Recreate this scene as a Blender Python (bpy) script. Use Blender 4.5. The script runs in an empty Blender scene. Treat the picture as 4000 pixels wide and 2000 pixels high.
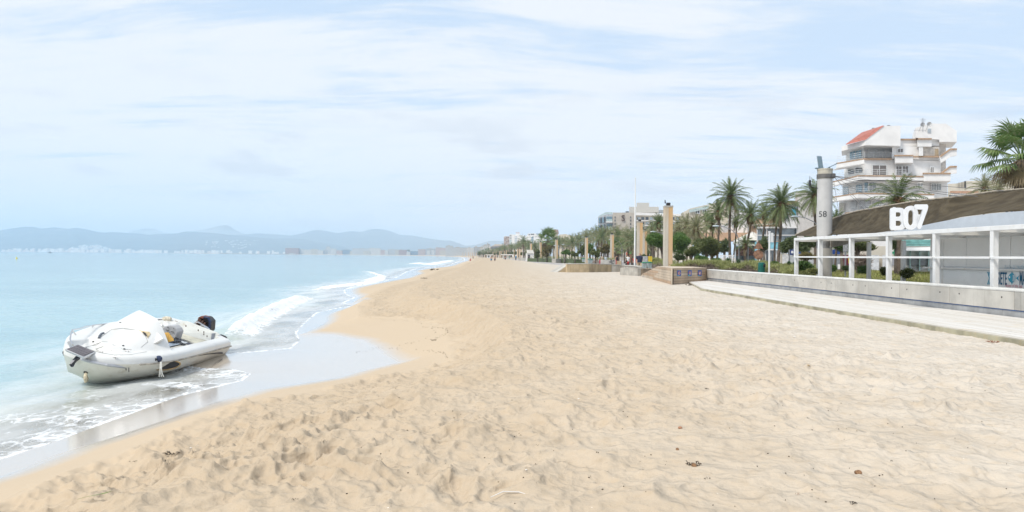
import bpy, bmesh, math, random
import numpy as np
from mathutils import Vector, Matrix
PI = math.pi
sc = bpy.context.scene
col = sc.collection
# ---------------------------------------------------------------- camera, world, sun, exposure
EYE = 1.45
FPX = 2800.0                       # focal length in pixels of the 4000 px wide photograph
ROLL = math.radians(0.516)
cr, sr = math.cos(ROLL), math.sin(ROLL)
cam_d = bpy.data.cameras.new('camera'); cam = bpy.data.objects.new('camera', cam_d); col.objects.link(cam)
cam_d.sensor_width = 36; cam_d.lens = FPX / 4000 * 36; cam_d.clip_start = 0.05; cam_d.clip_end = 60000
cam.matrix_world = Matrix(((cr, -sr, 0, 0), (0, 0, -1, 0), (sr, cr, 0, EYE), (0, 0, 0, 1)))
sc.camera = cam
sc.view_settings.view_transform = 'Standard'; sc.view_settings.look = 'None'
sc.view_settings.exposure = 0.35; sc.view_settings.gamma = 1
SUN_EL, SUN_AZ = math.radians(54), math.radians(226)     # azimuth clockwise from +Y (view direction)
sd = bpy.data.lights.new('sun', 'SUN'); sd.energy = 2.6; sd.angle = math.radians(12); sd.color = (1, 0.95, 0.87)
sun = bpy.data.objects.new('sun', sd); col.objects.link(sun)
sdir = Vector((math.sin(SUN_AZ) * math.cos(SUN_EL), math.cos(SUN_AZ) * math.cos(SUN_EL), math.sin(SUN_EL)))
sun.rotation_euler = sdir.to_track_quat('Z', 'Y').to_euler()
world = bpy.data.worlds.new('World'); sc.world = world; world.use_nodes = True
sc.cycles.max_bounces = 6; sc.cycles.transparent_max_bounces = 12; sc.cycles.volume_bounces = 2
sc.cycles.caustics_reflective = False; sc.cycles.caustics_refractive = False

class NT:
    def __init__(s, tree): s.t = tree; s.n = tree.nodes; s.l = tree.links
    def new(s, kind, **kw):
        n = s.n.new(kind)
        for k, v in kw.items():
            if k.startswith('i_'):
                key = k[2:]; key = int(key) if key.isdigit() else key.replace('_', ' ')
                s.set(n.inputs[key], v)
            else: setattr(n, k, v)
        return n
    def set(s, sock, v):
        if isinstance(v, bpy.types.NodeSocket): s.l.new(v, sock)
        else:
            if hasattr(sock.default_value, '__len__') and hasattr(v, '__len__') and len(sock.default_value) == 4 and len(v) == 3: v = (*v, 1)
            sock.default_value = v
    def math(s, op, a, b=0.0, c=0.0, clamp=False):
        n = s.n.new('ShaderNodeMath'); n.operation = op; n.use_clamp = clamp
        s.set(n.inputs[0], a); s.set(n.inputs[1], b); s.set(n.inputs[2], c); return n.outputs[0]
    def mix(s, f, a, b):
        n = s.n.new('ShaderNodeMix'); n.data_type = 'RGBA'
        s.set(n.inputs[0], f); s.set(n.inputs[6], a); s.set(n.inputs[7], b); return n.outputs[2]
    def ramp(s, v, lo, hi):
        n = s.n.new('ShaderNodeMapRange'); n.interpolation_type = 'SMOOTHSTEP'
        s.set(n.inputs[0], v); n.inputs[1].default_value = lo; n.inputs[2].default_value = hi; return n.outputs[0]
    def mapping(s, vec, scale=(1, 1, 1), rot=(0, 0, 0), loc=(0, 0, 0)):
        n = s.n.new('ShaderNodeMapping'); s.set(n.inputs[0], vec); n.inputs[1].default_value = loc; n.inputs[2].default_value = rot; n.inputs[3].default_value = scale; return n.outputs[0]
    def noise(s, vec, scale, detail=4, rough=0.55, dist=0.0):
        n = s.new('ShaderNodeTexNoise', i_Vector=vec, i_Scale=scale, i_Detail=detail, i_Roughness=rough, i_Distortion=dist); return n.outputs[0]
    def coord(s, which='Object'): return s.n.new('ShaderNodeTexCoord').outputs[which]
    def pos(s): return s.n.new('ShaderNodeNewGeometry').outputs['Position']
    def attr(s, name): 
        n = s.n.new('ShaderNodeAttribute'); n.attribute_name = name; return n.outputs['Fac']
    def bump(s, h, strength=0.5, dist=0.02, normal=None):
        n = s.new('ShaderNodeBump', i_Height=h, i_Strength=strength, i_Distance=dist)
        if normal is not None: s.set(n.inputs['Normal'], normal)
        return n.outputs[0]

def build_world():
    w = NT(world.node_tree); w.n.clear()
    sky = w.new('ShaderNodeTexSky', sky_type='NISHITA', sun_disc=False, sun_elevation=SUN_EL, sun_rotation=SUN_AZ)
    g = w.coord('Generated')
    sep = w.new('ShaderNodeSeparateXYZ', i_0=g)
    x, y, z = sep.outputs
    zz = w.math('ADD', w.math('MAXIMUM', z, 0.0), 0.10)
    cv = w.new('ShaderNodeCombineXYZ', i_0=w.math('DIVIDE', x, zz), i_1=w.math('DIVIDE', y, zz), i_2=0.0).outputs[0]
    warp = w.new('ShaderNodeTexNoise', i_Vector=cv, i_Scale=0.35, i_Detail=3)
    cv2 = w.new('ShaderNodeVectorMath', operation='MULTIPLY_ADD', i_0=warp.outputs[1], i_1=(1.1, 1.1, 0), i_2=cv).outputs[0]
    # cirrus streaks, two directions
    a = w.noise(w.mapping(cv2, (0.42, 1.75, 1), (0, 0, math.radians(-14))), 1.0, 7, 0.62)
    b = w.noise(w.mapping(cv2, (0.5, 3.6, 1), (0, 0, math.radians(-22)), (3, 7, 0)), 1.3, 8, 0.6)
    c = w.noise(w.mapping(cv2, (0.25, 0.55, 1), (0, 0, 0.3), (11.3, 4, 0)), 1.0, 3, 0.5)
    st = w.math('ADD', w.math('MULTIPLY', a, 0.6), w.math('MULTIPLY', b, 0.4))
    fine = w.noise(w.mapping(cv2, (1.3, 7.5, 1), (0, 0, math.radians(-26)), (1, 2, 0)), 1.5, 10, 0.68, 0.3)
    st = w.math('ADD', st, w.math('MULTIPLY', w.math('SUBTRACT', fine, 0.5), 0.30))
    st = w.math('ADD', w.math('MULTIPLY', st, 0.75), w.math('MULTIPLY', c, 0.35))
    # thinner cloud towards the right (a real patch of open sky in the west)
    side = w.ramp(w.math('DIVIDE', x, w.math('MAXIMUM', y, 0.05)), 0.05, 0.62)
    up = w.ramp(z, 0.03, 0.20)
    puff = w.noise(w.mapping(cv2, (1.6, 2.6, 1), (0, 0, .4), (4, 9, 0)), 1.6, 8, .62)
    st = w.math('ADD', st, w.math('MULTIPLY', w.math('SUBTRACT', puff, 0.5), 0.16))
    thin = w.math('MULTIPLY', w.math('MULTIPLY', side, up), 0.125)
    cov = w.ramp(w.math('SUBTRACT', st, thin), 0.405, 0.545)
    cov = w.math('MULTIPLY_ADD', cov, 0.82, 0.13)
    # small flat grey cumulus low down
    lv = w.new('ShaderNodeCombineXYZ', i_0=w.math('ARCTAN2', x, y), i_1=z, i_2=0.0).outputs[0]
    cu = w.noise(w.mapping(lv, (3.6, 13, 1), (0, 0, 0), (2.1, 0.4, 0)), 1.7, 5, 0.5)
    cu = w.math('MULTIPLY', w.ramp(cu, 0.53, 0.66), w.math('MULTIPLY', w.ramp(z, 0.02, 0.05), w.math('SUBTRACT', 1.0, w.ramp(z, 0.13, 0.26))))
    blue = w.mix(0.80, sky.outputs[0], (8.0, 10.3, 13.2))
    cloud = w.mix(cov, blue, (10.9, 11.3, 11.8))
    hz = w.math('SUBTRACT', 1.0, w.ramp(z, -0.02, 0.16))
    low = w.mix(w.math('MULTIPLY', hz, 0.72), cloud, (8.6, 9.65, 10.9))
    low = w.mix(w.math('MULTIPLY', cu, 0.55), low, (8.0, 8.6, 9.6))
    bg = w.new('ShaderNodeBackground', i_Color=low, i_Strength=0.066)
    out = w.new('ShaderNodeOutputWorld', i_0=bg.outputs[0])
build_world()

# ---------------------------------------------------------------- helpers
def ray(px, py):
    u, v = (px - 2000) / FPX, (py - 1000) / FPX
    return u * cr + v * sr, -u * sr + v * cr
def P(px, py, Y):
    """the place seen at this point of the photograph when it stands Y metres out"""
    a, b = ray(px, py); return Vector((a * Y, Y, EYE - b * Y))
def G(px, py, z=0.0):
    a, b = ray(px, py); Y = (EYE - z) / max(b, 1e-4); return Vector((a * Y, Y, z))
def tag(o, label=None, cat=None, group=None, kind=None):
    if label: o['label'] = label
    if cat: o['category'] = cat
    if group: o['group'] = group
    if kind: o['kind'] = kind
    return o
def empty(name, loc=(0, 0, 0), rz=0.0, label=None, cat=None, group=None):
    o = bpy.data.objects.new(name, None); o.location = loc; o.rotation_euler = (0, 0, rz); o.empty_display_size = 0.3
    col.objects.link(o); return tag(o, label, cat, group)
def link(name, me, m=None, parent=None, label=None, cat=None, group=None, kind=None, loc=None, smooth=False):
    o = bpy.data.objects.new(name, me); col.objects.link(o)
    if m is not None:
        for mm in (m if isinstance(m, (list, tuple)) else [m]): me.materials.append(mm)
    if parent is not None: o.parent = parent
    if loc is not None: o.location = loc
    if smooth: me.polygons.foreach_set('use_smooth', [True] * len(me.polygons))
    return tag(o, label, cat, group, kind)
def children(o, _m={}):
    return [c for c in bpy.data.objects if c.parent == o]
def copy_tree(o, kids, loc=None, rz=None, scale=None, label=None, group=None):
    r = o.copy(); col.objects.link(r)
    if loc is not None: r.location = loc
    if rz is not None: r.rotation_euler = (0, 0, rz)
    if scale is not None: r.scale = (scale,) * 3 if not hasattr(scale, '__len__') else scale
    if label: r['label'] = label
    if group: r['group'] = group
    for k, sub in kids:
        c = k.copy(); col.objects.link(c); c.parent = r
        for g in sub:
            d = g.copy(); col.objects.link(d); d.parent = c
    return r
class MB:
    """collects shapes into one mesh"""
    def __init__(s): s.v = []; s.f = []; s.mi = []
    def add(s, vs, fs, mi=0):
        o = len(s.v); s.v += [tuple(p) for p in vs]; s.f += [tuple(i + o for i in f) for f in fs]; s.mi += [mi] * len(fs); return s
    def box(s, x0, x1, y0, y1, z0, z1, mi=0):
        v = [(x, y, z) for z in (z0, z1) for y in (y0, y1) for x in (x0, x1)]
        return s.add(v, [(0, 2, 3, 1), (4, 5, 7, 6), (0, 1, 5, 4), (2, 6, 7, 3), (0, 4, 6, 2), (1, 3, 7, 5)], mi)
    def obox(s, c, ax, ay, az, mi=0):
        c, ax, ay, az = map(Vector, (c, ax, ay, az))
        v = [c + ax * i + ay * j + az * k for k in (-1, 1) for j in (-1, 1) for i in (-1, 1)]
        return s.add(v, [(0, 2, 3, 1), (4, 5, 7, 6), (0, 1, 5, 4), (2, 6, 7, 3), (0, 4, 6, 2), (1, 3, 7, 5)], mi)
    def prism(s, pts, z0, z1, mi=0):
        n = len(pts); area = sum(pts[i][0] * pts[(i + 1) % n][1] - pts[(i + 1) % n][0] * pts[i][1] for i in range(n))
        if area < 0: pts = pts[::-1]
        v = [(x, y, z0) for x, y in pts] + [(x, y, z1) for x, y in pts]
        return s.add(v, [tuple(range(n))[::-1], tuple(range(n, 2 * n))] + [(i, (i + 1) % n, (i + 1) % n + n, i + n) for i in range(n)], mi)
    def slab(s, pts, d, mi=0):
        """3-D polygon pts thickened by the vector d"""
        pts = [Vector(p) for p in pts]; n = len(pts); d = Vector(d)
        nrm = sum(((pts[i] - pts[0]).cross(pts[(i + 1) % n] - pts[0]) for i in range(1, n)), Vector())
        if nrm.dot(d) < 0: pts = pts[::-1]
        v = pts + [p + d for p in pts]
        return s.add(v, [tuple(range(n))[::-1], tuple(range(n, 2 * n))] + [(i, (i + 1) % n, (i + 1) % n + n, i + n) for i in range(n)], mi)
    def tube(s, pts, r, n=8, caps=True, mi=0):
        pts = [Vector(p) for p in pts]; rs = r if hasattr(r, '__len__') else [r] * len(pts)
        vs = []; up = None
        for i, p in enumerate(pts):
            t = (pts[min(i + 1, len(pts) - 1)] - pts[max(i - 1, 0)]).normalized()
            if up is None: up = Vector((0, 0, 1)) if abs(t.z) < 0.9 else Vector((1, 0, 0))
            a = t.cross(up).normalized(); b = a.cross(t).normalized(); up = b
            for k in range(n):
                th = 2 * PI * k / n; vs.append(p + (a * math.cos(th) + b * math.sin(th)) * rs[i])
        fs = [(i * n + k, i * n + (k + 1) % n, (i + 1) * n + (k + 1) % n, (i + 1) * n + k) for i in range(len(pts) - 1) for k in range(n)]
        if caps: fs += [tuple(range(n))[::-1], tuple((len(pts) - 1) * n + k for k in range(n))]
        return s.add(vs, fs, mi)
    def ellipsoid(s, c, r, nu=10, nv=6, mi=0, M=None):
        vs = [Vector((0, 0, -r[2]))]
        for j in range(1, nv):
            ph = -PI / 2 + PI * j / nv
            for i in range(nu):
                th = 2 * PI * i / nu; vs.append(Vector((r[0] * math.cos(ph) * math.cos(th), r[1] * math.cos(ph) * math.sin(th), r[2] * math.sin(ph))))
        vs.append(Vector((0, 0, r[2])))
        fs = [(0, 1 + (i + 1) % nu, 1 + i) for i in range(nu)]
        for j in range(nv - 2):
            for i in range(nu): a = 1 + j * nu; fs.append((a + i, a + (i + 1) % nu, a + nu + (i + 1) % nu, a + nu + i))
        a = 1 + (nv - 2) * nu; fs += [(a + i, a + (i + 1) % nu, len(vs) - 1) for i in range(nu)]
        c = Vector(c); vs = [(M @ v if M else v) + c for v in vs]
        return s.add(vs, fs, mi)
    def mesh(s, name='m'):
        me = bpy.data.meshes.new(name); me.from_pydata(s.v, [], s.f)
        if any(s.mi): me.polygons.foreach_set('material_index', s.mi)
        me.update(); return me
    def obj(s, name, m, parent=None, smooth=False, bevel=0.0, **kw):
        o = link(name, s.mesh(name), m, parent, smooth=smooth, **kw)
        if bevel: b = o.modifiers.new('bevel', 'BEVEL'); b.width = bevel; b.segments = 2; b.limit_method = 'ANGLE'
        return o
_mats = {}
def mat(name, c, rough=0.6, metal=0.0, var=0.12, scale=3.0, bump=0.0, bscale=20.0, spec=0.5, streak=0.0, dirt=None, trans=0.0, coat=0.0):
    """painted or raw surface with its own uneven colour, dirt and grain"""
    if name in _mats: return _mats[name]
    m = bpy.data.materials.new(name); m.use_nodes = True; t = NT(m.node_tree)
    b = t.n['Principled BSDF']; p = t.coord('Object')
    n1 = t.noise(p, scale, 5, 0.6)
    c2 = tuple(x * (1 - var * 2.2) for x in c); c1 = tuple(min(1, x * (1 + var)) for x in c)
    cc = t.mix(t.ramp(n1, 0.3, 0.7), c2, c1)
    if streak:
        sN = t.noise(t.mapping(p, (1, 1, 0.06)), 7.0, 5, 0.65); cc = t.mix(t.math('MULTIPLY', t.ramp(sN, 0.5, 0.75), streak), cc, dirt or (0.2, 0.16, 0.12))
    elif dirt:
        cc = t.mix(t.math('MULTIPLY', t.ramp(t.noise(p, scale * 2.3, 6, 0.7), 0.55, 0.72), 0.6), cc, dirt)
    t.set(b.inputs['Base Color'], cc); b.inputs['Roughness'].default_value = rough; b.inputs['Metallic'].default_value = metal
    b.inputs['Specular IOR Level'].default_value = spec
    if coat: b.inputs['Coat Weight'].default_value = coat
    if bump: t.set(b.inputs['Normal'], t.bump(t.noise(p, bscale, 5, 0.6), bump, 0.01))
    _mats[name] = m; return m
def glassy(name, c, rough=0.08, spec=0.8):
    return mat(name, c, rough, var=0.15, scale=0.7, spec=spec)

# ---------------------------------------------------------------- noise for the ground
RS = np.random.RandomState(7); TB = RS.rand(256, 256, 4)
def vnoise(x, y, k=0):
    xi = np.floor(x).astype(int); yi = np.floor(y).astype(int); fx = x - xi; fy = y - yi
    fx = fx * fx * (3 - 2 * fx); fy = fy * fy * (3 - 2 * fy); T = TB[:, :, k]
    a = T[xi & 255, yi & 255]; b = T[(xi + 1) & 255, yi & 255]; c = T[xi & 255, (yi + 1) & 255]; d = T[(xi + 1) & 255, (yi + 1) & 255]
    return (a * (1 - fx) + b * fx) * (1 - fy) + (c * (1 - fx) + d * fx) * fy
def fbm(x, y, k=0, o=4):
    r = 0; a = 0.5
    for i in range(o): r = r + a * vnoise(x * 2 ** i + 17.3 * i, y * 2 ** i - 9.1 * i, (k + i) % 4); a *= 0.5
    return r
def hollows(x, y, size, seed):
    """trodden dry sand: round hollows that meet in sharp little ridges"""
    x = x / size + seed * 31.7; y = y / size - seed * 11.3
    xi = np.floor(x).astype(int); yi = np.floor(y).astype(int); best = np.full(x.shape, 9.0)
    for dx in (-1, 0, 1):
        for dy in (-1, 0, 1):
            T = TB[(xi + dx) & 255, (yi + dy) & 255]
            cx = xi + dx + T[..., 0]; cy = yi + dy + T[..., 1]
            an = T[..., 2] * 6.283; e = 1.0 + 0.9 * T[..., 3]; ux = x - cx; uy = y - cy
            p = ux * np.cos(an) + uy * np.sin(an); q = -ux * np.sin(an) + uy * np.cos(an)
            best = np.minimum(best, (p * p + q * q * e) * (0.6 + 0.9 * T[..., 3]) + 0.35 * T[..., 2])
    return best
def st(X, Y):
    Yc = np.where(Y > 0, np.sqrt(np.maximum(Y, 0) ** 2 + 1), 1.0); return X / Yc, np.log(Yc)
def curve(px, z, far, near):
    pts = [tuple(G(a, b, z)[:2]) for a, b in px]
    pts = near + pts + far
    X = np.array([p[0] for p in pts]); Y = np.array([p[1] for p in pts]); s, t = st(X, Y)
    return np.stack([s, t], 1)
def sdist(poly, s, t, close):
    """distance to the open line, negative on the seaward side"""
    d = np.full(s.shape, 1e9)
    for (a, b), (c, e) in zip(poly[:-1], poly[1:]):
        vx, vy = c - a, e - b; L = vx * vx + vy * vy + 1e-12
        k = np.clip(((s - a) * vx + (t - b) * vy) / L, 0, 1)
        d = np.minimum(d, (s - a - k * vx) ** 2 + (t - b - k * vy) ** 2)
    P_ = np.concatenate([poly, close]); ins = np.zeros(s.shape, bool); n = len(P_)
    for i in range(n):
        x1, y1 = P_[i]; x2, y2 = P_[(i + 1) % n]
        if y1 == y2: continue
        c = ((y1 > t) != (y2 > t)) & (s < (x2 - x1) * (t - y1) / (y2 - y1) + x1); ins ^= c
    d = np.sqrt(d); return np.where(ins, -d, d)
ZS = -1.15                          # still water level
def farc(o):                        # the far curve of the bay, o = metres inland
    return [(-64 + o, 933), (-122 + o, 1400), (-210 + o, 2000), (-355 + o, 2600 + o), (-530 + o * .5, 3000 + o), (-1030, 3400 + o), (-1440, 3600 + o), (-1640, 3700 + o), (-2000, 4300 + o), (-2700, 5300 + o), (-4300, 6000 + o), (-12000, 6400 + o)]
WLpx = [(0, 1796), (222, 1723), (383, 1662), (505, 1619), (691, 1551), (860, 1508), (949, 1486), (981, 1460), (905, 1441), (780, 1437), (720, 1425), (760, 1400), (905, 1380), (1017, 1373), (1137, 1361), (1172, 1330), (1158, 1300), (1185, 1268), (1240, 1222), (1330, 1202), (1387, 1196), (1340, 1184), (1387, 1163), (1350, 1148), (1349, 1130), (1398, 1117), (1507, 1098), (1560, 1080), (1593, 1060), (1631, 1049), (1751, 1038), (1816, 1017), (1812, 1008)]
WTpx = [(0, 1857), (167, 1799), (454, 1703), (641, 1642), (858, 1566), (1009, 1521), (1200, 1493), (1300, 1478), (1400, 1452), (1500, 1430), (1556, 1416), (1507, 1391), (1414, 1331), (1289, 1307), (1185, 1302), (1262, 1266), (1278, 1228), (1345, 1205), (1408, 1196), (1372, 1184), (1402, 1163), (1372, 1148), (1370, 1130), (1410, 1119), (1507, 1101), (1590, 1087), (1637, 1069), (1620, 1058), (1660, 1051), (1760, 1040), (1824, 1018), (1820, 1008)]
RGpx = [(0, 1965), (172, 1879), (303, 1829), (454, 1778), (575, 1725), (757, 1632), (923, 1577), (1186, 1536), (1330, 1500), (1488, 1468), (1635, 1441), (1740, 1412), (1762, 1380), (1735, 1310), (1700, 1268), (1560, 1240), (1400, 1236), (1395, 1200), (1440, 1150), (1500, 1120), (1620, 1095), (1680, 1070), (1720, 1055), (1790, 1044), (1850, 1019), (1850, 1009)]
CRpx = [(0, 2260), (300, 2110), (500, 1990), (757, 1850), (1000, 1730), (1300, 1610), (1600, 1520), (1850, 1440), (1975, 1370), (2010, 1325), (1985, 1270), (1920, 1225), (1832, 1180), (1700, 1160), (1620, 1130), (1720, 1085), (1800, 1060), (1880, 1020), (1890, 1010)]
WL = curve(WLpx, ZS, farc(0), [(-11, -9), (-9, 2), (-7.0, 5)])
WT = curve(WTpx, ZS + .05, farc(6), [(-10, -9), (-8, 2), (-6.3, 5)])
RG = curve(RGpx, ZS + .42, farc(20), [(-8.5, -9), (-6.5, 1), (-4.8, 4)])
CR = curve(CRpx, -0.10, farc(40), [(-7, -9), (-4.8, 1), (-3.2, 3)])
CL = np.array([(-40.0, 9.3), (-40.0, -0.4)])
def build_ground():
    NR1, NC = 900, 1080
    Yr = np.concatenate([np.linspace(-14, 2.2, 14), 2.3 * np.exp(np.linspace(0, math.log(70 / 2.3), NR1)), 70 * np.exp(np.linspace(0, math.log(14000 / 70), 240))[1:]])
    sr_ = np.linspace(-1, 1, NC); sr_ = sr_ * 0.86 + np.sign(sr_) * np.maximum(np.abs(sr_) - 0.9, 0) * 9.0
    w = np.sqrt(np.maximum(Yr + 1.0, 0) ** 2 + 9)
    X = sr_[None, :] * w[:, None]; Y = np.broadcast_to(Yr[:, None], X.shape).copy()
    s, t = st(X, Y); cl = CL
    dW, dT, dR, dC = (sdist(c, s, t, cl) for c in (WL, WT, RG, CR))
    D = np.sqrt(np.maximum(Y, 1) ** 2 + 1)
    fr = lambda a, b: a / (a + b + 1e-9)
    z = np.where(dW < 0, ZS - np.minimum(-dW * D * 0.055, 2.0 + 0 * D), 0)
    zW, zT, zR, zC = ZS, ZS + .05, ZS + .42, -0.10
    z = np.where((dW >= 0) & (dT < 0), zW + (zT - zW) * fr(dW, -dT), z)
    k = fr(np.maximum(dT, 0), -np.minimum(dR, 0)); z = np.where((dT >= 0) & (dR < 0), zT + (zR - zT) * k ** 1.25, z)
    k = fr(np.maximum(dR, 0), -np.minimum(dC, 0)); ks = k * k * (3 - 2 * k); k2 = np.clip((k - .40) / .58, 0, 1); ks = k2 * k2 * (3 - 2 * k2); z = np.where((dR >= 0) & (dC < 0), zR + (zC - zR) * (0.38 * k + 0.62 * ks), z)
    z = np.where(dC >= 0, zC + (0.0 - zC) * np.minimum(dC * D / 4.0, 1), z)
    far = np.clip((D - 900) / 600, 0, 1); z = np.where(dC > 0, z + far * 1.5, z)
    # trodden surface
    amp = np.clip(dR * D / 0.25, 0, 1) * np.clip((X * 0 + 9.2 - (X - 0.02 * 0)) / 1.5 + 0.15, 0.15, 1)
    amp = np.where(Y > 1500, 0, amp)
    wx = X + (fbm(X * 1.3, Y * 1.3, 0) - .47) * 0.5; wy = Y + (fbm(X * 1.3 + 40, Y * 1.3, 1) - .47) * 0.5
    f1 = np.clip((70 - D) / 40, 0, 1); f2 = np.clip((32 - D) / 18, 0, 1); f3 = np.clip((16 - D) / 9, 0, 1)
    big = fbm(X * 0.35, Y * 0.35, 2) - .47
    loc = 0.45 + 1.1 * np.clip(fbm(X * 0.55 + 9, Y * 0.55, 3) * 2 - .45, 0, 1)
    left = np.clip(1.0 - (X + 3) / 20.0, 0.5, 1.0)
    h = (hollows(wx, wy, 0.40, 1) - .45) * 0.080 * f1 + (hollows(wx, wy, 0.20, 2) - .45) * 0.056 * f2 * loc + (hollows(wx, wy, 0.09, 3) - .45) * 0.028 * f3 * loc + np.minimum(hollows(wx, wy, 1.1, 4) - .75, 0) * 0.05 * f1 * loc
    z = z + amp * left * (.95 * h * (0.55 + 0.6 * loc) + big * 0.06 * np.clip((200 - D) / 100, 0.2, 1))
    z = z + np.clip(dR * D / .2, 0, 1) * f2 * (fbm(X * 9, Y * 9, 1, 3) - .44) * 0.012 
    # ledges left by the last high wave along the edge of the footprints
    edge = np.exp(-((dR * D - .14) / 0.12) ** 2) * np.clip((fbm(X * 2.2, Y * 2.2, 2) - .42) * 9, 0, 1) * f2
    z = z + edge * 0.05
    # wet smooth sand: very faint undulation
    z = z + (dT > 0) * (dR < 0) * (fbm(X * 0.7, Y * 0.7, 0) - .47) * 0.03 * np.clip(dT * D / 1.5, 0, 1)
    flat = (X > 10.4) & (Y < 60) & (Y > -9); z = np.where(flat & (z > -.05), np.minimum(z, 0.0), z)
    me = bpy.data.meshes.new('beach'); nr, nc = X.shape
    co = np.stack([X, Y, z], -1).reshape(-1, 3).astype(np.float32)
    idx = np.arange(nr * nc).reshape(nr, nc)
    q = np.stack([idx[:-1, :-1], idx[:-1, 1:], idx[1:, 1:], idx[1:, :-1]], -1).reshape(-1)
    nq = len(q) // 4
    me.vertices.add(len(co)); me.vertices.foreach_set('co', co.ravel()); me.loops.add(len(q)); me.loops.foreach_set('vertex_index', q.astype(np.int32))
    me.polygons.add(nq); me.polygons.foreach_set('loop_start', np.arange(0, nq * 4, 4, dtype=np.int32)); me.update(calc_edges=True)
    me.polygons.foreach_set('use_smooth', np.ones(nq, bool))
    wig = (fbm(X * 1.1, Y * 1.1, 2) - .47) * 0.5
    wet = np.clip(1 - (dT * D + wig * .5) / (0.45 + 0.006 * D), 0, 1)
    damp = np.clip(1 - (dR * D + wig) / 0.5, 0, 1); slope = np.clip(1 - (dC * D + wig * 3) / 5.0, 0, 1)
    for nm, a in (('wet', wet), ('damp', damp), ('slope', slope)):
        at = me.attributes.new(nm, 'FLOAT', 'POINT'); at.data.foreach_set('value', a.astype(np.float32).ravel())
    return me
def sand_material():
    m = bpy.data.materials.new('beach_sand'); m.use_nodes = True; t = NT(m.node_tree); b = t.n['Principled BSDF']
    p = t.pos(); x = t.new('ShaderNodeSeparateXYZ', i_0=p).outputs
    wet, damp, slope = t.attr('wet'), t.attr('damp'), t.attr('slope')
    n1 = t.noise(p, 0.9, 6, 0.6); n2 = t.noise(p, 6, 5, 0.65); n3 = t.noise(p, 160, 3, 0.7)
    dry = t.mix(t.ramp(n1, .3, .7), (.475, .39, .29), (.54, .455, .35))
    pale = t.mix(t.ramp(n1, .3, .7), (.53, .48, .415), (.585, .54, .48))
    side = t.ramp(t.math('ADD', x[0], t.math('MULTIPLY', n1, 4)), -1.0, 11.0)
    c = t.mix(side, dry, pale)
    c = t.mix(t.math('MULTIPLY', slope, 0.55), c, (.46, .365, .26))
    c = t.mix(t.math('MULTIPLY', t.ramp(n2, .48, .68), 0.30), c, (.44, .34, .225))
    c = t.mix(damp, c, t.mix(n2, (.50, .405, .295), (.54, .44, .325)))
    # small dark and light crumbs: weed and shell
    v = t.new('ShaderNodeTexVoronoi', i_Vector=p, i_Scale=13.0)
    spot = t.math('LESS_THAN', v.outputs['Distance'], t.math('MULTIPLY', t.ramp(t.new('ShaderNodeSeparateXYZ', i_0=v.outputs['Color']).outputs[0], .9, 1.0), 0.09))
    nd = t.math('SUBTRACT', 1.0, damp)
    c = t.mix(t.math('MULTIPLY', t.math('MULTIPLY', spot, 0.8), nd), c, (.10, .065, .04))
    v2 = t.new('ShaderNodeTexVoronoi', i_Vector=t.mapping(p, loc=(5, 3, 1)), i_Scale=19.0)
    spot2 = t.math('LESS_THAN', v2.outputs['Distance'], t.math('MULTIPLY', t.ramp(t.new('ShaderNodeSeparateXYZ', i_0=v2.outputs['Color']).outputs[1], .9, 1.0), 0.10))
    c = t.mix(t.math('MULTIPLY', t.math('MULTIPLY', spot2, 0.7), nd), c, (.8, .77, .72))
    c = t.mix(t.math('MULTIPLY', n3, 0.22), c, (.36, .28, .19))
    c = t.mix(wet, c, (.50, .43, .355))
    t.set(b.inputs['Base Color'], c)
    t.set(b.inputs['Roughness'], t.math('MULTIPLY_ADD', wet, -0.73, 0.85)); t.set(b.inputs['Specular IOR Level'], t.math('MULTIPLY_ADD', wet, 0.45, 0.2))
    t.set(b.inputs['IOR'], 1.45)
    t.set(b.inputs['Coat Weight'], t.math('MULTIPLY', wet, 1.0)); b.inputs['Coat Roughness'].default_value = 0.15; b.inputs['Coat IOR'].default_value = 1.6
    hh = t.math('ADD', t.math('MULTIPLY', t.noise(p, 3.2, 4, .6), 1.0), t.math('ADD', t.math('MULTIPLY', n2, 0.5), t.math('MULTIPLY', n3, 0.05)))
    vb = t.new('ShaderNodeTexVoronoi', feature='SMOOTH_F1', i_Vector=t.new('ShaderNodeVectorMath', operation='MULTIPLY_ADD', i_0=t.new('ShaderNodeTexNoise', i_Vector=p, i_Scale=1.5).outputs[1], i_1=(.5, .5, .5), i_2=p).outputs[0], i_Scale=3.6)
    vb2 = t.new('ShaderNodeTexVoronoi', feature='F1', i_Vector=t.new('ShaderNodeVectorMath', operation='MULTIPLY_ADD', i_0=t.new('ShaderNodeTexNoise', i_Vector=p, i_Scale=4).outputs[1], i_1=(.25, .25, .25), i_2=p).outputs[0], i_Scale=8.5)
    hh = t.math('ADD', hh, t.math('ADD', t.math('MULTIPLY', vb.outputs['Distance'], 1.3), t.math('MULTIPLY', vb2.outputs['Distance'], .55)))
    t.set(b.inputs['Normal'], t.bump(t.math('MULTIPLY', hh, nd), 0.9, 0.046))
    return m
beach = link('beach', build_ground(), sand_material(), kind='structure')
tag(beach, 'pale trodden sand sloping to smooth wet sand at the water', 'beach')

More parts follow.
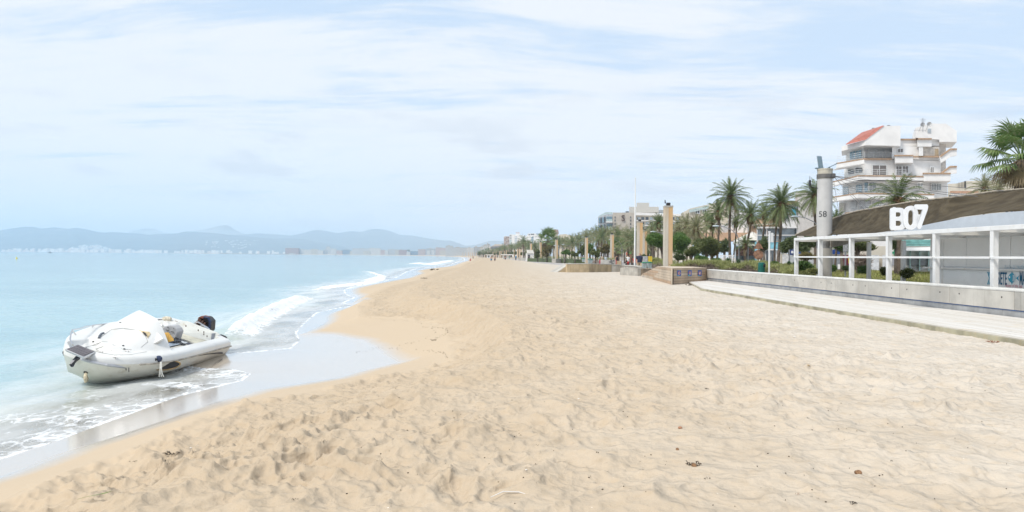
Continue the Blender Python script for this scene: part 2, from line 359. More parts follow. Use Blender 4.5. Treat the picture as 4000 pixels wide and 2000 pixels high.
# breaking wave crests, as lines of points on the photograph
BR = [[(880, 1318), (930, 1285), (1000, 1238), (1080, 1196), (1150, 1168), (1200, 1155)], [(1180, 1142), (1290, 1118), (1400, 1108), (1470, 1093), (1483, 1078), (1440, 1062), (1400, 1056)], [(1590, 1031), (1618, 1029), (1648, 1027)], [(1400, 1100), (1500, 1080)], [(1640, 1036), (1700, 1026), (1760, 1016)]]
BRH = [(0.26, 0.55), (0.12, 0.6), (0.20, 2.2), (0.05, .5), (0.1, 2.5)]
def build_sea():
    Yr = np.concatenate([np.linspace(-14, 3, 10), 3.2 * np.exp(np.linspace(0, math.log(75 / 3.2), 620)), 75 * np.exp(np.linspace(0, math.log(14000 / 75), 190))[1:]])
    a = np.linspace(-.86, 0.06, 620); a = np.concatenate([[-9, -4, -2, -1.3, -1.0], a])
    w = np.sqrt(np.maximum(Yr + 1.0, 0) ** 2 + 9); X = a[None, :] * w[:, None]; Y = np.broadcast_to(Yr[:, None], X.shape).copy()
    s, t = st(X, Y); D = np.sqrt(np.maximum(Y, 1) ** 2 + 1)
    dW = sdist(WL, s, t, CL); sea = np.maximum(-dW, 0) * D
    wx = X + (fbm(X * .4, Y * .4) - .47) * 1.5; wy = Y + (fbm(X * .4 + 50, Y * .4, 1) - .47) * 1.5
    calm = np.clip(sea / 1.5, 0, 1)
    z = ZS + calm * ((fbm(wx * .75 + wy * .18, wy * .75 - wx * .3, 2, 5) - .47) * 0.10 * np.clip((80 - D) / 60, 0, 1) + (fbm(wx * .10, wy * .22, 3, 4) - .47) * 0.12)
    fo = np.zeros_like(z); face = np.zeros_like(z)
    for (line, (hgt, wd)) in zip(BR, BRH):
        pts = [G(px, py, ZS + hgt * .5) for px, py in line]; d = np.full(X.shape, 1e9); u = np.zeros(X.shape); sg = np.zeros(X.shape)
        for i, (p, q) in enumerate(zip(pts[:-1], pts[1:])):
            vx, vy = q.x - p.x, q.y - p.y; L = vx * vx + vy * vy
            k = np.clip(((X - p.x) * vx + (Y - p.y) * vy) / L, 0, 1); dd = np.hypot(X - p.x - k * vx, Y - p.y - k * vy)
            m = dd < d; u = np.where(m, (i + k) / (len(pts) - 1), u); sg = np.where(m, np.sign((X - p.x) * vy - (Y - p.y) * vx), sg); d = np.minimum(d, dd)
        sgn = sg * d                                  # positive on the landward side (right of the line going out)
        end = np.clip(np.minimum(u, 1 - u) * 5 + .15, 0, 1)
        prof = np.where(sgn < 0, np.exp(-(sgn / (wd * 1.5)) ** 2), np.exp(-(sgn / (wd * .75)) ** 2))
        z = z + hgt * prof * end * (0.75 + .5 * vnoise(X * 1.3, Y * 1.3)) + hgt * .35 * np.exp(-((sgn - wd * .5) / (wd * .9)) ** 2) * (fbm(X * 4, Y * 4, 1) - .3)
        f = np.where(sgn > -0.25 * wd, np.exp(-(np.maximum(sgn - .7 * wd, 0) / (wd * .8)) ** 2), 0) * end * (.62 + .45 * vnoise(X * 2.2, Y * 2.2))
        f2 = np.exp(-(np.abs(sgn + .3) / (wd * 3)) ** 2) * .28 * end
        fo = np.maximum(fo, np.maximum(f, f2)); face = np.maximum(face, np.where(sgn < 0, prof, 0) * end)
    rag = (fbm(X * 1.7, Y * 1.7, 1) - .47)
    e = sea + rag * .25
    fo = np.maximum(fo, np.exp(-(e / (0.05 + 0.0025 * D)) ** 2) * (.42 + 1.2 * rag + .45 * vnoise(X * 2.3, Y * 2.3)))                                # bright rim at the very edge
    reach = np.clip((19.5 - D) / 3, .45, 1)
    fo = np.maximum(fo, np.clip(1 - sea / (2.6 + .06 * D), 0, 1) ** .8 * (0.44 + rag * .8) * reach)
    fo = np.maximum(fo, np.clip(1 - sea / 9.0, 0, 1) * (0.26 + rag * .5) * np.clip((30 - D) / 15, 0, 1))
    z = np.where(sea > 0, z + fo * .012, z - 0.004)
    me = bpy.data.meshes.new('sea'); nr, nc = X.shape; idx = np.arange(nr * nc).reshape(nr, nc)
    q = np.stack([idx[:-1, :-1], idx[:-1, 1:], idx[1:, 1:], idx[1:, :-1]], -1).reshape(-1, 4)
    keep = (dW * D).reshape(-1)[q].min(1) < 3.0; q = q[keep].reshape(-1); nq = len(q) // 4
    co = np.stack([X, Y, z], -1).reshape(-1, 3).astype(np.float32)
    me.vertices.add(len(co)); me.vertices.foreach_set('co', co.ravel()); me.loops.add(len(q)); me.loops.foreach_set('vertex_index', q.astype(np.int32))
    me.polygons.add(nq); me.polygons.foreach_set('loop_start', np.arange(0, nq * 4, 4, dtype=np.int32)); me.update(calc_edges=True)
    me.polygons.foreach_set('use_smooth', np.ones(nq, bool))
    for nm, v in (('foam', fo), ('depth', sea), ('face', face)):
        at = me.attributes.new(nm, 'FLOAT', 'POINT'); at.data.foreach_set('value', v.astype(np.float32).ravel())
    return me
def sea_material():
    m = bpy.data.materials.new('sea_water'); m.use_nodes = True; t = NT(m.node_tree); b = t.n['Principled BSDF']
    p = t.pos(); depth, foam, face = t.attr('depth'), t.attr('foam'), t.attr('face')
    big = t.noise(t.mapping(p, (.03, .10, 1)), 1.0, 4)
    dk = t.ramp(depth, 0.0, 4.5)
    body = t.mix(t.ramp(big, .35, .65), (.235, .40, .445), (.29, .465, .505))
    c = t.mix(dk, (.40, .375, .29), body)
    c = t.mix(t.math('MULTIPLY', face, .5), c, (.33, .50, .48))
    # foam lace: cells and streaks drawn out along the shore
    wv = t.new('ShaderNodeTexNoise', i_Vector=p, i_Scale=1.6, i_Detail=4)
    pv = t.new('ShaderNodeVectorMath', operation='MULTIPLY_ADD', i_0=wv.outputs[1], i_1=(.8, .8, 0), i_2=p).outputs[0]
    pv = t.mapping(pv, (1.0, .62, 1), (0, 0, -.45))
    v1 = t.new('ShaderNodeTexVoronoi', feature='DISTANCE_TO_EDGE', i_Vector=pv, i_Scale=3.6).outputs['Distance']
    v2 = t.new('ShaderNodeTexVoronoi', feature='DISTANCE_TO_EDGE', i_Vector=pv, i_Scale=9.0).outputs['Distance']
    lace = t.math('MINIMUM', v1, t.math('MULTIPLY', v2, 2.6))
    fn = t.noise(p, 5.0, 6, .7)
    need = t.math('MULTIPLY_ADD', lace, 1.25, t.math('MULTIPLY', fn, .75))      # 0.3 .. 1
    fm = t.ramp(t.math('SUBTRACT', foam, need), -0.26, 0.20)
    solid = t.ramp(foam, .86, 1.2)
    fm = t.math('MAXIMUM', fm, t.math('MULTIPLY', solid, t.ramp(fn, .2, .5)))
    sky_veil = t.math('MULTIPLY', t.math('SUBTRACT', 1.0, t.ramp(depth, 1.5, 7.0)), t.math('MULTIPLY_ADD', t.ramp(t.noise(t.mapping(p, (.9, .35, 1), (0, 0, -.3)), 1.0, 5, .6), .35, .62), .32, .08))  # mirrored bright sky painted over the shallows as a pale, streaky veil
    fm = t.math('MAXIMUM', fm, sky_veil)
    b.inputs['Roughness'].default_value = 0.07; b.inputs['IOR'].default_value = 1.33
    t.set(b.inputs['Base Color'], c)
    # ripples; the bump eases off far out where one pixel covers many of them
    dist = t.new('ShaderNodeCameraData').outputs['View Distance'] if False else None
    r1 = t.noise(t.mapping(p, (1.0, 1.9, 1), (0, 0, .35)), 1.5, 5, .6); r2 = t.noise(t.mapping(p, (1, 1.6, 1), (0, 0, -.2)), 6.0, 4, .6); r3 = t.noise(t.mapping(p, (.12, .3, 1)), 1.0, 5, .6)
    h = t.math('ADD', t.math('MULTIPLY', r1, 1.0), t.math('ADD', t.math('MULTIPLY', r2, .28), t.math('MULTIPLY', r3, 1.5)))
    t.set(b.inputs['Normal'], t.bump(t.math('MULTIPLY', h, t.ramp(depth, 0.0, 5.0)), 0.55, 0.10))
    fb = t.new('ShaderNodeBsdfDiffuse', i_Color=t.mix(fn, (.66, .69, .72), (.84, .86, .88)))
    t.set(fb.inputs['Normal'], t.bump(t.math('ADD', fn, lace), .6, .03))
    tr = t.new('ShaderNodeBsdfTransparent', i_Color=(.90, .94, .94, 1))
    gl = t.new('ShaderNodeMixShader', i_0=t.ramp(depth, -0.2, 2.0), i_1=tr.outputs[0], i_2=b.outputs[0])
    film = t.new('ShaderNodeBsdfGlossy', i_Color=(1, 1, 1, 1), i_Roughness=.06)
    fr = t.new('ShaderNodeFresnel', i_IOR=1.33)
    gl2 = t.new('ShaderNodeMixShader', i_0=t.math('MULTIPLY', fr.outputs[0], t.math('SUBTRACT', 1.0, t.ramp(depth, -0.2, 2.0))), i_1=gl.outputs[0], i_2=film.outputs[0])
    mx = t.new('ShaderNodeMixShader', i_0=fm, i_1=gl2.outputs[0], i_2=fb.outputs[0])
    t.l.new(mx.outputs[0], t.n['Material Output'].inputs[0])
    return m
sea = link('sea', build_sea(), sea_material(), kind='structure')
tag(sea, 'pale turquoise calm sea with foam along the sand', 'sea')
# ================================================================ boardwalk, walls, panels
M_CONC = mat('pale_concrete', (.50, .485, .45), .85, var=.10, scale=1.2, bump=.25, bscale=40, streak=.35, dirt=(.28, .25, .21))
M_CONC2 = mat('grey_concrete', (.45, .43, .39), .88, var=.12, scale=1.4, bump=.3, bscale=30, streak=.5, dirt=(.20, .15, .10))
M_CONC_OCH = mat('sand_stained_concrete', (.46, .37, .24), .9, var=.14, scale=1.0, bump=.3, bscale=30, streak=.7, dirt=(.27, .16, .07))
M_CAP = mat('white_worn_coping', (.66, .66, .64), .7, var=.06, scale=2, dirt=(.42, .42, .45))
M_HOLE = mat('dark_hole', (.03, .03, .03), .9)
M_PLINTH = mat('grey_plinth', (.36, .37, .38), .85, var=.12, scale=2, streak=.3, dirt=(.2, .2, .2))
M_BLUE = mat('blue_paint_line', (.05, .13, .36), .6, dirt=(.35, .36, .38))
M_WHITE = mat('white_steel', (.74, .75, .76), .4, var=.03, scale=1.5, dirt=(.60, .55, .47))
M_WOOD = mat('weathered_timber', (.46, .35, .25), .75, var=.10, scale=.8)
M_WOOD2 = mat('pale_weathered_timber', (.54, .45, .35), .75, var=.10, scale=.8)
M_GREYMET = mat('grey_metal', (.30, .31, .33), .4, .6)
M_DARKMET = mat('dark_metal', (.05, .05, .055), .4, .4)
M_STEEL = mat('bright_steel', (.62, .62, .63), .22, 1.0, var=.05)
ZB = 0.10                                   # boardwalk surface
wallA, wallB = Vector((11.56, 42.6)), Vector((12.30, 4.0))
def wp(Y, off=0.0):                         # a place along the front face of the wall
    k = (42.6 - Y) / (42.6 - 4.0); return wallA.x + (wallB.x - wallA.x) * k + off
def plank_mat():
    m = bpy.data.materials.new('boardwalk_planks'); m.use_nodes = True; t = NT(m.node_tree); b = t.n['Principled BSDF']; p = t.pos()
    rnd = t.attr('tone'); g = t.noise(t.mapping(p, (30, .8, 1)), 1, 4, .6); s = t.noise(p, 1.1, 5, .6)
    c = t.mix(rnd, (.50, .46, .40), (.62, .60, .57)); c = t.mix(t.math('MULTIPLY', g, .5), c, (.68, .66, .63)); c = t.mix(t.math('MULTIPLY', t.ramp(s, .56, .7), .5), c, (.52, .42, .28))
    t.set(b.inputs['Base Color'], c); b.inputs['Roughness'].default_value = .8
    return m
def build_boardwalk():
    mb = MB(); tones = []; rnd = random.Random(3); W = 3.3; n = 24; pw = W / n
    # inland edge butts on the plinth; planks run along the wall
    for i in range(n):
        o0 = -W + i * pw - .03; o1 = o0 + pw - .012; y = 2.6 + rnd.random() * 2
        endY = 41.9 - max(0, (W * .93 + o0) * 0.0)
        # the far seaward corner is cut off on a slant
        cut = 42.4 if i > n - 9 else 42.4 - (n - 9 - i) * .70
        while y < cut:
            y2 = min(y + 3.6, cut); 
            if y2 - y > .25:
                k = len(mb.v); h = rnd.uniform(-.002, .002)
                mb.slab([(wp(y) + o0, y, ZB - .035), (wp(y) + o1, y, ZB - .035), (wp(y2) + o1, y2 - .006, ZB - .035), (wp(y2) + o0, y2 - .006, ZB - .035)], (0, 0, .035 + h)); tones += [rnd.random()] * 8
            y = y2
    r = empty('boardwalk', (0, 0, 0), 0, 'pale weathered timber boardwalk laid on the sand along the concrete wall', 'boardwalk')
    me = mb.mesh('planks'); at = me.attributes.new('tone', 'FLOAT', 'POINT'); at.data.foreach_set('value', tones)
    link('planks', me, plank_mat(), r)
    e = MB(); y = 2.6
    while y < 32:
        y2 = min(y + 2.4, 32); o = -W - .075
        e.slab([(wp(y) + o, y, -.22), (wp(y) + o + .04, y, -.22), (wp(y2) + o + .04, y2 - .01, -.22), (wp(y2) + o, y2 - .01, -.22)], (0, 0, .30)); y = y2
    e.obj('edge_beam', mat('greenish_edge_timber', (.40, .38, .28), .8, var=.2, scale=1.5, streak=.4, dirt=(.50, .38, .2)), r)
    e = MB(); e.slab([(wp(31.7) - W - .05, 31.7, -.22), (wp(31.7) - W, 31.7, -.22), (wp(42.4) - 1.1, 42.4, -.22), (wp(42.4) - 1.2, 42.4, -.22)], (0, 0, .30))
    e.obj('edge_beam', mat('greenish_edge_timber', ()), r)
build_boardwalk()
def build_wall():
    r = empty('concrete_wall', (0, 0, 0), 0, 'long low white concrete wall of big blocks behind the boardwalk', 'wall')
    H0, H1, H2 = .24, .70, .765
    p = MB(); y = 2.4
    while y < 42.5:
        y2 = min(y + 1.9, 42.5); p.slab([(wp(y) + .01, y, -.15), (wp(y) + .4, y, -.15), (wp(y2) + .4, y2 - .008, -.15), (wp(y2) + .01, y2 - .008, -.15)], (0, 0, H0 + .15)); y = y2
    p.obj('plinth', M_PLINTH, r)
    b = MB(); b.slab([(wp(2.4) + .004, 2.4, H0), (wp(2.4) + .3, 2.4, H0), (wp(42.4) + .3, 42.4, H0), (wp(42.4) + .004, 42.4, H0)], (0, 0, .022)); b.obj('paint_line', M_BLUE, r)
    ys = [42.5, 38.2, 34.7, 31.6, 28.8, 26.25, 23.95, 21.85, 19.95, 18.25, 16.6, 14.9, 13.2, 11.5, 9.8, 8.1, 6.4, 4.7, 3.0]
    # block joints read from the photograph: nearest blocks 1.9 m long
    y = 2.4; k = 0
    tones = [M_CONC, mat('pale_concrete_warm', (.53, .51, .47), .85, var=.08, scale=1.0, bump=.25, bscale=40, streak=.2, dirt=(.3, .27, .22)), mat('streaked_concrete', (.42, .41, .385), .85, var=.14, scale=1.6, bump=.3, bscale=30, streak=.7, dirt=(.25, .24, .22))]
    while y < 42.4:
        y2 = min(y + 2.46, 42.5); m = tones[2] if k == 5 else tones[(k * 7) % 3 % 2]
        bl = MB(); bl.slab([(wp(y) - .02, y + .008, H0 + .024), (wp(y) + .42, y + .008, H0 + .024), (wp(y2) + .42, y2 - .008, H0 + .024), (wp(y2) - .02, y2 - .008, H0 + .024)], (0, 0, H1 - H0 - .024))
        o = bl.obj('wall_block', m, r, bevel=.008)
        h = MB()
        for yy in (y + .42, y2 - .42):
            if y2 - y > 1.5: h.tube([(wp(yy) - .024, yy, .55), (wp(yy) + .02, yy, .55)], .022, 10)
        if h.v: h.obj('lifting_hole', M_HOLE, o)
        c = MB(); c.slab([(wp(y) - .03, y + .004, H1 + .001), (wp(y) + .44, y + .004, H1 + .001), (wp(y2) + .44, y2 - .004, H1 + .001), (wp(y2) - .03, y2 - .004, H1 + .001)], (0, 0, H2 - H1))
        c.obj('coping', M_CAP, r, bevel=.02)
        y = y2; k += 1
build_wall()

def vb(mb, pts, th, mi=0):
    """vertical panel from (x,y) a to b, between heights, seen from the front; th = depth vector"""
    return mb.slab(pts, th, mi)
def build_panel():
    # timber-clad end of the ramp, corner towards us
    c = G(2624, 1112, 0.0); e1 = P(2760, 1087, 42.4); l = G(2502, 1078, 0.0)
    top = P(2624, 1047, c.y).z
    r = empty('timber_ramp_side', tuple(c), 0, 'pale horizontal timber boarding round the end of a ramp, three signs on it', 'timber screen')
    n = 7; zc = [0 + (top) * k / n for k in range(n + 1)]
    R = Vector((e1.x, e1.y, 0)); cR = (R - Vector((c.x, c.y, 0))); rn = Vector((cR.y, -cR.x, 0)).normalized() * -1
    mb = MB(); mats = [M_WOOD, M_WOOD2, mat('reddish_timber', (.47, .33, .22), .75, var=.10, scale=.8)]
    rnd = random.Random(5)
    for k in range(n):
        z0, z1 = -.12 + (top + .12) * k / n + .006, -.12 + (top + .12) * (k + 1) / n - .006
        a = Vector((c.x, c.y, 0)); q = 0.0
        for s0, s1 in ((0, .45), (.45, 1)) if k % 2 else ((0, .7), (.7, 1)):
            p0 = a + cR * (s0 + .0015); p1 = a + cR * (s1 - .0015)
            mb.slab([(p0.x, p0.y, z0), (p1.x, p1.y, z0), (p1.x, p1.y, z1), (p0.x, p0.y, z1)], (.0, .05, 0), rnd.choice((0, 0, 1, 2)))
    o = mb.obj('front_boards', mats, r); o.location = -c
    # the long face running down to the left: boards fan out and the top slopes away
    mb = MB(); L = Vector((l.x, l.y, 0)); tl = P(2562, 1047, 46)
    A = Vector((c.x, c.y, 0)); dL = L - A; n2 = 7
    for k in range(n2):
        z0, z1 = -.12 + (top + .12) * k / n2 + .006, -.12 + (top + .12) * (k + 1) / n2 - .006
        zm = (z0 + z1) / 2; s1 = 1.0 if zm < .15 else max(.42, 1 - (zm - .15) / (top - .1) * .62)
        pa, pb, pbt = A, A + dL * s1, A + dL * max(.38, s1 - .09 * (0 if k == 0 else 1))
        half = A + dL * (s1 * .5)
        for u, v, vt in ((pa, half, half), (half + dL * .002, pb, pbt)):
            mb.slab([(u.x, u.y, z0), (v.x, v.y, z0), (vt.x, vt.y, z1), (u.x, u.y, z1)], (.05, .02, 0), rnd.choice((0, 1, 1, 2)))
    o = mb.obj('side_boards', mats, r); o.location = -c
    mb = MB(); mb.slab([(A.x + .03, A.y + .06, -.1), (R.x, R.y + .06, -.1), (R.x, R.y + .06, top - .07), (A.x + .03, A.y + .06, top - .07)], (0, .05, 0)); mb.slab([(A.x + .06, A.y + .05, -.1), (A.x + dL.x * .4 + .06, A.y + dL.y * .4, -.1), (A.x + dL.x * .4 + .06, A.y + dL.y * .4, top - .07), (A.x + .06, A.y + .05, top - .07)], (.05, .02, 0)); o = mb.obj('dark_backing', M_HOLE, r); o.location = -c
    # top surface (the ramp deck behind the boards)
    mb = MB(); p = [A + Vector((.02, .06, 0)), A + cR * .995 + Vector((0, .06, 0)), A + cR + Vector((0, 6, 0)), A + dL * .42 + Vector((.1, .1, 0))]
    mb.slab([(v.x, v.y, top - .06) for v in p], (0, 0, .05)); o = mb.obj('deck', M_WOOD2, r); o.location = -c
    mb = MB(); mb.tube([(c.x, c.y - .02, -.2), (c.x, c.y - .02, top)], .045, 4); o = mb.obj('corner_post', M_WOOD2, r); o.location = -c
    # the three prohibition signs
    ms = [mat('sign_blue', (.02, .12, .42), .45), mat('sign_white', (.8, .8, .8), .45, var=.02), mat('sign_red', (.6, .05, .05), .45), mat('sign_black', (.02, .02, .025), .5), mat('sign_cyan', (.05, .5, .62), .45), mat('sign_green', (.1, .45, .2), .45)]
    sx = [2651, 2693, 2732]
    txt = ['blue sign with a struck-out swimmer, leftmost on the timber screen', 'blue sign with a struck-out dog, middle one on the timber screen', 'blue sign with a struck-out drinking glass, rightmost on the timber screen']
    d = cR.normalized(); nv = Vector((d.y, -d.x, 0))
    if nv.y > 0: nv = -nv
    for k, x in enumerate(sx):
        s = (x - 2624) / (2760 - 2624); Yd = 1 / ((1 - s) / c.y + s / e1.y); fr = (Yd - c.y) / (e1.y - c.y)
        o3 = A + cR * fr; zc_ = P(x, 1067, Yd).z
        w = .5 * 22 / FPX * Yd * 1.02
        root = empty('prohibition_sign', (o3.x + nv.x * .02, o3.y + nv.y * .02, zc_), 0, txt[k], 'sign', 'prohibition signs on the timber screen')
        def plate(name, pts, lay, m):
            b = MB(); b.slab([d * a * w * 1.7 + Vector((0, 0, z * w)) + nv * (.004 * lay) for a, z in pts], nv * .004); b.obj(name, m, root)
        circ = lambda rr, n=20: [(rr * math.cos(2 * PI * i / n), rr * math.sin(2 * PI * i / n)) for i in range(n)]
        plate('plate', [(-1, -1), (1, -1), (1, 1), (-1, 1)], 0, ms[0])
        plate('ring', circ(.64), 1, ms[2]); plate('disc', circ(.47), 2, ms[1])
        if k == 0: fig = [(-.35, -.3), (-.1, -.1), (0, -.38), (.12, -.36), (.1, -.02), (.38, .25), (.3, .36), (.02, .14), (-.1, .38), (-.22, .34), (-.12, .05), (-.4, -.2)]
        elif k == 1: fig = [(-.4, -.3), (-.3, -.3), (-.25, -.05), (.12, -.05), (.18, -.3), (.28, -.3), (.27, .1), (.42, .2), (.38, .32), (.2, .34), (.12, .15), (-.25, .12), (-.38, .3), (-.44, .26), (-.36, .02)]
        else: fig = [(-.12, -.35), (.18, -.35), (.05, -.3), (.05, -.05), (.22, .3), (-.22, .3), (-.03, -.05), (-.03, -.3)]
        plate('symbol', fig, 3, ms[3])
        plate('bar', [(-.45, .36), (-.36, .45), (.45, -.36), (.36, -.45)], 4, ms[2])
        plate('label_strip', [(-.95, -.95), (-.25, -.95), (-.25, -.72), (-.95, -.72)], 1, ms[4])
        if k == 1: plate('leaf', [(-.6, -.7), (-.3, -.8), (-.15, -.45), (-.3, -.2), (-.55, -.45)], 5, ms[5])
build_panel()

# ================================================================ promenade walls further along
def wall_px(name, label, px, m, h=None, th=.35, ztop=None, parts=None):
    """low wall whose foot runs through these points (x, y of foot, y of top) of the photograph"""
    r = empty(name, (0, 0, 0), 0, label, 'wall'); pts = []
    for (x, yb, yt) in px:
        a, b = ray(x, yb); g = G(x, yb, 0.0); a2, b2 = ray(x, yt); pts.append((g, EYE - b2 * g.y))
    k = 0
    for (p, hp), (q, hq) in zip(pts[:-1], pts[1:]):
        d = (q - p); n = Vector((-d.y, d.x, 0)).normalized() * th
        if n.y < 0: n = -n
        b = MB(); b.slab([(p.x, p.y, -.25), (q.x, q.y, -.25), (q.x, q.y, hq), (p.x, p.y, hp)], n)
        b.obj('wall_section', m[k % len(m)] if isinstance(m, list) else m, r); k += 1
    return r, pts
M_COP = mat('worn_coping', (.55, .54, .50), .8, var=.08, scale=2)
def coping(r, pts, th=.38):
    b = MB()
    for (p, hp), (q, hq) in zip(pts[:-1], pts[1:]):
        d = (q - p); n = Vector((-d.y, d.x, 0)).normalized() * th
        if n.y < 0: n = -n
        o = -n * .06
        b.slab([(p.x + o.x, p.y + o.y, hp + .002), (q.x + o.x, q.y + o.y, hq + .002), (q.x + o.x, q.y + o.y, hq + .06), (p.x + o.x, p.y + o.y, hp + .06)], n * 1.1)
    b.obj('coping', M_COP, r)
rw, pw_ = wall_px('retaining_wall', 'grey concrete wall with a pale coping behind the flagpole', [(2389, 1062, 1034), (2440, 1062, 1037), (2490, 1070, 1040), (2512, 1078, 1043)], M_CONC2); coping(rw, pw_)
rw, pw_ = wall_px('stained_wall', 'sand stained ochre wall beside the beach ramp', [(2216, 1064, 1032), (2300, 1064, 1031), (2389, 1062, 1034)], [M_CONC_OCH, M_CONC_OCH]); coping(rw, pw_)
rw, pw_ = wall_px('planter_wall', 'short square ended concrete wall against the timber screen', [(2491, 1078, 1049), (2503, 1078, 1050)], M_CONC2, th=3.0)
rw, pw_ = wall_px('planter_wall', 'brown streaked concrete wall just left of the timber boards', [(2503.5, 1078, 1050), (2570, 1078, 1050)], mat('brown_streaked_concrete', (.33, .26, .19), .9, var=.15, scale=1.5, streak=.8, dirt=(.5, .47, .42)), th=2.5)
rw, pw_ = wall_px('promenade_wall', 'grey concrete block wall beyond the ramp', [(2171, 1028, 1012), (2240, 1028, 1012.5)], M_CONC2, th=1.2); coping(rw, pw_, 1.2)
rw, pw_ = wall_px('promenade_wall', 'pale low wall between the two green bins', [(2240, 1024, 1013), (2285, 1024, 1013.5)], M_CONC, th=.6)
rw, pw_ = wall_px('promenade_wall', 'long pale wall below the palm hedge', [(2116, 1019, 1009), (2171, 1019, 1010)], M_CONC, th=.6)
rw, pw_ = wall_px('promenade_wall', 'wall with a small bush against it, left of the pillars', [(2025, 1017, 1007.5), (2045, 1018, 1008), (2116, 1018, 1009)], M_CONC2, th=1.5); coping(rw, pw_, 1.5)
rw, pw_ = wall_px('promenade_wall', 'thin far wall at the edge of the beach', [(1993, 1009, 1005), (2025, 1012, 1006)], M_CONC2, th=.6)
# the sloping slip into the sand
def build_slip():
    g = [G(2167, 1066, 0), G(2150, 1064, 0), G(2208, 1030, 0.0)]; r = empty('beach_slip', (0, 0, 0), 0, 'sloping concrete slip running down into the sand', 'ramp')
    a, b_, c, d = P(2148, 1061, 68), P(2170, 1066, 66), P(2226, 1031, 66.5), P(2200, 1029, 92)
    b = MB(); b.slab([a, b_, c, d], (0, 0, -.35)); b.obj('slope', M_CONC2, r)
    b = MB(); b.slab([b_ + Vector((-.15, 0, 0)), b_ + Vector((.12, 0, 0)), c + Vector((.12, .1, 0)), c + Vector((-.15, .1, 0))], (0, 0, .08)); b.obj('kerb', M_COP, r)
    b = MB(); b.slab([b_, c, P(2226, 1064, 66.4)], (0, .5, 0)); b.obj('cheek_wall', M_CONC_OCH, r)
build_slip()
b = MB(); b.prism([(wp(42.4) + .45, 42), (9.5, 52), (11.6, 66), (14, 68), (9.2, 80), (9.5, 100), (5, 160), (4, 210), (-4, 330), (60, 330), (60, 3), (13.0, 3), (wp(30) + .45, 30)], -.3, .03)
b.obj('promenade', mat('promenade_paving', (.40, .38, .37), .85, var=.12, scale=.8), kind='structure', label='pale paved promenade behind the walls')

# ================================================================ concrete pillars
def pillar_mat():
    m = bpy.data.materials.new('stained_pillar_concrete'); m.use_nodes = True; t = NT(m.node_tree); b = t.n['Principled BSDF']; p = t.coord('Object')
    x = t.new('ShaderNodeSeparateXYZ', i_0=p).outputs; n = t.noise(t.mapping(p, (3, 3, .35)), 1.5, 5, .6)
    c = t.mix(t.ramp(n, .3, .7), (.48, .44, .37), (.57, .53, .46))
    st_ = t.math('MULTIPLY', t.ramp(t.math('ADD', x[0], t.math('MULTIPLY', n, .05)), -.03, .03), t.ramp(t.math('ADD', x[2], t.math('MULTIPLY', n, 2.0)), -.5, 3.2))
    c = t.mix(t.math('MULTIPLY', st_, .72), c, (.62, .37, .15)); c = t.mix(t.math('MULTIPLY', t.ramp(x[2], 3.6, 5.4), .35), c, (.55, .34, .15)); c = t.mix(t.math('MULTIPLY', t.ramp(t.noise(p, 5, 5, .7), .55, .7), .35), c, (.33, .29, .24))
    t.set(b.inputs['Base Color'], c); b.inputs['Roughness'].default_value = .9; t.set(b.inputs['Normal'], t.bump(t.noise(p, 30, 4), .3, .01)); return m
M_PIL = pillar_mat()
PH = 5.2
def pillar_shape(w=.58, d=.60, H=PH):
    b = MB(); b.prism([(-w / 2, -d / 2), (-w * .01, -d / 2), (-w * .01, -d / 2 + .03), (w * .02, -d / 2 + .03), (w * .02, -d / 2), (w / 2, -d / 2), (w / 2, d / 2), (-w / 2, d / 2)], -.3, H); return b
p0 = empty('concrete_pillar', (0, 0, 0), 0, 'x', 'pillar', 'concrete pillars along the promenade')
ps = pillar_shape().obj('shaft', M_PIL, p0, bevel=.012)
bb = MB(); bb.prism([(-.31, -.32), (.31, -.32), (.31, .32), (-.31, .32)], PH - .1, PH + .02); pc = bb.obj('cap', M_CONC2, p0)
bb = MB(); bb.obox((0, -.1, PH + .14), (.13, 0, 0), (0, .06, .02), (0, -.03, .09)); bb.tube([(-.15, 0, PH), (-.15, 0, PH + .2), (-.22, 0, PH + .36)], .018, 6); bb.box(-.26, -.2, -.03, .03, PH + .2, PH + .44)
pl_ = bb.obj('floodlight', M_DARKMET, p0)
kids = [(ps, []), (pc, []), (pl_, [])]
PIL = [(2610, 805, 29, 'tallest looking ochre pillar directly behind the timber screen'), (2499, 866, 22, 'stained pillar right of the white flagpole, behind the walking man'), (2518, 900, 15, 'narrower pillar close behind the stained one by the grey and yellow board'),
 (2391, 916, 14, 'pillar behind the graffiti barrier on the promenade'), (2291, 928, 12, 'pillar standing between the two green bins'), (2174, 936, 10, 'pillar at the end of the hedge, before the palms begin'), (2111, 945, 9, 'pillar left of the round bush'),
 (2074, 951, 8, 'pillar in front of the small white kiosk'), (2044, 965, 5, 'grey pillar left of the white kiosk')]
for k, (x, yt, w, lab) in enumerate(PIL):
    Y = (PH - EYE) / (-ray(x, yt)[1]); a = ray(x, yt)[0]
    if k == 0: o = p0; o.location = (a * Y, Y, 0); o['label'] = lab
    else: o = copy_tree(p0, kids, (a * Y, Y, 0), random.Random(k).uniform(-.1, .1), label=lab)
farp = [(2036, 973), (2030, 971), (2022, 971), (2008, 976), (1977.5, 976.5), (1970, 979), (1957, 979), (1951, 980), (1938, 982), (1932, 983), (1926, 983), (1909, 986), (1905, 986), (1899, 987), (1893, 987), (1883, 989), (1870, 990), (1861, 990), (1852, 991), (1845, 990), (1838, 991), (1830, 991), (2051, 974), (1819, 992.5), (1808, 993.5)]
for k, (x, yt) in enumerate(farp):
    a, b_ = ray(x, yt); Y = (PH - EYE) / max(-b_, .0045)
    copy_tree(p0, kids, (a * Y, Y, -.1), random.Random(k + 30).uniform(-.3, .3), label='small far pillar at the end of the beach, one in a row of many')

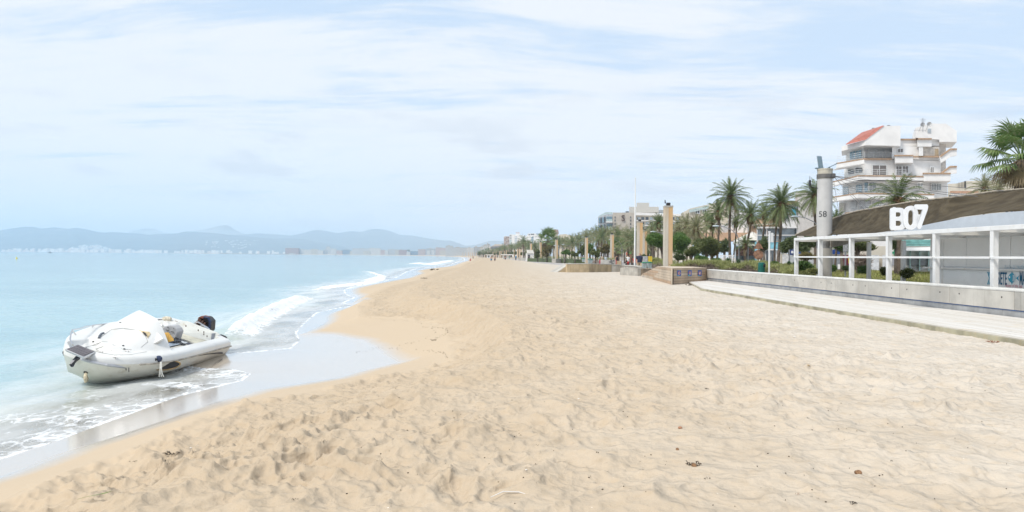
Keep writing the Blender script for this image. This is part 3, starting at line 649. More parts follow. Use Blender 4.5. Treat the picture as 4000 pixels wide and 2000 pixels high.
# the big pillar in the pavilion garden, with its number, lamp and guy wires
def build_big_pillar():
    Y = 31.5; base = P(3219, 1060, Y); x = base.x; top = P(3219, 660, Y).z
    r = empty('round_pillar', (x, Y, 0), 0, 'thick round grey pillar numbered 58 with guy wires fanning from its top', 'pillar')
    b = MB(); b.tube([(0, 0, -.3), (0, 0, top - .45)], .315, 28); b.obj('shaft', mat('pillar_grey_render', (.50, .50, .50), .8, var=.06, scale=.9, streak=.18, dirt=(.62, .6, .55)), r, smooth=False)
    b = MB(); b.tube([(0, 0, top - .45), (0, 0, top - .06)], .312, 28); b.tube([(0, 0, top - .06), (0, 0, top)], .325, 28); b.obj('cap', mat('old_cap_concrete', (.47, .44, .37), .85, var=.12, streak=.5, dirt=(.2, .18, .15)), r)
    b = MB(); b.tube([(0, 0, top - .42), (0, 0, top - .24)], .34, 28)
    for k in range(9): a = -.9 + k * .22; b.box(.34 * math.cos(a) - .02, .34 * math.cos(a) + .09, .34 * math.sin(a) - .02, .34 * math.sin(a) + .02, top - .40, top - .22)
    b.obj('cable_collar', mat('collar_steel', (.16, .155, .15), .6, .5), r)
    b = MB(); b.tube([(0, 0, 1.92), (0, 0, 2.22)], .322, 28); b.obj('steel_band', M_GREYMET, r)
    b = MB(); b.obox((-.22, 0, top + .30), (.09, 0, 0), (0, .05, .02), (-.04, 0, .26)); b.box(-.42, -.06, -.06, .06, top, top + .05); b.tube([(-.2, 0, top), (-.22, 0, top + .1)], .03, 6); b.obj('floodlight', mat('blue_grey_lamp', (.17, .24, .29), .4), r)
    b = MB(); b.slab([(.08, -.1, top + .02), (.12, .1, top + .02), (.54, .1, top + .22), (.50, -.1, top + .22)], (0, 0, .035)); b.tube([(.2, 0, top), (.2, 0, top + .1)], .03, 6); b.obj('flat_lamp', mat('blue_grey_lamp', ()), r)
    b = MB(); b.tube([(-.3, 0, top - .85), (-.60, 0, top - .82), (-.66, 0, top - .6)], .02, 6); b.box(-.70, -.62, -.04, .04, top - .75, top - .5); b.tube([(-.66, 0, top - .86), (-.66, 0, top - .32)], .012, 6); b.obj('antenna', M_DARKMET, r)
    # number
    cu = bpy.data.curves.new('digits', 'FONT'); cu.body = '58'; cu.size = .36; cu.extrude = .004; cu.space_character = 1.0
    to = bpy.data.objects.new('tmp', cu); col.objects.link(to); bpy.context.view_layer.update()
    me = bpy.data.meshes.new_from_object(to.evaluated_get(bpy.context.evaluated_depsgraph_get())); bpy.data.objects.remove(to)
    zt = P(3192, 848, Y).z
    for v in me.vertices:
        aa = -PI / 2 - .92 + (v.co.x - .1) / .322 * 1.0; z = v.co.y; rr = .322 + v.co.z
        v.co = (rr * math.cos(aa), rr * math.sin(aa), zt + z)
    link('number', me, mat('number_ink', (.06, .065, .075), .6), r)
    # guy wires run from the collar down to the canopy edge
    wires = [(3470, 805, 22), (3595, 788, 19.5), (3640, 782, 19), (3760, 770, 17.5), (3820, 768, 17), (3920, 745, 16.5), (3280, 848, 27), (3380, 822, 25), (3400, 822, 24)]
    b = MB(); s = Vector((.33, -.05, top - .3))
    for wx, wy, wy_ in wires:
        e = P(wx, wy, wy_) - Vector((x, Y, 0)); m_ = (s + e) / 2 + Vector((0, 0, -.05)); b.tube([s, m_, e], .007, 5)
    b.obj('guy_wires', mat('wire_grey', (.10, .10, .11), .5, .3), r)
build_big_pillar()
# flag pole
fb = G(2479, 1065, 0); Yf = fb.y
r = empty('flagpole', tuple(fb), 0, 'tall thin white flagpole standing in the sand in front of the grey wall', 'flagpole')
zt = P(2479, 697, Yf).z
b = MB(); b.tube([(0, 0, -.2), (0, 0, zt * .5), (0, 0, zt - .6)], [.09, .075, .05], 10); b.obj('pole', mat('white_pole', (.78, .78, .78), .35, var=.03), r)
b = MB(); b.tube([(0, 0, zt - .6), (0, 0, zt)], .04, 8); b.ellipsoid((0, 0, zt + .04), (.08, .08, .06), 8, 5); b.obj('finial', M_WHITE, r)
b = MB(); b.tube([(0, 0, .15), (0, 0, .55)], .115, 10); b.obj('base_sleeve', M_CONC2, r)
# ================================================================ the beach bar: canopy, frame, kiosk, lettering
FX = 13.05                                  # front line of the frame, inland of the wall
def fx(Y): return wp(Y, 0.95)
ZT, ZR = 2.345, 1.52
def py_to_Y(px, off=.95):
    """distance at which the frame line is seen at column px"""
    lo, hi = 8.0, 60.0
    for _ in range(50):
        m = (lo + hi) / 2
        if wp(m, off) / m * FPX > px - 2000 - 0: lo = m
        else: hi = m
    return lo
def build_frame():
    rm = bpy.data.materials.new('translucent_roof_sheet'); rm.use_nodes = True; t = NT(rm.node_tree); tl = t.new('ShaderNodeBsdfTransparent', i_Color=(.93, .90, .84, 1)); mx = t.new('ShaderNodeMixShader', i_0=.88, i_1=t.n['Principled BSDF'].outputs[0], i_2=tl.outputs[0]); t.l.new(mx.outputs[0], t.n['Material Output'].inputs[0])
    r = empty('pavilion_frame', (0, 0, 0), 0, 'white steel pergola frame of posts and rails behind the concrete wall', 'pavilion')
    cols_ = [3111, 3205, 3327, 3473, 3657, 3884]; Ys = [py_to_Y(c) for c in cols_]; step = Ys[-2] - Ys[-1]; Ys += [Ys[-1] - 2.6, Ys[-1] - 5.2]
    back = 2.6
    for k, Y in enumerate(Ys):
        b = MB(); b.box(-.07, .07, -.07, .07, -.1, ZT - .09); o = b.obj('post', M_WHITE, r, bevel=.006); o.location = (fx(Y), Y, 0)
        f = MB(); f.box(-.105, -.075, -.1, .03, ZR, ZT - .1); f.obj('hinge_rail', M_WHITE, o)
        if k not in (0,) and k < 6:
            b = MB(); b.box(-.07, .07, -.07, .07, -.1, ZT - .15); o = b.obj('post', M_WHITE, r, bevel=.006); o.location = (fx(Y) + back, Y + 1.2, 0)
        b = MB(); b.slab([(fx(Y) - .06, Y - .04, ZT - .14), (fx(Y) + back + .1, Y - .04, ZT - .14), (fx(Y) + back + .1, Y + .05, ZT - .14), (fx(Y) - .06, Y + .05, ZT - .14)], (0, 0, .12)); b.obj('cross_beam', M_WHITE, r)
    for k in range(len(Ys) - 1):
        a, c = Ys[k], Ys[k + 1]
        b = MB(); b.slab([(fx(a) - .12, a, ZT - .10), (fx(a) + .05, a, ZT - .10), (fx(c) + .05, c + .01, ZT - .10), (fx(c) - .12, c + .01, ZT - .10)], (0, 0, .125)); b.obj('top_beam', M_WHITE, r, bevel=.008)
        b = MB(); b.slab([(fx(a) - .12, a - .02, ZR - .03), (fx(a) - .065, a - .02, ZR - .03), (fx(c) - .065, c + .04, ZR - .03), (fx(c) - .12, c + .04, ZR - .03)], (0, 0, .062)); b.obj('rail', M_WHITE, r, bevel=.006)
        b = MB(); b.slab([(fx(a) + back, a, ZT - .12), (fx(a) + back + .1, a, ZT - .12), (fx(c) + back + .1, c, ZT - .12), (fx(c) + back, c, ZT - .12)], (0, 0, .11)); b.obj('back_beam', M_WHITE, r)
    b = MB(); a, c = Ys[0], Ys[-1]
    b.slab([(fx(a) + .06, a, ZT - .01), (fx(a) + back, a, ZT - .01), (fx(c) + back, c, ZT - .01), (fx(c) + .06, c, ZT - .01)], (0, 0, .02)); b.obj('roof_sheet', rm, r)
    return Ys
FYS = build_frame()
def canopy_mat():
    m = bpy.data.materials.new('brown_shade_mesh'); m.use_nodes = True; t = NT(m.node_tree); b = t.n['Principled BSDF']; p = t.pos()
    n = t.noise(t.mapping(p, (.25, 1.6, 3)), 1.6, 5, .6); f = t.new('ShaderNodeTexWave', i_Vector=p, i_Scale=9.0, i_Distortion=1.5, i_Detail=2).outputs[1]
    c = t.mix(t.ramp(n, .35, .65), (.10, .083, .052), (.22, .185, .12)); c = t.mix(t.math('MULTIPLY', f, .3), c, (.07, .05, .035))
    t.set(b.inputs['Base Color'], c); b.inputs['Roughness'].default_value = .85; t.set(b.inputs['Normal'], t.bump(n, .9, .25))
    tl = t.new('ShaderNodeBsdfTranslucent', i_Color=(.26, .20, .14, 1)); mx = t.new('ShaderNodeMixShader', i_0=.5, i_1=b.outputs[0], i_2=tl.outputs[0]); tp = t.new('ShaderNodeBsdfTransparent'); m2 = t.new('ShaderNodeMixShader', i_0=.09, i_1=mx.outputs[0], i_2=tp.outputs[0]); t.l.new(m2.outputs[0], t.n['Material Output'].inputs[0]); return m
def build_canopy():
    r = empty('shade_canopy', (0, 0, 0), 0, 'big curved brown mesh shade sail over the beach bar', 'canopy')
    # upper edge (inland / high) and lower edge (seaward / low), read along the photograph
    up = [(3108, 919.5, 36), (3168, 893, 35), (3215, 871, 34), (3280, 846, 32.5), (3350, 827, 31), (3470, 806, 28.5), (3595, 786, 26), (3720, 774, 24), (3880, 751, 24), (4020, 740, 22.5), (4200, 722, 21), (4420, 700, 19.5)]
    lo = [(3108, 921.5, 34.5), (3168, 921, 32.8), (3240, 920, 31), (3330, 914, 28.7), (3420, 908, 27), (3480, 903, 26), (3560, 892, 24.8), (3640, 873, 23.6), (3760, 849, 22), (3880, 832, 20.8), (4020, 816, 19.5), (4200, 798, 18)]
    N = 12; vs = []; fs = []
    A = [P(*q) for q in up]; B = [P(*q) for q in lo]
    for i, (a, b_) in enumerate(zip(A, B)):
        for j in range(N + 1):
            k = j / N; v = a.lerp(b_, k); v.z += -.10 * math.sin(PI * k) * min(1, i / 2) + .02 * math.sin(i * 2.1 + j * 1.3); vs.append(v)
    n = N + 1
    for i in range(len(A) - 1):
        for j in range(N): fs.append((i * n + j, (i + 1) * n + j, (i + 1) * n + j + 1, i * n + j + 1))
    b = MB(); b.add(vs, fs); o = b.obj('sail', canopy_mat(), r, smooth=True); s = o.modifiers.new('thick', 'SOLIDIFY'); s.thickness = .012
    e = MB(); e.tube([a + Vector((0, 0, .03)) for a in A], .035, 6); e.obj('edge_hem', mat('pale_canvas_hem', (.42, .37, .30), .8, var=.15, scale=4), r)
    for j in (4, 8):
        e = MB(); e.tube([Vector(vs[i * n + j]) + Vector((0, 0, -.03)) for i in range(2, len(A))], .012, 5); e.obj('support_cable', M_DARKMET, r)
    b = MB(); a, c = P(3246, 968, 30.6), P(3400, 935, 33); b.slab([a, c, c + Vector((0, 0, .14)), a + Vector((0, 0, .32))], (0, .08, 0)); b.obj('tension_strap', mat('strap_webbing', (.27, .25, .23), .8), r)
build_canopy()
M_KW = mat('kiosk_white', (.84, .88, .92), .55, var=.03, scale=.8, dirt=(.55, .58, .62))
M_KB = mat('kiosk_shutter', (.84, .85, .86), .55, var=.03, scale=.8)
def text_mesh(body, size, ext=.002, bold=0.0, shear=0.0, align='LEFT', sp=1.0, res=3):
    cu = bpy.data.curves.new('t', 'FONT'); cu.body = body; cu.size = size; cu.extrude = ext; cu.offset = bold; cu.shear = shear; cu.align_x = align; cu.space_character = sp; cu.resolution_u = res
    to = bpy.data.objects.new('tmp', cu); col.objects.link(to); bpy.context.view_layer.update()
    me = bpy.data.meshes.new_from_object(to.evaluated_get(bpy.context.evaluated_depsgraph_get())); bpy.data.objects.remove(to); return me
def place_text(me, origin, right, up, sx=1, sy=1, center=False):
    """lay the letters on a wall: right and up are unit vectors in the wall"""
    right, up = Vector(right).normalized(), Vector(up).normalized(); n = right.cross(up)
    xs = [v.co.x for v in me.vertices]; ys = [v.co.y for v in me.vertices]; ox = (min(xs) + max(xs)) / 2 if center else min(xs); oy = min(ys)
    for v in me.vertices:
        c = v.co.copy(); v.co = Vector(origin) + right * (c.x - ox) * sx + up * (c.y - oy) * sy + n * c.z
    return me
def build_kiosk():
    # white kiosk box behind the frame: front face parallel to the wall
    offK = 3.55
    def kx(Y): return wp(Y, offK)
    Y1 = py_to_Y(3634, offK); Y0 = Y1 - 11.0
    r = empty('beach_kiosk', (0, 0, 0), 0, 'closed white beach bar kiosk with blue fish lettering on its counter', 'kiosk')
    b = MB(); b.slab([(kx(Y0), Y0, -.1), (kx(Y0) + 3, Y0, -.1), (kx(Y1) + 3, Y1, -.1), (kx(Y1), Y1, -.1)], (0, 0, 2.45)); b.obj('wall', M_KW, r)
    # shutters
    y = Y1 - .12; k = 0
    while y > Y0 + .5:
        y2 = y - (2.1 if k else 1.95); b = MB(); b.slab([(kx(y) - .03, y - .01, 1.22), (kx(y2) - .03, y2 + .01, 1.22), (kx(y2) - .03, y2 + .01, 2.20), (kx(y) - .03, y - .01, 2.20)], (.028, 0, 0)); b.obj('shutter', M_KB, r, bevel=.004); y = y2; k += 1
    b = MB(); b.slab([(kx(Y0) - .22, Y0, 1.13), (kx(Y0) - .002, Y0, 1.13), (kx(Y1) - .002, Y1 + .1, 1.13), (kx(Y1) - .22, Y1 + .1, 1.13)], (0, 0, .06)); b.obj('counter', M_WHITE, r, bevel=.01)
    b = MB(); b.slab([(kx(Y0) - .045, Y0, -.05), (kx(Y0) - .003, Y0, -.05), (kx(Y1) - .003, Y1 - .06, -.05), (kx(Y1) - .045, Y1 - .06, -.05)], (0, 0, 1.17)); b.obj('counter_front', M_KW, r)
    # curved white fascia above, disappearing under the sail
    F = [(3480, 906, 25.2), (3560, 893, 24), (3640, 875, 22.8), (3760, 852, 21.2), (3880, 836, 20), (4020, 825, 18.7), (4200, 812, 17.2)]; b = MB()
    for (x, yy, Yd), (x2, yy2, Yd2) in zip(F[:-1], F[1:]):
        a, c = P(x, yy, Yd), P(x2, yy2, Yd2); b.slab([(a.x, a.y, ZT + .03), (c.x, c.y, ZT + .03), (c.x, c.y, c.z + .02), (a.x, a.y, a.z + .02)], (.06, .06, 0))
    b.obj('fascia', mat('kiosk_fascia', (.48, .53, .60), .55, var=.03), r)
    # lettering on the counter front; only what can be read from here continues past the frame edge
    d = Vector((wp(10) - wp(20), -10, 0)).normalized(); up = Vector((0, 0, 1))
    mb_ = mat('logo_blue', (.03, .22, .42), .5, var=.04); mt = mat('logo_teal', (.04, .36, .55), .5, var=.04); mp = mat('logo_pink', (.72, .30, .38), .5, var=.05); ml = mat('logo_pale_blue', (.34, .55, .66), .5)
    def at(px, py):
        Yk = py_to_Y(px, offK - .05); return Vector((wp(Yk, offK - .052), Yk, P(px, py, Yk).z))
    o = at(3898, 1112); h = P(3898, 1062, o.y).z - o.z
    me = place_text(text_mesh('SIETE', 1, .004, .012), (0, 0, 0), d, up); w = max((v.co - Vector()).dot(d) for v in me.vertices); hh = max(v.co.z for v in me.vertices)
    e = at(3934, 1112); sx = (e - o).dot(d) / w
    for v in me.vertices: k = v.co.dot(d); z = v.co.z; v.co = o + d * k * sx + up * z * (h / hh) + Vector((-.002, 0, 0))
    link('lettering', me, mb_, r, label='blue word SIETE')
    o2 = at(3984, 1114); me = place_text(text_mesh('MARES', 1, .004, .012), (0, 0, 0), d, up)
    for v in me.vertices: k = v.co.dot(d); z = v.co.z; v.co = o2 + d * k * sx * .95 + up * z * (h / hh) * 1.06 + Vector((-.002, 0, 0))
    link('lettering', me, mb_, r, label='blue word MARES')
    # fish
    c = at(3957, 1086); ph = P(3957, 1060, c.y).z - c.z; e = at(3982, 1086); L = (e - c).dot(d); fish = []
    L0 = (at(3938, 1086) - c).dot(d)
    for k in range(13): th = PI - k * PI / 12; fish.append((L0 + (L * .55 - L0) * (1 - (math.cos(PI - th) + 1) / 2) if False else L0 + (L * .55 - L0) * k / 12, ph * .72 * math.sin(PI * k / 12) ** .75 + (ph * .28 if k == 6 else 0)))
    pts = fish + [(L, ph * .42), (L * .86, 0), (L, -ph * .42)] + [(a, -b_ * 1.0) for a, b_ in fish[::-1][:-1]]
    b = MB(); b.slab([c + d * a + up * b_ + Vector((-.003, 0, 0)) for a, b_ in pts], (-.004, 0, 0)); b.obj('fish_emblem', mt, r)
    b = MB()
    for k in range(5): a = L * (.05 + .1 * k); b.slab([c + d * a + up * (-ph * .5) + Vector((-.008, 0, 0)), c + d * (a + .012) + up * (-ph * .5) + Vector((-.008, 0, 0)), c + d * (a + .012) + up * (ph * .5) + Vector((-.008, 0, 0)), c + d * a + up * (ph * .5) + Vector((-.008, 0, 0))], (-.002, 0, 0))
    q = c + d * L0 * .62 + up * ph * .12 + Vector((-.008, 0, 0)); b.slab([q + d * .035 * math.cos(t_) + up * .035 * math.sin(t_) for t_ in [i * .63 for i in range(10)]], (-.002, 0, 0)); b.obj('fish_stripes', M_KW, r)
    # striped arrow tail
    b = MB(); o = at(3858, 1111); e = at(3880, 1111); top_ = P(3858, 1062, o.y).z - o.z; w = (e - o).dot(d)
    for k in range(4):
        s = w * (k * .26); b.slab([o + d * (s + w * .30) + up * top_ * .5, o + d * (s + w * .44) + up * top_ * .5, o + d * (s + w * .12) + up * top_, o + d * (s - w * .04) + up * top_], (-.004, 0, 0))
        b.slab([o + d * (s - w * .04), o + d * (s + w * .12), o + d * (s + w * .44) + up * top_ * .48, o + d * (s + w * .30) + up * top_ * .48], (-.004, 0, 0))
    b.obj('arrow_emblem', mt, r)
    o = at(3926, 1050); o_e = at(3998, 1050); me = place_text(text_mesh('PLAYA DE PALMA', 1, .004, -.01, sp=1.25), (0, 0, 0), d, up); w = max(v.co.dot(d) for v in me.vertices)
    for v in me.vertices: k = v.co.dot(d); z = v.co.z; v.co = o + d * k * ((o_e - o).dot(d) * 1.05 / w) + up * z * .17 + Vector((-.002, 0, 0))
    link('lettering', me, ml, r, label='thin pale blue words PLAYA DE PALMA')
    o = at(3927, 1121); o_e = at(3994, 1121); me = place_text(text_mesh('House of the Sea', 1, .004, 0, shear=.35), (0, 0, 0), d, up); w = max(v.co.dot(d) for v in me.vertices)
    for v in me.vertices: k = v.co.dot(d); z = v.co.z; v.co = o + d * k * ((o_e - o).dot(d) / w) + up * z * .155 + Vector((-.002, 0, 0))
    link('lettering', me, mp, r, label='pink script House of the Sea')
    o = at(3640, 1052); me = place_text(text_mesh('M', .1, .004), o, d, up); link('lettering', me, mt, r, label='tiny blue mark at the kiosk corner')
build_kiosk()
def build_b07():
    # big white letters standing on the front beam, facing the beach
    Yc = 18.9; d = Vector((1, -.28, 0)).normalized()
    base = P(3477, 899, 19.6); r = empty('letter_sign', tuple(base), 0, 'big white rounded letters B07 standing on the pavilion roof edge', 'sign')
    rad = lambda cx, cy, rx, ry, a0, a1, n=9: [(cx + rx * math.cos(math.radians(a0 + (a1 - a0) * i / (n - 1))), cy + ry * math.sin(math.radians(a0 + (a1 - a0) * i / (n - 1)))) for i in range(n)]
    SH = {'B': [rad(.12, .12, .12, .12, 180, 270, 5) + rad(.62, .29, .38, .29, -90, 60) + [(.80, .53)] + rad(.60, .74, .34, .26, -45, 90) + rad(.12, .88, .12, .12, 90, 180, 5),
                [(.34, .19)] + rad(.56, .305, .14, .115, -90, 90, 7) + [(.34, .42)], [(.34, .60)] + rad(.54, .70, .12, .10, -90, 90, 7) + [(.34, .80)]],
          '0': [rad(.5, .36, .5, .36, 180, 360, 13) + rad(.5, .64, .5, .36, 0, 180, 13), rad(.5, .36, .18, .18, 180, 360, 9) + rad(.5, .64, .18, .18, 0, 180, 9)],
          '7': [rad(.09, .90, .09, .10, 90, 250, 7) + [(.60, .79), (.22, .12)] + rad(.36, .08, .13, .08, 180, 330, 6) + [(.97, .80)] + rad(.88, .90, .12, .10, -30, 90, 7)]}
    def place(ch, x0, x1, yb, yt, Yd, mname):
        cu = bpy.data.curves.new('l', 'CURVE'); cu.dimensions = '2D'; cu.fill_mode = 'BOTH'; cu.extrude = .5
        for pl in SH[ch]:
            sp = cu.splines.new('POLY'); sp.points.add(len(pl) - 1); sp.use_cyclic_u = True
            for q, (u, v) in zip(sp.points, pl): q.co = (u, v, 0, 1)
        to = bpy.data.objects.new('tmp', cu); col.objects.link(to); bpy.context.view_layer.update()
        me = bpy.data.meshes.new_from_object(to.evaluated_get(bpy.context.evaluated_depsgraph_get())); bpy.data.objects.remove(to)
        a = P(x0, yb, Yd); e = P(x1, yb, Yd); t = P(x0, yt, Yd); w = (e.x - a.x) / d.x; h = t.z - a.z; n = Vector((-d.y, d.x, 0))
        for v in me.vertices:
            c = v.co.copy(); v.co = (a - base) + d * (c.x * w) + Vector((0, 0, c.y * h)) - n * (c.z * .09)
        o = link('letter', me, mat('letter_white', (.72, .74, .77), .5, var=.02), r, label=mname)
    place('B', 3476, 3531, 899, 812, 19.6, 'letter B'); place('0', 3527, 3577, 898, 804, 19.25, 'digit 0'); place('7', 3571, 3616, 895, 799, 18.9, 'digit 7')
    b = MB()
    for px in (3500,):
        a = P(px, 905, 19.7) - base; b.box(a.x - .025, a.x + .025, a.y + .08, a.y + .13, ZT - base.z, ZT - base.z + .55)
    b.box(P(3600, 900, 19.4).x - base.x + .1, P(3612, 900, 19.4).x - base.x + .1, .1, .15, ZT - base.z, ZT - base.z + .35)
    b.obj('bracket', M_WHITE, r)
build_b07()
# ================================================================ hills across the bay
def hill_mat(name, c1, c2, c3):
    m = bpy.data.materials.new(name); m.use_nodes = True; t = NT(m.node_tree); b = t.n['Principled BSDF']; p = t.pos()
    n = t.noise(p, .004, 8, .65); c = t.mix(t.ramp(n, .35, .65), c1, c2); c = t.mix(t.math('MULTIPLY', t.ramp(t.noise(t.mapping(p, (1, 1, 2), loc=(700, 0, 0)), .006, 6, .7), .55, .68), .7), c, c3)
    t.set(b.inputs['Base Color'], c); b.inputs['Roughness'].default_value = 1; b.inputs['Specular IOR Level'].default_value = 0; return m
RIDGES = {}
def ridge(name, label, pts, Yr, Yf, m, seed, ext=0):
    xs = [p[0] for p in pts]; n = int((xs[-1] - xs[0]) / 5); X = np.linspace(xs[0], xs[-1], n); Yp = np.interp(X, xs, [p[1] for p in pts])
    K = 26; vs = []; rt = []
    for i in range(n):
        a, b = ray(X[i], Yp[i]); top = EYE - b * Yr; rt.append(top)
        for k in range(K + 1):
            f = k / K; Y = Yf + (Yr - Yf) * f; X_ = a * Yr * (1 - .0 * f) * (Y / Yr) 
            nz = fbm(np.array(X_ * .003 + seed), np.array(Y * .003)) - .47; nz2 = fbm(np.array(X_ * .012 + seed), np.array(Y * .006), 1) - .47
            z = 1.5 + (top - 1.5) * (f ** 1.15) + (nz * 70 + nz2 * 26) * math.sin(PI * f) ** .8 * min(1, top / 160)
            lim = (EYE + (top - EYE) * Y / Yr); z = min(z, lim) if k < K else top + (nz2 * 5)
            vs.append((X_, Y, z))
        vs.append((a * Yr * (1 + 900 / Yr), Yr + 900, top * .55))
    n2 = K + 2; fs = [(i * n2 + k, (i + 1) * n2 + k, (i + 1) * n2 + k + 1, i * n2 + k + 1) for i in range(n - 1) for k in range(n2 - 1)]
    b = MB(); b.add(vs, fs); o = b.obj(name, m, smooth=True, kind='structure', label=label); RIDGES[label] = (xs[0], xs[-1], np.array(X), np.array(rt), Yr, Yf)
    return o
Mh = hill_mat('hill_forest', (.04, .06, .06), (.07, .09, .085), (.20, .20, .18)); Mh2 = hill_mat('hill_rock', (.13, .14, .11), (.26, .25, .22), (.36, .33, .28))
ridge('hills', 'forested low hills behind the town on the left', [(-700, 905), (-500, 880), (-250, 900), (0, 900), (50, 891), (97, 885.6), (132, 886.4), (163, 893), (213, 888), (264, 894), (299, 889), (334, 895), (373, 904.6), (404, 908.5), (446, 906), (497, 910.5), (543, 912.4), (582, 918), (613, 914), (691, 911.6), (726, 903.5), (772, 906.6), (834, 910.5), (904, 918), (978, 924), (1060, 932), (1128, 931), (1186, 934), (1240, 945), (1330, 960), (1400, 985)], 8000, 6350, Mh, 1)
ridge('hills', 'middle range of hills right of the bay', [(900, 920), (1000, 911.6), (1058, 914), (1136, 920), (1186, 910.5), (1221, 900), (1248, 898), (1279, 903.5), (1318, 911), (1349, 906), (1373, 902.7), (1411, 906.6), (1439, 897), (1458, 894), (1505, 897.7), (1540, 908.5), (1563, 918), (1613, 920), (1660, 929), (1718, 937.6), (1761, 939.6), (1796, 951), (1819, 960), (1854, 957), (1889, 947), (1916, 940), (1963, 941), (2100, 948), (2400, 965), (2700, 975)], 9800, 7600, Mh, 5)
ridge('hills', 'far rocky mountain peaks', [(440, 930), (497, 910), (516, 901), (567, 892), (609, 895), (640, 908.5), (700, 915), (749, 903), (815, 893), (846, 885), (877, 878), (897, 883), (920, 899), (943, 910.5), (978, 918), (1050, 930)], 12200, 10300, Mh2, 9)
b = MB(); b.prism([(-1010, 3425), (-1445, 3625), (-1560, 3720), (-1700, 3790), (-1500, 3800), (-1000, 3500)], ZS - 1, ZS + 2.2); b.obj('headland', mat('headland_rock', (.16, .15, .12), .9), kind='structure', label='low rocky headland')
b = MB()
pts = [(1038, 992.6), (1046, 991.8), (1056, 992.8)]
b.prism([(-2290 * .9 + i * 14, 5600 * .9 + (i % 2) * 12) for i in range(5)] + [(-2290 * .9 + 56 - i * 14, 5640 * .9) for i in range(5)], ZS - 1, ZS + 5); 
b.obj('breakwater', mat('headland_rock', ()), label='dark low breakwater in front of the far town', cat='breakwater')
# ---------------------------------------------------------------- far buildings
def far_mat(name, c, win=(.16, .18, .20), fl=3.0, wd=3.2, fw=.55, fh=.5, bands=False):
    """rendered wall with rows of windows too small to model"""
    if name in _mats: return _mats[name]
    m = bpy.data.materials.new(name); m.use_nodes = True; t = NT(m.node_tree); b = t.n['Principled BSDF']; p = t.coord('Object')
    x = t.new('ShaderNodeSeparateXYZ', i_0=p).outputs; h = t.math('ADD', x[0], t.math('MULTIPLY', x[1], .7))
    u = t.math('FRACT', t.math('DIVIDE', h, wd)); v = t.math('FRACT', t.math('DIVIDE', x[2], fl))
    mk = t.math('MULTIPLY', t.math('LESS_THAN', v, fh), 1.0 if bands else t.math('LESS_THAN', u, fw))
    up = t.math('LESS_THAN', t.new('ShaderNodeSeparateXYZ', i_0=t.coord('Normal')).outputs[2], .5)
    c_ = t.mix(t.noise(p, .2, 3), tuple(k * .85 for k in c), c)
    t.set(b.inputs['Base Color'], t.mix(t.math('MULTIPLY', mk, up), c_, win)); b.inputs['Roughness'].default_value = .8; _mats[name] = m; return m
FM = [far_mat('far_white', (.62, .60, .57)), far_mat('far_cream', (.56, .50, .40)), far_mat('far_pink', (.50, .34, .28)), far_mat('far_banded', (.66, .65, .63), bands=True, fh=.45), far_mat('far_grey', (.40, .40, .40)), far_mat('far_blue', (.16, .24, .34)), far_mat('far_redbrown', (.36, .20, .16)), far_mat('far_plain', (.60, .57, .52), fw=.35)]
M_ROOF = mat('flat_roof', (.45, .42, .38), .9)
def far_building(x0, x1, yt, Y, mi, label, group=None, name='building', depth=18, base=None, tower=False, rnd=random.Random(1)):
    a = ray(x0, yt)[0] * Y; c = ray(x1, yt)[0] * Y; z = EYE - ray((x0 + x1) / 2, yt)[1] * Y; z0 = ZS if base is None else base
    r = empty(name, ((a + c) / 2, Y, z0), 0, label, 'building', group); w = (c - a) / 2; H = z - z0
    b = MB(); b.box(-w, w, 0, depth, -4, H); wo = b.obj('wall', FM[mi] if isinstance(mi, int) else mi, r)
    b = MB(); k = rnd.uniform(-.5, .3); b.box(w * (k - .25), w * (k + .25), 2, 8, H, H + 2.4); b.box(-w - .2, w + .2, -.2, depth, H, H + .6); b.obj('roof', M_ROOF if not tower else FM[0], r)
    return r
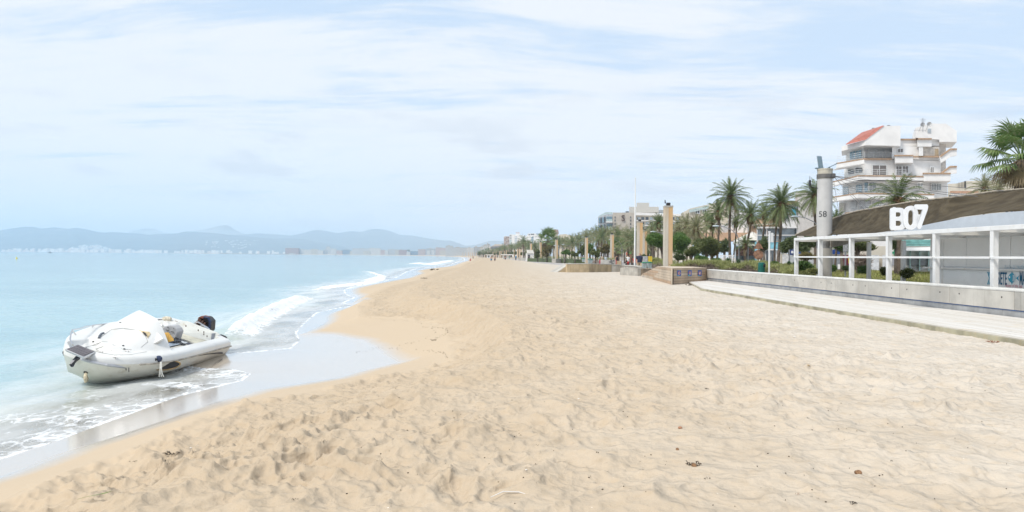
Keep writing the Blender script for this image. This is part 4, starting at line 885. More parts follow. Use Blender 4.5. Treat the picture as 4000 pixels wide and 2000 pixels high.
CITY = [(1114, 1166, 969, 3600, 6, 'long reddish brown block, leftmost of the mid distance waterfront'), (1128, 1150, 990, 3560, 0, 'low white building in front of the reddish block'), (1166, 1184, 973, 3620, 0, 'white block right of the reddish brown one'), (1184, 1214, 976, 3600, 7, 'low pale blocks left of the cream one'), (1214, 1241, 974, 3560, 1, 'cream block left of the thin white tower'),
 (1241, 1262, 979, 3540, 7, 'small pale block beside the cream one'), (1262, 1276, 977, 3550, 4, 'grey block left of the thin white tower'), (1274, 1288, 964, 3600, 0, 'thin white tower block'), (1290, 1313, 972, 3500, 0, 'white block right of the thin tower'), (1314, 1336, 979, 3450, 2, 'low pink block after the thin tower'), (1336, 1366, 976, 3480, 5, 'bluish low block in the row'),
 (1366, 1376, 982, 3450, 1, 'narrow cream block before the long hotel'), (1376, 1440, 971, 3450, 3, 'long banded white hotel in the far row'), (1440, 1486, 970, 3420, 7, 'pale hotel right of the long banded one'), (1420, 1444, 981, 3300, 1, 'cream block in front of the long banded hotel'), (1486, 1504, 977, 3300, 2, 'pink block right of the pale hotel'), (1503, 1516, 979, 3120, 0, 'narrow white block near the middle of the far row'),
 (1516, 1543, 974, 3150, 3, 'white banded block near the middle of the far row'), (1543, 1558, 976, 3140, 1, 'yellowish block left of the red brown one'), (1558, 1588, 976, 3100, 6, 'red brown block left of the dark round tree'), (1596, 1633, 981, 3050, 5, 'dark blue fronted block right of the round tree'), (1588, 1602, 984, 3030, 0, 'low white house under the round tree'), (1633, 1662, 974, 3020, 2, 'salmon pink block right of the blue one'),
 (1665, 1702, 971, 2950, 4, 'long grey green block behind white houses'), (1668, 1680, 979, 2850, 0, 'white house left in front of the grey green block'), (1686, 1697, 979, 2850, 0, 'white house right in front of the grey green block'), (1702, 1722, 967, 2950, 2, 'pink stepped block left of the white tower'), (1722, 1741, 969, 2950, 2, 'pinkish block touching the white tower'), (1718, 1741, 979, 2500, 1, 'low cream block in front of the white tower'),
 (1741, 1768, 961, 1950, 3, 'tall white tower with dark balcony bands'), (1768, 1823, 968, 1850, 3, 'long white six storey hotel with dark bands'), (1823, 1851, 969, 1800, 0, 'white block at the end of the long hotel'), (1851, 1876, 966, 1500, 4, 'blue grey flat block behind the palms'), (1876, 1886, 965, 1450, 1, 'narrow cream block behind the palms'), (1885, 1914, 960, 1200, 0, 'white stepped block left of the dark layered building'),
 (1902, 1912, 954, 1220, 0, 'small white stair tower on the stepped block')]
for k, (x0, x1, yt, Y, mi, lab) in enumerate(CITY): far_building(x0, x1, yt, Y, mi, lab, 'blocks along the far waterfront')
rnd = random.Random(11)
lab = 'small pale building of the hazy town at the foot of the hills'
gr = 'small pale buildings of the far town'
protos = []
for mi in (0, 1, 7, 2):
    r = empty('building', (0, 0, 0), 0, lab, 'building', gr); b = MB(); b.box(-.5, .5, 0, 1, -.3, 1); w = b.obj('wall', far_mat('town_%d' % mi, [(.80, .78, .75), (.74, .68, .60), (.78, .75, .70), (.66, .54, .48)][(0, 1, 7, 2).index(mi)], (.4, .42, .45), 3 / 14., .22, .4, .4), r); protos.append((r, [(w, [])]))
used = set(); hx = RIDGES['forested low hills behind the town on the left']
def town(x, yb, hpx, wpx, hill):
    Y = 6120 + rnd.uniform(-40, 160)
    if hill:
        hr = np.interp(x, hx[2], hx[3]); a, b_ = ray(x, yb)
        for it in range(30):
            f = max(0.0, (Y - hx[5]) / (hx[4] - hx[5])); z = 1.5 + (hr - 1.5) * f ** 1.15; zz = EYE - b_ * Y
            Y += (zz - z) * 2.0; Y = min(max(Y, hx[5] + 20), hx[4] - 200)
        Y -= 60
    else: Y = 6080 + rnd.uniform(-30, 200)
    p = P(x, yb, Y); h = hpx / FPX * Y; w = wpx / FPX * Y; i = rnd.choice((0, 0, 0, 1, 2, 2, 3))
    r, kd = protos[i]
    if i not in used: used.add(i); r.location = p; r.scale = (w, 14, h)
    else: copy_tree(r, kd, p, 0, (w, 14, h))
for k in range(120): x = rnd.uniform(2, 1110); town(x, 984 + (x * .0085) - rnd.choice((0, 0, 1, 2.5, 4)), rnd.uniform(6, 14) * (1.3 if 260 < x < 400 else 1), rnd.uniform(5, 16), False)
for k in range(60): x = rnd.gauss(345, 60); town(x, 985 + x * .0085 - rnd.uniform(8, 30) * math.exp(-((x - 350) / 90) ** 2), rnd.uniform(4, 8), rnd.uniform(6, 15), True)
for k in range(46): x = rnd.uniform(800, 1010); town(x, rnd.uniform(938, 974), rnd.uniform(1.5, 3), rnd.uniform(3, 8), True)
# ---------------------------------------------------------------- the nearer hotels
M_GLS = mat('window_glass_dark', (.10, .12, .14), .12, spec=.8, var=.3, scale=.3); M_GLB = mat('window_glass_blue', (.20, .32, .40), .12, spec=.8, var=.2, scale=.3)
M_BW = mat('building_white', (.79, .775, .76), .8, var=.04, scale=.5, streak=.12, dirt=(.5, .47, .43)); M_BW2 = mat('building_cream', (.62, .57, .48), .8, var=.05, scale=.5); M_BRN = mat('brown_trim', (.42, .28, .18), .7)
M_BEI = mat('building_beige', (.47, .42, .36), .85, var=.05, scale=.5); M_PCH = mat('building_peach', (.58, .38, .25), .85, var=.06, scale=.5); M_BAL = mat('balcony_rail', (.72, .73, .73), .4)
class Bld:
    """building drawn from measured corners: (x, y) on the photograph at a given distance"""
    def __init__(s, label, Y, group=None, f=lambda x, y: (x, y)):
        s.Y = Y; s.f = f; x, y = f(0, 0); s.o = P(2000, 1000, Y); s.o = Vector((0, Y, 0)); s.sk = None; s.label = label; s.g = group; s.r = empty('building', (0, Y, 0), 0, label, 'building', group)
    def p(s, x, y, d=0.0): q = s.f(x, y); return P(q[0], q[1], s.Y + d) - s.o
    def poly(s, name, pts, m, thick=3.0, d=0.0, parent=None, label=None):
        V = [s.p(q[0], q[1], (q[2] if len(q) > 2 else d)) for q in pts]
        if s.sk is None: s.sk = min(v.x for v in V) / s.Y
        b = MB(); b.slab(V, (s.sk * thick * 1.03, thick, 0)); o = b.obj(name, m, parent or s.r); 
        if label: o['label'] = label
        return o
    def rect(s, name, x0, x1, y0, y1, m, d=0.0, thick=.08, parent=None): return s.poly(name, [(x0, y0), (x1, y0), (x1, y1), (x0, y1)], m, thick, d, parent)
    def win(s, x0, x1, y0, y1, d=-.12, m=None, fr=True):
        w = s.rect('window', x0, x1, y0, y1, m or M_GLS, d, .10)
        if fr and (x1 - x0) > 0:
            b = MB(); A, B = s.p(x0, y1, d), s.p(x1, y0, d); t = .09
            b.box(A.x - t, B.x + t, A.y - .05, A.y + .04, B.z, B.z + t); b.box(A.x - t, B.x + t, A.y - .05, A.y + .04, A.z - t, A.z); b.box(A.x - t, A.x, A.y - .05, A.y + .04, A.z, B.z); b.box(B.x, B.x + t, A.y - .05, A.y + .04, A.z, B.z)
            xm = (A.x + B.x) / 2; b.box(xm - .035, xm + .035, A.y - .03, A.y + .02, A.z, B.z); b.obj('window_frame', M_BAL, w)
        return w
    def rail(s, pts, h=1.0, bars=3):
        b = MB(); P3 = [s.p(*q) for q in pts]
        for k in range(bars): b.tube([q + Vector((0, 0, h * (k + 1) / bars)) for q in P3], .028, 5)
        for q, q2 in zip(P3[:-1], P3[1:]):
            n = max(1, int((q2 - q).length / 1.3))
            for i in range(n + 1): v = q.lerp(q2, i / n); b.tube([v, v + Vector((0, 0, h))], .022, 4)
        return b.obj('balcony_railing', M_BAL, s.r)
    def trim(s, pts, t=.22, m=None, name='trim'):
        b = MB(); P3 = [s.p(*q) for q in pts]
        for q, q2 in zip(P3[:-1], P3[1:]): b.slab([q, q2, q2 + Vector((0, 0, -t)), q + Vector((0, 0, -t))], (0, .35, 0))
        o = b.obj(name, m or M_BRN, s.r); o.location = (0, -.06, 0); return o
def big_building():
    B = Bld('large white stepped apartment building with a red sloping roof, stair tower and brown edged balconies', 112, f=lambda x, y: (3240 + x / 2.8625, 450 + y / 2.8625)); B.sk = .46
    # storeys, from the ground up; left part turns back from us
    def storey(y0, y1, xr, xc, xl, depth=14, name='wall'):
        b = MB(); c0, c1 = B.p(xc, y1, 0), B.p(xc, y0, 0); r0 = B.p(xr, y1, .8); l0 = B.p(xl, y1, 4.5)
        zt = c1.z; zb = c0.z; b.prism([(l0.x, l0.y), (c0.x, c0.y), (r0.x, r0.y), (r0.x * 1.1, depth), (l0.x * (112 + depth) / 116.5 + .2, depth)], zb, zt); return b.obj(name, M_BW, B.r)
    storey(930, 1500, 1315, 460, 105); storey(735, 928, 1318, 430, 145); storey(492, 733, 1245, 395, 165); storey(340, 490, 1228, 700, 690, 12)
    # penthouse storey with its recessed loggia
    b = MB(); q = [B.p(182, 480, 4.5), B.p(380, 480, 0.6), B.p(700, 480, 2.2)]; b.prism([(q[0].x, q[0].y), (q[1].x, q[1].y), (q[1].x + .3, 2.4), (q[2].x, 2.4), (q[2].x * 1.08, 12), (q[0].x * 1.07, 12)], B.p(0, 492).z, B.p(0, 345).z); b.obj('wall', M_BW, B.r)
    B.poly('wall', [(795, 262), (1228, 262), (1228, 342), (795, 342)], M_BW, 9, .8)
    B.poly('gable', [(135, 350, 1.0), (405, 276, -1.4), (405, 335, -1.4), (135, 402, 1.0)], M_BW, 5)
    B.poly('gable', [(405, 276, -1.4), (610, 118, -1.4), (795, 118, -1.4), (795, 343, -1.4), (405, 335, -1.4)], M_BW, 7)
    b = MB(); b.slab([B.p(190, 330, -.6), B.p(405, 275, -1.5), B.p(610, 119, -1.5), B.p(370, 197, 6)], (0, .3, .12)); b.obj('roof', mat('red_roof_tiles', (.42, .15, .115), .8, var=.12, scale=3), B.r)
    B.rect('chimney', 476, 504, 140, 165, mat('chimney_grey', (.3, .3, .3)), 4, 1); B.rect('chimney', 645, 680, 112, 119, M_DARKMET, 1, 1)
    B.poly('stair_tower', [(965, 140, .2), (1150, 92, .2), (1305, 95, .2), (1425, 175, .2), (1425, 298, .2), (1228, 298, .2), (1228, 272, .2), (965, 252, .2)], M_BW, 6)
    B.poly('wall', [(985, 265), (1143, 265), (1143, 350), (985, 350)], M_BW, 1.2, -.5); B.poly('wall', [(1000, 350), (1048, 350), (1048, 452), (1000, 452)], M_BW, 1.0, -.4)
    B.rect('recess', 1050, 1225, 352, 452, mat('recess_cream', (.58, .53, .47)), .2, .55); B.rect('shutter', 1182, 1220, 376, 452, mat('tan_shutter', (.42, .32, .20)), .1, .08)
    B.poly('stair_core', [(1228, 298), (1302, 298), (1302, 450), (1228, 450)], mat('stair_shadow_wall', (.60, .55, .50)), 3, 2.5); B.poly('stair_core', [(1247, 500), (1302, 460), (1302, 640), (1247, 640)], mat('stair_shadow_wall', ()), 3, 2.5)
    for y in (0, 195):
        B.poly('stair_parapet', [(1228, 462 + y * .97), (1245, 452 + y), (1355, 371 + y), (1424, 371 + y), (1424, 452 + y), (1362, 462 + y), (1245, 535 + y * .63)], M_BW, .3, -.3); B.trim([(1245, 452 + y, -.4), (1355, 371 + y, -.4), (1424, 371 + y, -.4)], .25)
    # balconies: white parapets with a brown edge
    def balc(xs_top, h, d0, ret=None):
        for (x0, y0, a), (x1, y1, c) in zip(xs_top[:-1], xs_top[1:]):
            b = MB(); p0, p1 = B.p(x0, y0, a), B.p(x1, y1, c); b.slab([p0, p1, p1 + Vector((0, 0, -h)), p0 + Vector((0, 0, -h))], (0, .2, 0)); b.obj('parapet', M_BW, B.r)
            b = MB(); b.slab([p0 + Vector((0, 0, -h)), p1 + Vector((0, 0, -h)), Vector((p1.x, 3.5, p1.z - h)), Vector((p0.x + .4, 5.0, p0.z - h))], (0, 0, .12)); b.obj('balcony_floor', M_BW, B.r)
        B.trim([(x, y, d) for x, y, d in xs_top], .2)
    balc([(83, 532, 2.4), (390, 480, -1.6)], .95, 0); B.trim([(390, 480, -.2), (697, 480, -.2)], .25)
    balc([(30, 740, 2.8), (320, 670, -1.8), (680, 672, -1.8), (1055, 680, -1.8)], .85, 0); balc([(20, 912, 2.8), (320, 866, -1.8), (1172, 880, -1.6)], .9, 0); balc([(180, 1088, 1.5), (440, 1062, -1.5), (900, 1066, -1.5)], .8, 0)
    for (x0, x1, y0, y1) in ((735, 935, 443, 532), (1053, 1355, 643, 735)):
        B.rect('balcony_box', x0, x1, y0, y1, M_BW, -1.9, 2.2); B.trim([(x0, y0, -2.0), (x1, y0, -2.0)], .22)
    B.trim([(935, 455, -.1), (1245, 455, -.1)], .22); B.trim([(795, 262, .6), (985, 262, .6), (985, 256, -.7), (1143, 256, -.7)], .22)
    B.rail([(85, 530, 2.3), (390, 478, -1.6)], .95); B.rail([(390, 478, -.3), (697, 478, -.3)], .9); B.rail([(35, 722, 2.8), (205, 692, 0), (320, 668, -1.8), (860, 668, -1.8)], .85); B.rail([(40, 905, 2.8), (320, 864, -1.8), (500, 866, -1.8)], .85); B.rail([(185, 1080, 1.5), (440, 1058, -1.5), (600, 1060, -1.5)], .8)
    # openings
    for x0, x1, y0, y1 in ((483, 635, 562, 668), (745, 805, 572, 665), (818, 877, 572, 640), (1130, 1165, 582, 640), (765, 820, 377, 415)): B.win(x0, x1, y0, y1, -.05 if x0 < 1000 else .15, mat('glass_brown_grey', (.17, .15, .14), .2, var=.1))
    for x0, x1, y0, y1 in ((448, 515, 757, 855), (610, 640, 800, 850), (990, 1040, 762, 798), (1145, 1190, 767, 835), (1200, 1245, 767, 835)): B.win(x0, x1, y0, y1, .0 if x0 < 700 else .3, mat('glass_grey_blind', (.30, .33, .34), .3, var=.1))
    def awin(xa, xb, ya, yb, xl, xc, yc, dl=4.5, m=None, dt=0.0):
        fa, fb = (xc - xa) / (xc - xl), (xc - xb) / (xc - xl); w = B.poly('window', [(xa, ya, dl * fa - .25 + dt), (xb, ya - (xb - xa) * .08, dl * fb - .25 + dt), (xb, yb - (xb - xa) * .1, dl * fb - .25 + dt), (xa, yb, dl * fa - .25 + dt)], m or M_GLS, .1); return w
    for a, c in ((228, 258), (262, 290), (296, 325), (330, 355)): awin(a, c, 412 - (a - 228) * .2, 490 - (a - 228) * .16, 182, 380, 0, 4.2, M_GLB, .5)
    awin(208, 272, 612, 660, 165, 395, 0); awin(290, 366, 592, 645, 165, 395, 0); awin(295, 362, 785, 862, 145, 430, 0, m=M_GLB); awin(148, 210, 805, 890, 145, 430, 0, m=mat('curtain_blue_white', (.50, .58, .64), .4)); awin(392, 428, 757, 855, 145, 430, 0, m=M_GLB)
    awin(235, 298, 970, 1050, 105, 460, 0, m=mat('louvre_white', (.60, .61, .62), .5)); awin(108, 168, 985, 1080, 105, 460, 0, m=mat('louvre_cream', (.60, .57, .50), .5)); awin(330, 452, 968, 1045, 105, 460, 0, m=mat('louvre_white', ()))
    B.rect('shutter', 418, 560, 360, 480, mat('white_roller_shutter', (.66, .66, .65), .5), 2.3, .1); B.rect('shutter_box', 416, 566, 345, 360, mat('shutter_box_grey', (.3, .3, .29)), 2.15, .1); B.rect('door', 566, 617, 372, 480, mat('louvre_white', ()), 2.3, .1); B.rect('door', 890, 934, 370, 440, mat('louvre_white', ()), .7, .1)
    for x in (482, 530): B.rect('shutter', x, x + 46, 958, 1035, mat('louvre_white', ()), -.05, .1)
    # dishes and aerial on the stair tower
    def dish(x, y, r, label):
        c = B.p(x, y, -1.2); b = MB(); n = 18; rr = r / 2.8625 / FPX * 112; vs = [c + Vector((0, .25, 0))] + [c + Vector((rr * f_ * math.cos(2 * PI * i / n), .25 - .25 * f_ * f_, rr * f_ * math.sin(2 * PI * i / n))) for f_ in (.5, 1) for i in range(n)]
        fs = [(0, 1 + i, 1 + (i + 1) % n) for i in range(n)] + [(1 + i, 1 + n + i, 1 + n + (i + 1) % n, 1 + (i + 1) % n) for i in range(n)]; b.add(vs, fs); b.tube([c + Vector((0, .2, 0)), c + Vector((.2, -.4, -.2))], .03, 5); b.tube([c + Vector((0, .3, 0)), c + Vector((-.1, .9, -.9))], .05, 6)
        o = b.obj('satellite_dish', mat('dish_grey', (.55, .55, .55), .5), B.r)
    dish(1043, 108, 27, ''); dish(1118, 104, 30, '')
    b = MB(); c = B.p(1045, 190, -1.2); t_ = B.p(1045, 30, -1.2); b.tube([c, t_], .04, 6)
    for k in range(4): z = t_.z - .2 - k * .15; b.tube([(c.x - .5 + k * .08, c.y, z), (c.x + .5 - k * .08, c.y, z)], .02, 4)
    b.tube([(c.x - 1.4, c.y, c.z + .3), (c.x + .3, c.y, c.z + .3)], .025, 4); b.obj('aerial', M_GREYMET, B.r)
    B.rect('hatch', 1098, 1137, 150, 195, mat('hatch_grey', (.45, .5, .54)), .1, .1)
big_building()
def hotel_s():
    B = Bld('beige hotel end wall with a big dark letter S and a glass corner', 300, f=lambda x, y: (1900 + x / 3.68, 780 + y / 3.68))
    B.poly('wall', [(1815, 185), (2135, 185), (2135, 900), (1815, 900)], M_BEI, 30, 0); B.poly('wall', [(1605, 250), (1720, 210), (1813, 210), (1813, 900), (1605, 900)], mat('hotel_grey_frame', (.50, .51, .52)), 25, .5)
    for r_ in range(4):
        y = 240 + r_ * 108
        for c in range(4): B.rect('window', 1614 + c * 26, 1634 + c * 26, y + 20 - c * 5, y + 98 - c * 3, M_GLS if c % 2 else M_GLB, .2, .2)
        B.rect('window', 1724, 1806, y + 2, y + 38, M_GLB, .2, .2); B.rect('balcony_glass', 1722, 1810, y + 40, y + 72, mat('balcony_glass', (.42, .52, .52), .15), -.8, .1); B.rect('balcony_floor', 1716, 1812, y + 74, y + 86, M_BW, -.9, 1.2)
    B.poly('roof_glass', [(1610, 235), (1715, 178), (1810, 178), (1810, 208), (1715, 208), (1610, 246)], mat('roof_glass_green', (.50, .60, .60), .15), .1, .4)
    for x in (1843, 1882 + 186): 
        for y in (240, 285, 335, 385): B.rect('window', x, x + 13, y, y + 28, M_GLS, -.2, .2)
    me = text_mesh('S', 1, .02, 0); xs = [v.co.x for v in me.vertices]; ys = [v.co.y for v in me.vertices]; a, c = B.p(1942, 305, -.3), B.p(1992, 222, -.3)
    for v in me.vertices: k = v.co.copy(); v.co = (a.x + (k.x - min(xs)) / (max(xs) - min(xs)) * (c.x - a.x), a.y - k.z * 8, a.z + (k.y - min(ys)) / (max(ys) - min(ys)) * (c.z - a.z))
    link('letter', me, mat('letter_dark_brown', (.10, .06, .05)), B.r, label='big dark brown letter S')
    B2 = Bld('long white hotel with balconies and stepped roof blocks right of the beige wall', 320, f=lambda x, y: (1900 + x / 3.68, 780 + y / 3.68))
    B2.poly('wall', [(2135, 185), (2960, 235), (2960, 900), (2135, 900)], M_BW2, 20, 0); B2.poly('parapet', [(2110, 183), (2960, 212), (2960, 238), (2110, 222)], M_BW, .8, -1.4)
    B2.rect('roof_block', 2052, 2478, 102, 186, mat('roof_block_beige', (.56, .54, .50)), 3, 10); B2.rect('roof_block', 2160, 2340, 44, 104, mat('roof_block_beige', ()), 5, 8); B2.rect('roof_frame', 2482, 2552, 146, 182, mat('roof_frame_grey', (.35, .38, .40)), 3, 4); B2.rect('roof_block', 2000, 2046, 166, 184, M_GLS, 1, 3)
    for r_ in range(5):
        y = 250 + r_ * 66
        for c in range(10):
            x = 2165 + c * 62; B2.rect('window', x, x + 42, y + r_ * 1.5, y + 40, M_GLS if (c + r_) % 3 else mat('curtain_blue_white', ()), -.1, .2)
        B2.poly('balcony', [(2135, y + 42), (2790, y + 62), (2790, y + 72), (2135, y + 54)], M_BW, 1.4, -1.3)
hotel_s()
def far_hotels():
    f = lambda x, y: (1880 + x / 7.36, 880 + y / 7.36)
    B = Bld('beige brown tower block with dark window slots, left end of the white hotel row', 760, f=f); B.poly('wall', [(650, 335), (690, 318), (808, 322), (808, 900), (650, 900)], mat('tower_beige', (.50, .38, .33)), 20)
    for r_ in range(8):
        y = 345 + r_ * 40
        for c, (a, w) in enumerate(((668, 34), (712, 34), (758, 40))): B.rect('window', a, a + w, y, y + 13, M_GLS if (r_ + c) % 3 else mat('curtain_blue_white', ()), -.2, .4)
    B = Bld('bright white hotel block with balcony bays and a roof sign frame', 740, f=f)
    B.poly('wall', [(812, 268), (868, 262), (1000, 270), (1290, 300), (1290, 900), (812, 900)], M_BW, 20); B.rect('roof_block', 1000, 1110, 235, 275, M_BW, 2, 8); B.rect('wall', 1100, 1290, 235, 300, M_BW, 4, 8) if False else None
    for r_ in range(8):
        y = 285 + r_ * 47; B.rect('balcony', 816, 868, y, y + 14, mat('glass_turquoise', (.30, .48, .54), .2) if r_ > 2 else M_GLS, -.3, .5)
        for (a, w) in ((958, 34), (998, 34), (1160, 30), (1205, 30), (1250, 28)): B.rect('window', a, a + w, y + 38, y + 60, mat('window_pale_blue', (.42, .50, .58), .3), -.2, .4)
    b = MB()
    for k, x in enumerate((1000, 1018, 1036, 1060, 1078, 1098)): p = B.p(x, 232, 2); q = B.p(x + (6 if k % 2 else 0), 195 + 6 * (k % 3), 2); b.tube([p, q], .25, 5)
    b.tube([B.p(1000, 222, 2), B.p(1105, 222, 2)], .2, 5); b.obj('roof_sign', mat('roof_sign_pink', (.62, .48, .46)), B.r)
    B = Bld('wide white hotel with glazed strip and dark roof frames', 700, f=f); B.poly('wall', [(1290, 320), (1350, 235), (1560, 235), (1590, 270), (1830, 300), (1830, 900), (1290, 900)], M_BW, 22)
    for y in (340, 385, 430, 475, 520): B.rect('window', 1436, 1500, y, y + 32, M_GLB, -.2, .4)
    B.rect('window', 1425, 1520, 246, 272, M_GLS, -.2, .4); B.rect('window', 1358, 1400, 256, 282, M_GLS, -.2, .4)
    for x in (1460, 1545, 1630, 1725): B.rect('window', x, x + 50, 325, 334, M_GLS, -.2, .4)
    b = MB(); b.tube([B.p(1570, 250, 3), B.p(1830, 252, 3)], .25, 5)
    for x in (1680, 1790): b.slab([B.p(x - 25, 290, 3), B.p(x + 25, 290, 3), B.p(x, 252, 3)], (0, .5, 0))
    b.obj('roof_frame', M_DARKMET, B.r)
    B = Bld('off white frame of an open fronted building among the white hotels', 680, f=f); B.poly('wall', [(1040, 420), (1300, 420), (1300, 900), (1040, 900)], mat('building_offwhite', (.60, .55, .50)), 12)
    for y in (435, 505, 575):
        for x in (1055, 1128, 1225): B.rect('window', x, x + (20 if x < 1100 else 60), y, y + 40, M_GLS, -.3, .4)
    B = Bld('dark layered low building behind the palms, left of the beige tower', 900, f=f); B.poly('wall', [(240, 625), (390, 560), (648, 560), (648, 900), (240, 900)], mat('layered_cream', (.52, .45, .40)), 14)
    for y in (610, 650): B.poly('window', [(270, y + 6), (648, y - 8), (648, y + 16), (270, y + 30)], M_GLS, .5, -.3)
    B.rect('roof_block', 380, 640, 545, 600, M_BW2, 3, 8); B.rect('roof_block', 590, 645, 522, 545, mat('tower_blue', (.2, .3, .36)), 4, 6)
    B = Bld('cream tower with an octagonal cap poking above the palms', 420, f=f); c = B.p(2140, 230, 0); b = MB(); R_ = 78 / 7.36 / FPX * 420
    b.tube([(c.x, c.y + R_, -1), (c.x, c.y + R_, c.z - .4)], R_, 8); b.obj('wall', M_BW2, B.r); b = MB(); b.tube([(c.x, c.y + R_, c.z - .4), (c.x, c.y + R_, c.z + 1.0)], R_ * 1.18, 8); b.tube([(c.x, c.y + R_, c.z + 1.0), (c.x, c.y + R_, c.z + 2.2)], [R_ * 1.1, R_ * .95], 8); b.obj('roof', mat('cap_brown', (.42, .30, .27)), B.r)
    B = Bld('cream house roofs behind the palm row', 380, f=f); B.poly('wall', [(2230, 270), (2420, 250), (2700, 330), (2700, 900), (2230, 900)], M_BW2, 14)
far_hotels()
def middle_buildings():
    f = lambda x, y: (2500 + x / 2.863, 680 + y / 2.863)
    B = Bld('cream apartment house with roof terrace glass and satellite dish behind the palms', 135, f=f)
    B.poly('wall', [(460, 440), (560, 385), (800, 330), (990, 300), (990, 680), (460, 680)], M_BW2, 14); B.poly('lower_wall', [(600, 655), (1300, 655), (1300, 745), (600, 745)], M_PCH, 8, -3, label='peach coloured lower wall'); B.poly('wall', [(985, 380), (1210, 420), (1210, 660), (985, 660)], M_BW, 12, -1)
    B.poly('roof_glass', [(550, 400), (770, 350), (770, 385), (550, 432)], mat('roof_glass_green', ()), .1, -.3)
    for (x0, x1, y0, y1) in ((850, 905, 555, 610), (960, 990, 555, 620), (1035, 1055, 548, 600), (620, 665, 405, 440), (705, 740, 400, 432)): B.win(x0, x1, y0, y1, -.15 if x0 < 1000 else -1.2)
    for (x0, x1) in ((850, 905),): B.rect('shutter', x0, x1, 575, 630, mat('cream_shutter', (.55, .44, .32)), -.3, .1)
    B.poly('awning', [(905, 415, -2), (930, 405, -2), (985, 450, -1), (985, 470, -1)], mat('awning_brown', (.30, .22, .17)), .1)
    c = B.p(941, 610, -1.5); b = MB(); b.tube([c, c + Vector((0, -.15, 0))], [.15, .75], 16); b.obj('satellite_dish', mat('dish_grey', ()), B.r)
    B = Bld('small peach apartment building between the palm trunks', 170, f=f)
    B.poly('wall', [(1215, 530), (1560, 480), (1560, 800), (1215, 800)], M_PCH, 10); B.rect('roof_block', 1300, 1400, 495, 530, M_PCH, 2, 6); B.poly('cornice', [(1205, 560), (1570, 545), (1570, 560), (1205, 578)], M_BW2, .6, -.8)
    for x in (1272, 1304, 1352, 1396): B.rect('window', x, x + 14, 572, 606, M_GLS, -.2, .3)
    B = Bld('white house with two turquoise shutters and a blank grey side wall', 88, f=f)
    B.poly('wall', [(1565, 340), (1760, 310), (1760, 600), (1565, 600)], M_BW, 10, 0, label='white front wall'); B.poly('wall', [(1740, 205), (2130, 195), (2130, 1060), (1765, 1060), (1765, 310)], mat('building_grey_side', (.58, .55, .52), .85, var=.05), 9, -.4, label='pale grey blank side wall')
    B.poly('roof', [(1590, 340), (1650, 300), (1760, 295), (1760, 320), (1640, 345)], mat('terracotta_roof', (.50, .30, .20)), 3, -.8)
    for x0, x1, y0, y1 in ((1612, 1655, 388, 488), (1700, 1745, 375, 478)):
        w = B.rect('shutter', x0, x1, y0, y1, mat('turquoise_shutter', (.12, .50, .62), .5), -.15, .1); B.rect('shutter_frame', x0 - 5, x1 + 5, y0 - 6, y0 - 1, mat('turquoise_light', (.30, .60, .68)), -.2, .1); B.rect('shutter_frame', x0 - 5, x1 + 5, y1 + 1, y1 + 8, mat('turquoise_light', ()), -.2, .1)
    B = Bld('glass fronted terrace restaurant with turquoise walls below the white house', 80, f=f)
    B.rect('roof', 1305, 1765, 588, 604, M_BW, -3, 7); B.rect('glazing', 1310, 1420, 612, 756, mat('terrace_glass', (.30, .36, .40), .1, spec=.9, var=.3, scale=.5), -2.5, .1); B.rect('glazing', 1425, 1560, 608, 750, mat('terrace_glass', ()), -2.5, .1); B.rect('glazing', 1580, 1756, 604, 744, mat('terrace_glass', ()), -2.5, .1)
    B.rect('glazing_rail', 1310, 1756, 678, 688, M_BW, -2.7, .1)
    for x in (1306, 1410, 1562, 1752): B.rect('frame_post', x, x + 9, 600, 830, M_BW, -2.8, .3)
    B.rect('turquoise_wall', 1285, 1600, 756, 838, mat('turquoise_wall', (.25, .55, .66), .7), -2.4, .5); B.rect('turquoise_wall', 1283, 1308, 765, 1010, mat('turquoise_wall', ()), -3.2, .5); B.rect('canopy', 1400, 1500, 836, 852, M_BW, -4, 1.2)
    for x in (1410, 1470): B.rect('doorway', x, x + 34, 856, 1010, M_GLS, -2.3, .1)
    B.rect('wall', 1395, 1640, 850, 1040, M_BW, -2.1, .5)
    B.rect('roller_shutter', 1592, 1680, 900, 1000, mat('white_roller_shutter', ()), -2.6, .3); B.rect('wall', 1570, 1790, 890, 1040, M_BW2, -2.2, 2)
    B = Bld('glass walled cafe with awnings and posters behind the tall palms', 82, f=f)
    B.rect('roof', 1040, 1300, 752, 770, M_BW, -1, 6); B.poly('awning', [(1050, 745, -3), (1290, 715, -1), (1300, 740, -1), (1290, 800, -4), (1050, 800, -4)], mat('awning_white', (.66, .64, .60), .7), .15); B.rect('glazing', 1070, 1290, 806, 968, mat('cafe_glass', (.26, .32, .34), .12, var=.3, scale=.6), 0, .1)
    for x in (1078, 1120, 1215, 1250): B.rect('poster', x, x + 34, 828, 912, mat('poster_mixed', (.34, .20, .16), .5, var=.4, scale=6), -.2, .1)
    for x in (1065, 1160, 1206, 1286): B.rect('frame_post', x, x + 7, 800, 985, M_BW, -.3, .2)
    B.rect('low_wall', 1060, 1290, 966, 1010, M_BW2, -.4, .3)
    c = B.p(1255, 735, -2); b = MB(); b.tube([(c.x, c.y, c.z - .1), (c.x, c.y, c.z + .9)], [2.1, .08], 8); b.obj('parasol_roof', mat('awning_white', ()), B.r)
    b = Bld('white slatted fence by the cafe', 66, f=f); b.r['category'] = 'fence'; b.r.name = 'slatted_fence'
    for k in range(20): b.rect('slat', 892 + k * 8.2, 896 + k * 8.2, 908, 975, M_BW, 0, .05)
    b.rect('rail', 888, 1056, 905, 911, M_BW, .1, .05)
    # parade of closed shops seen through the pavilion frame
    g = lambda x, y: (3100 + x / 5.152, 880 + y / 5.152)
    B = Bld('parade of closed shops with roller shutters behind the white pergola', 62, f=g)
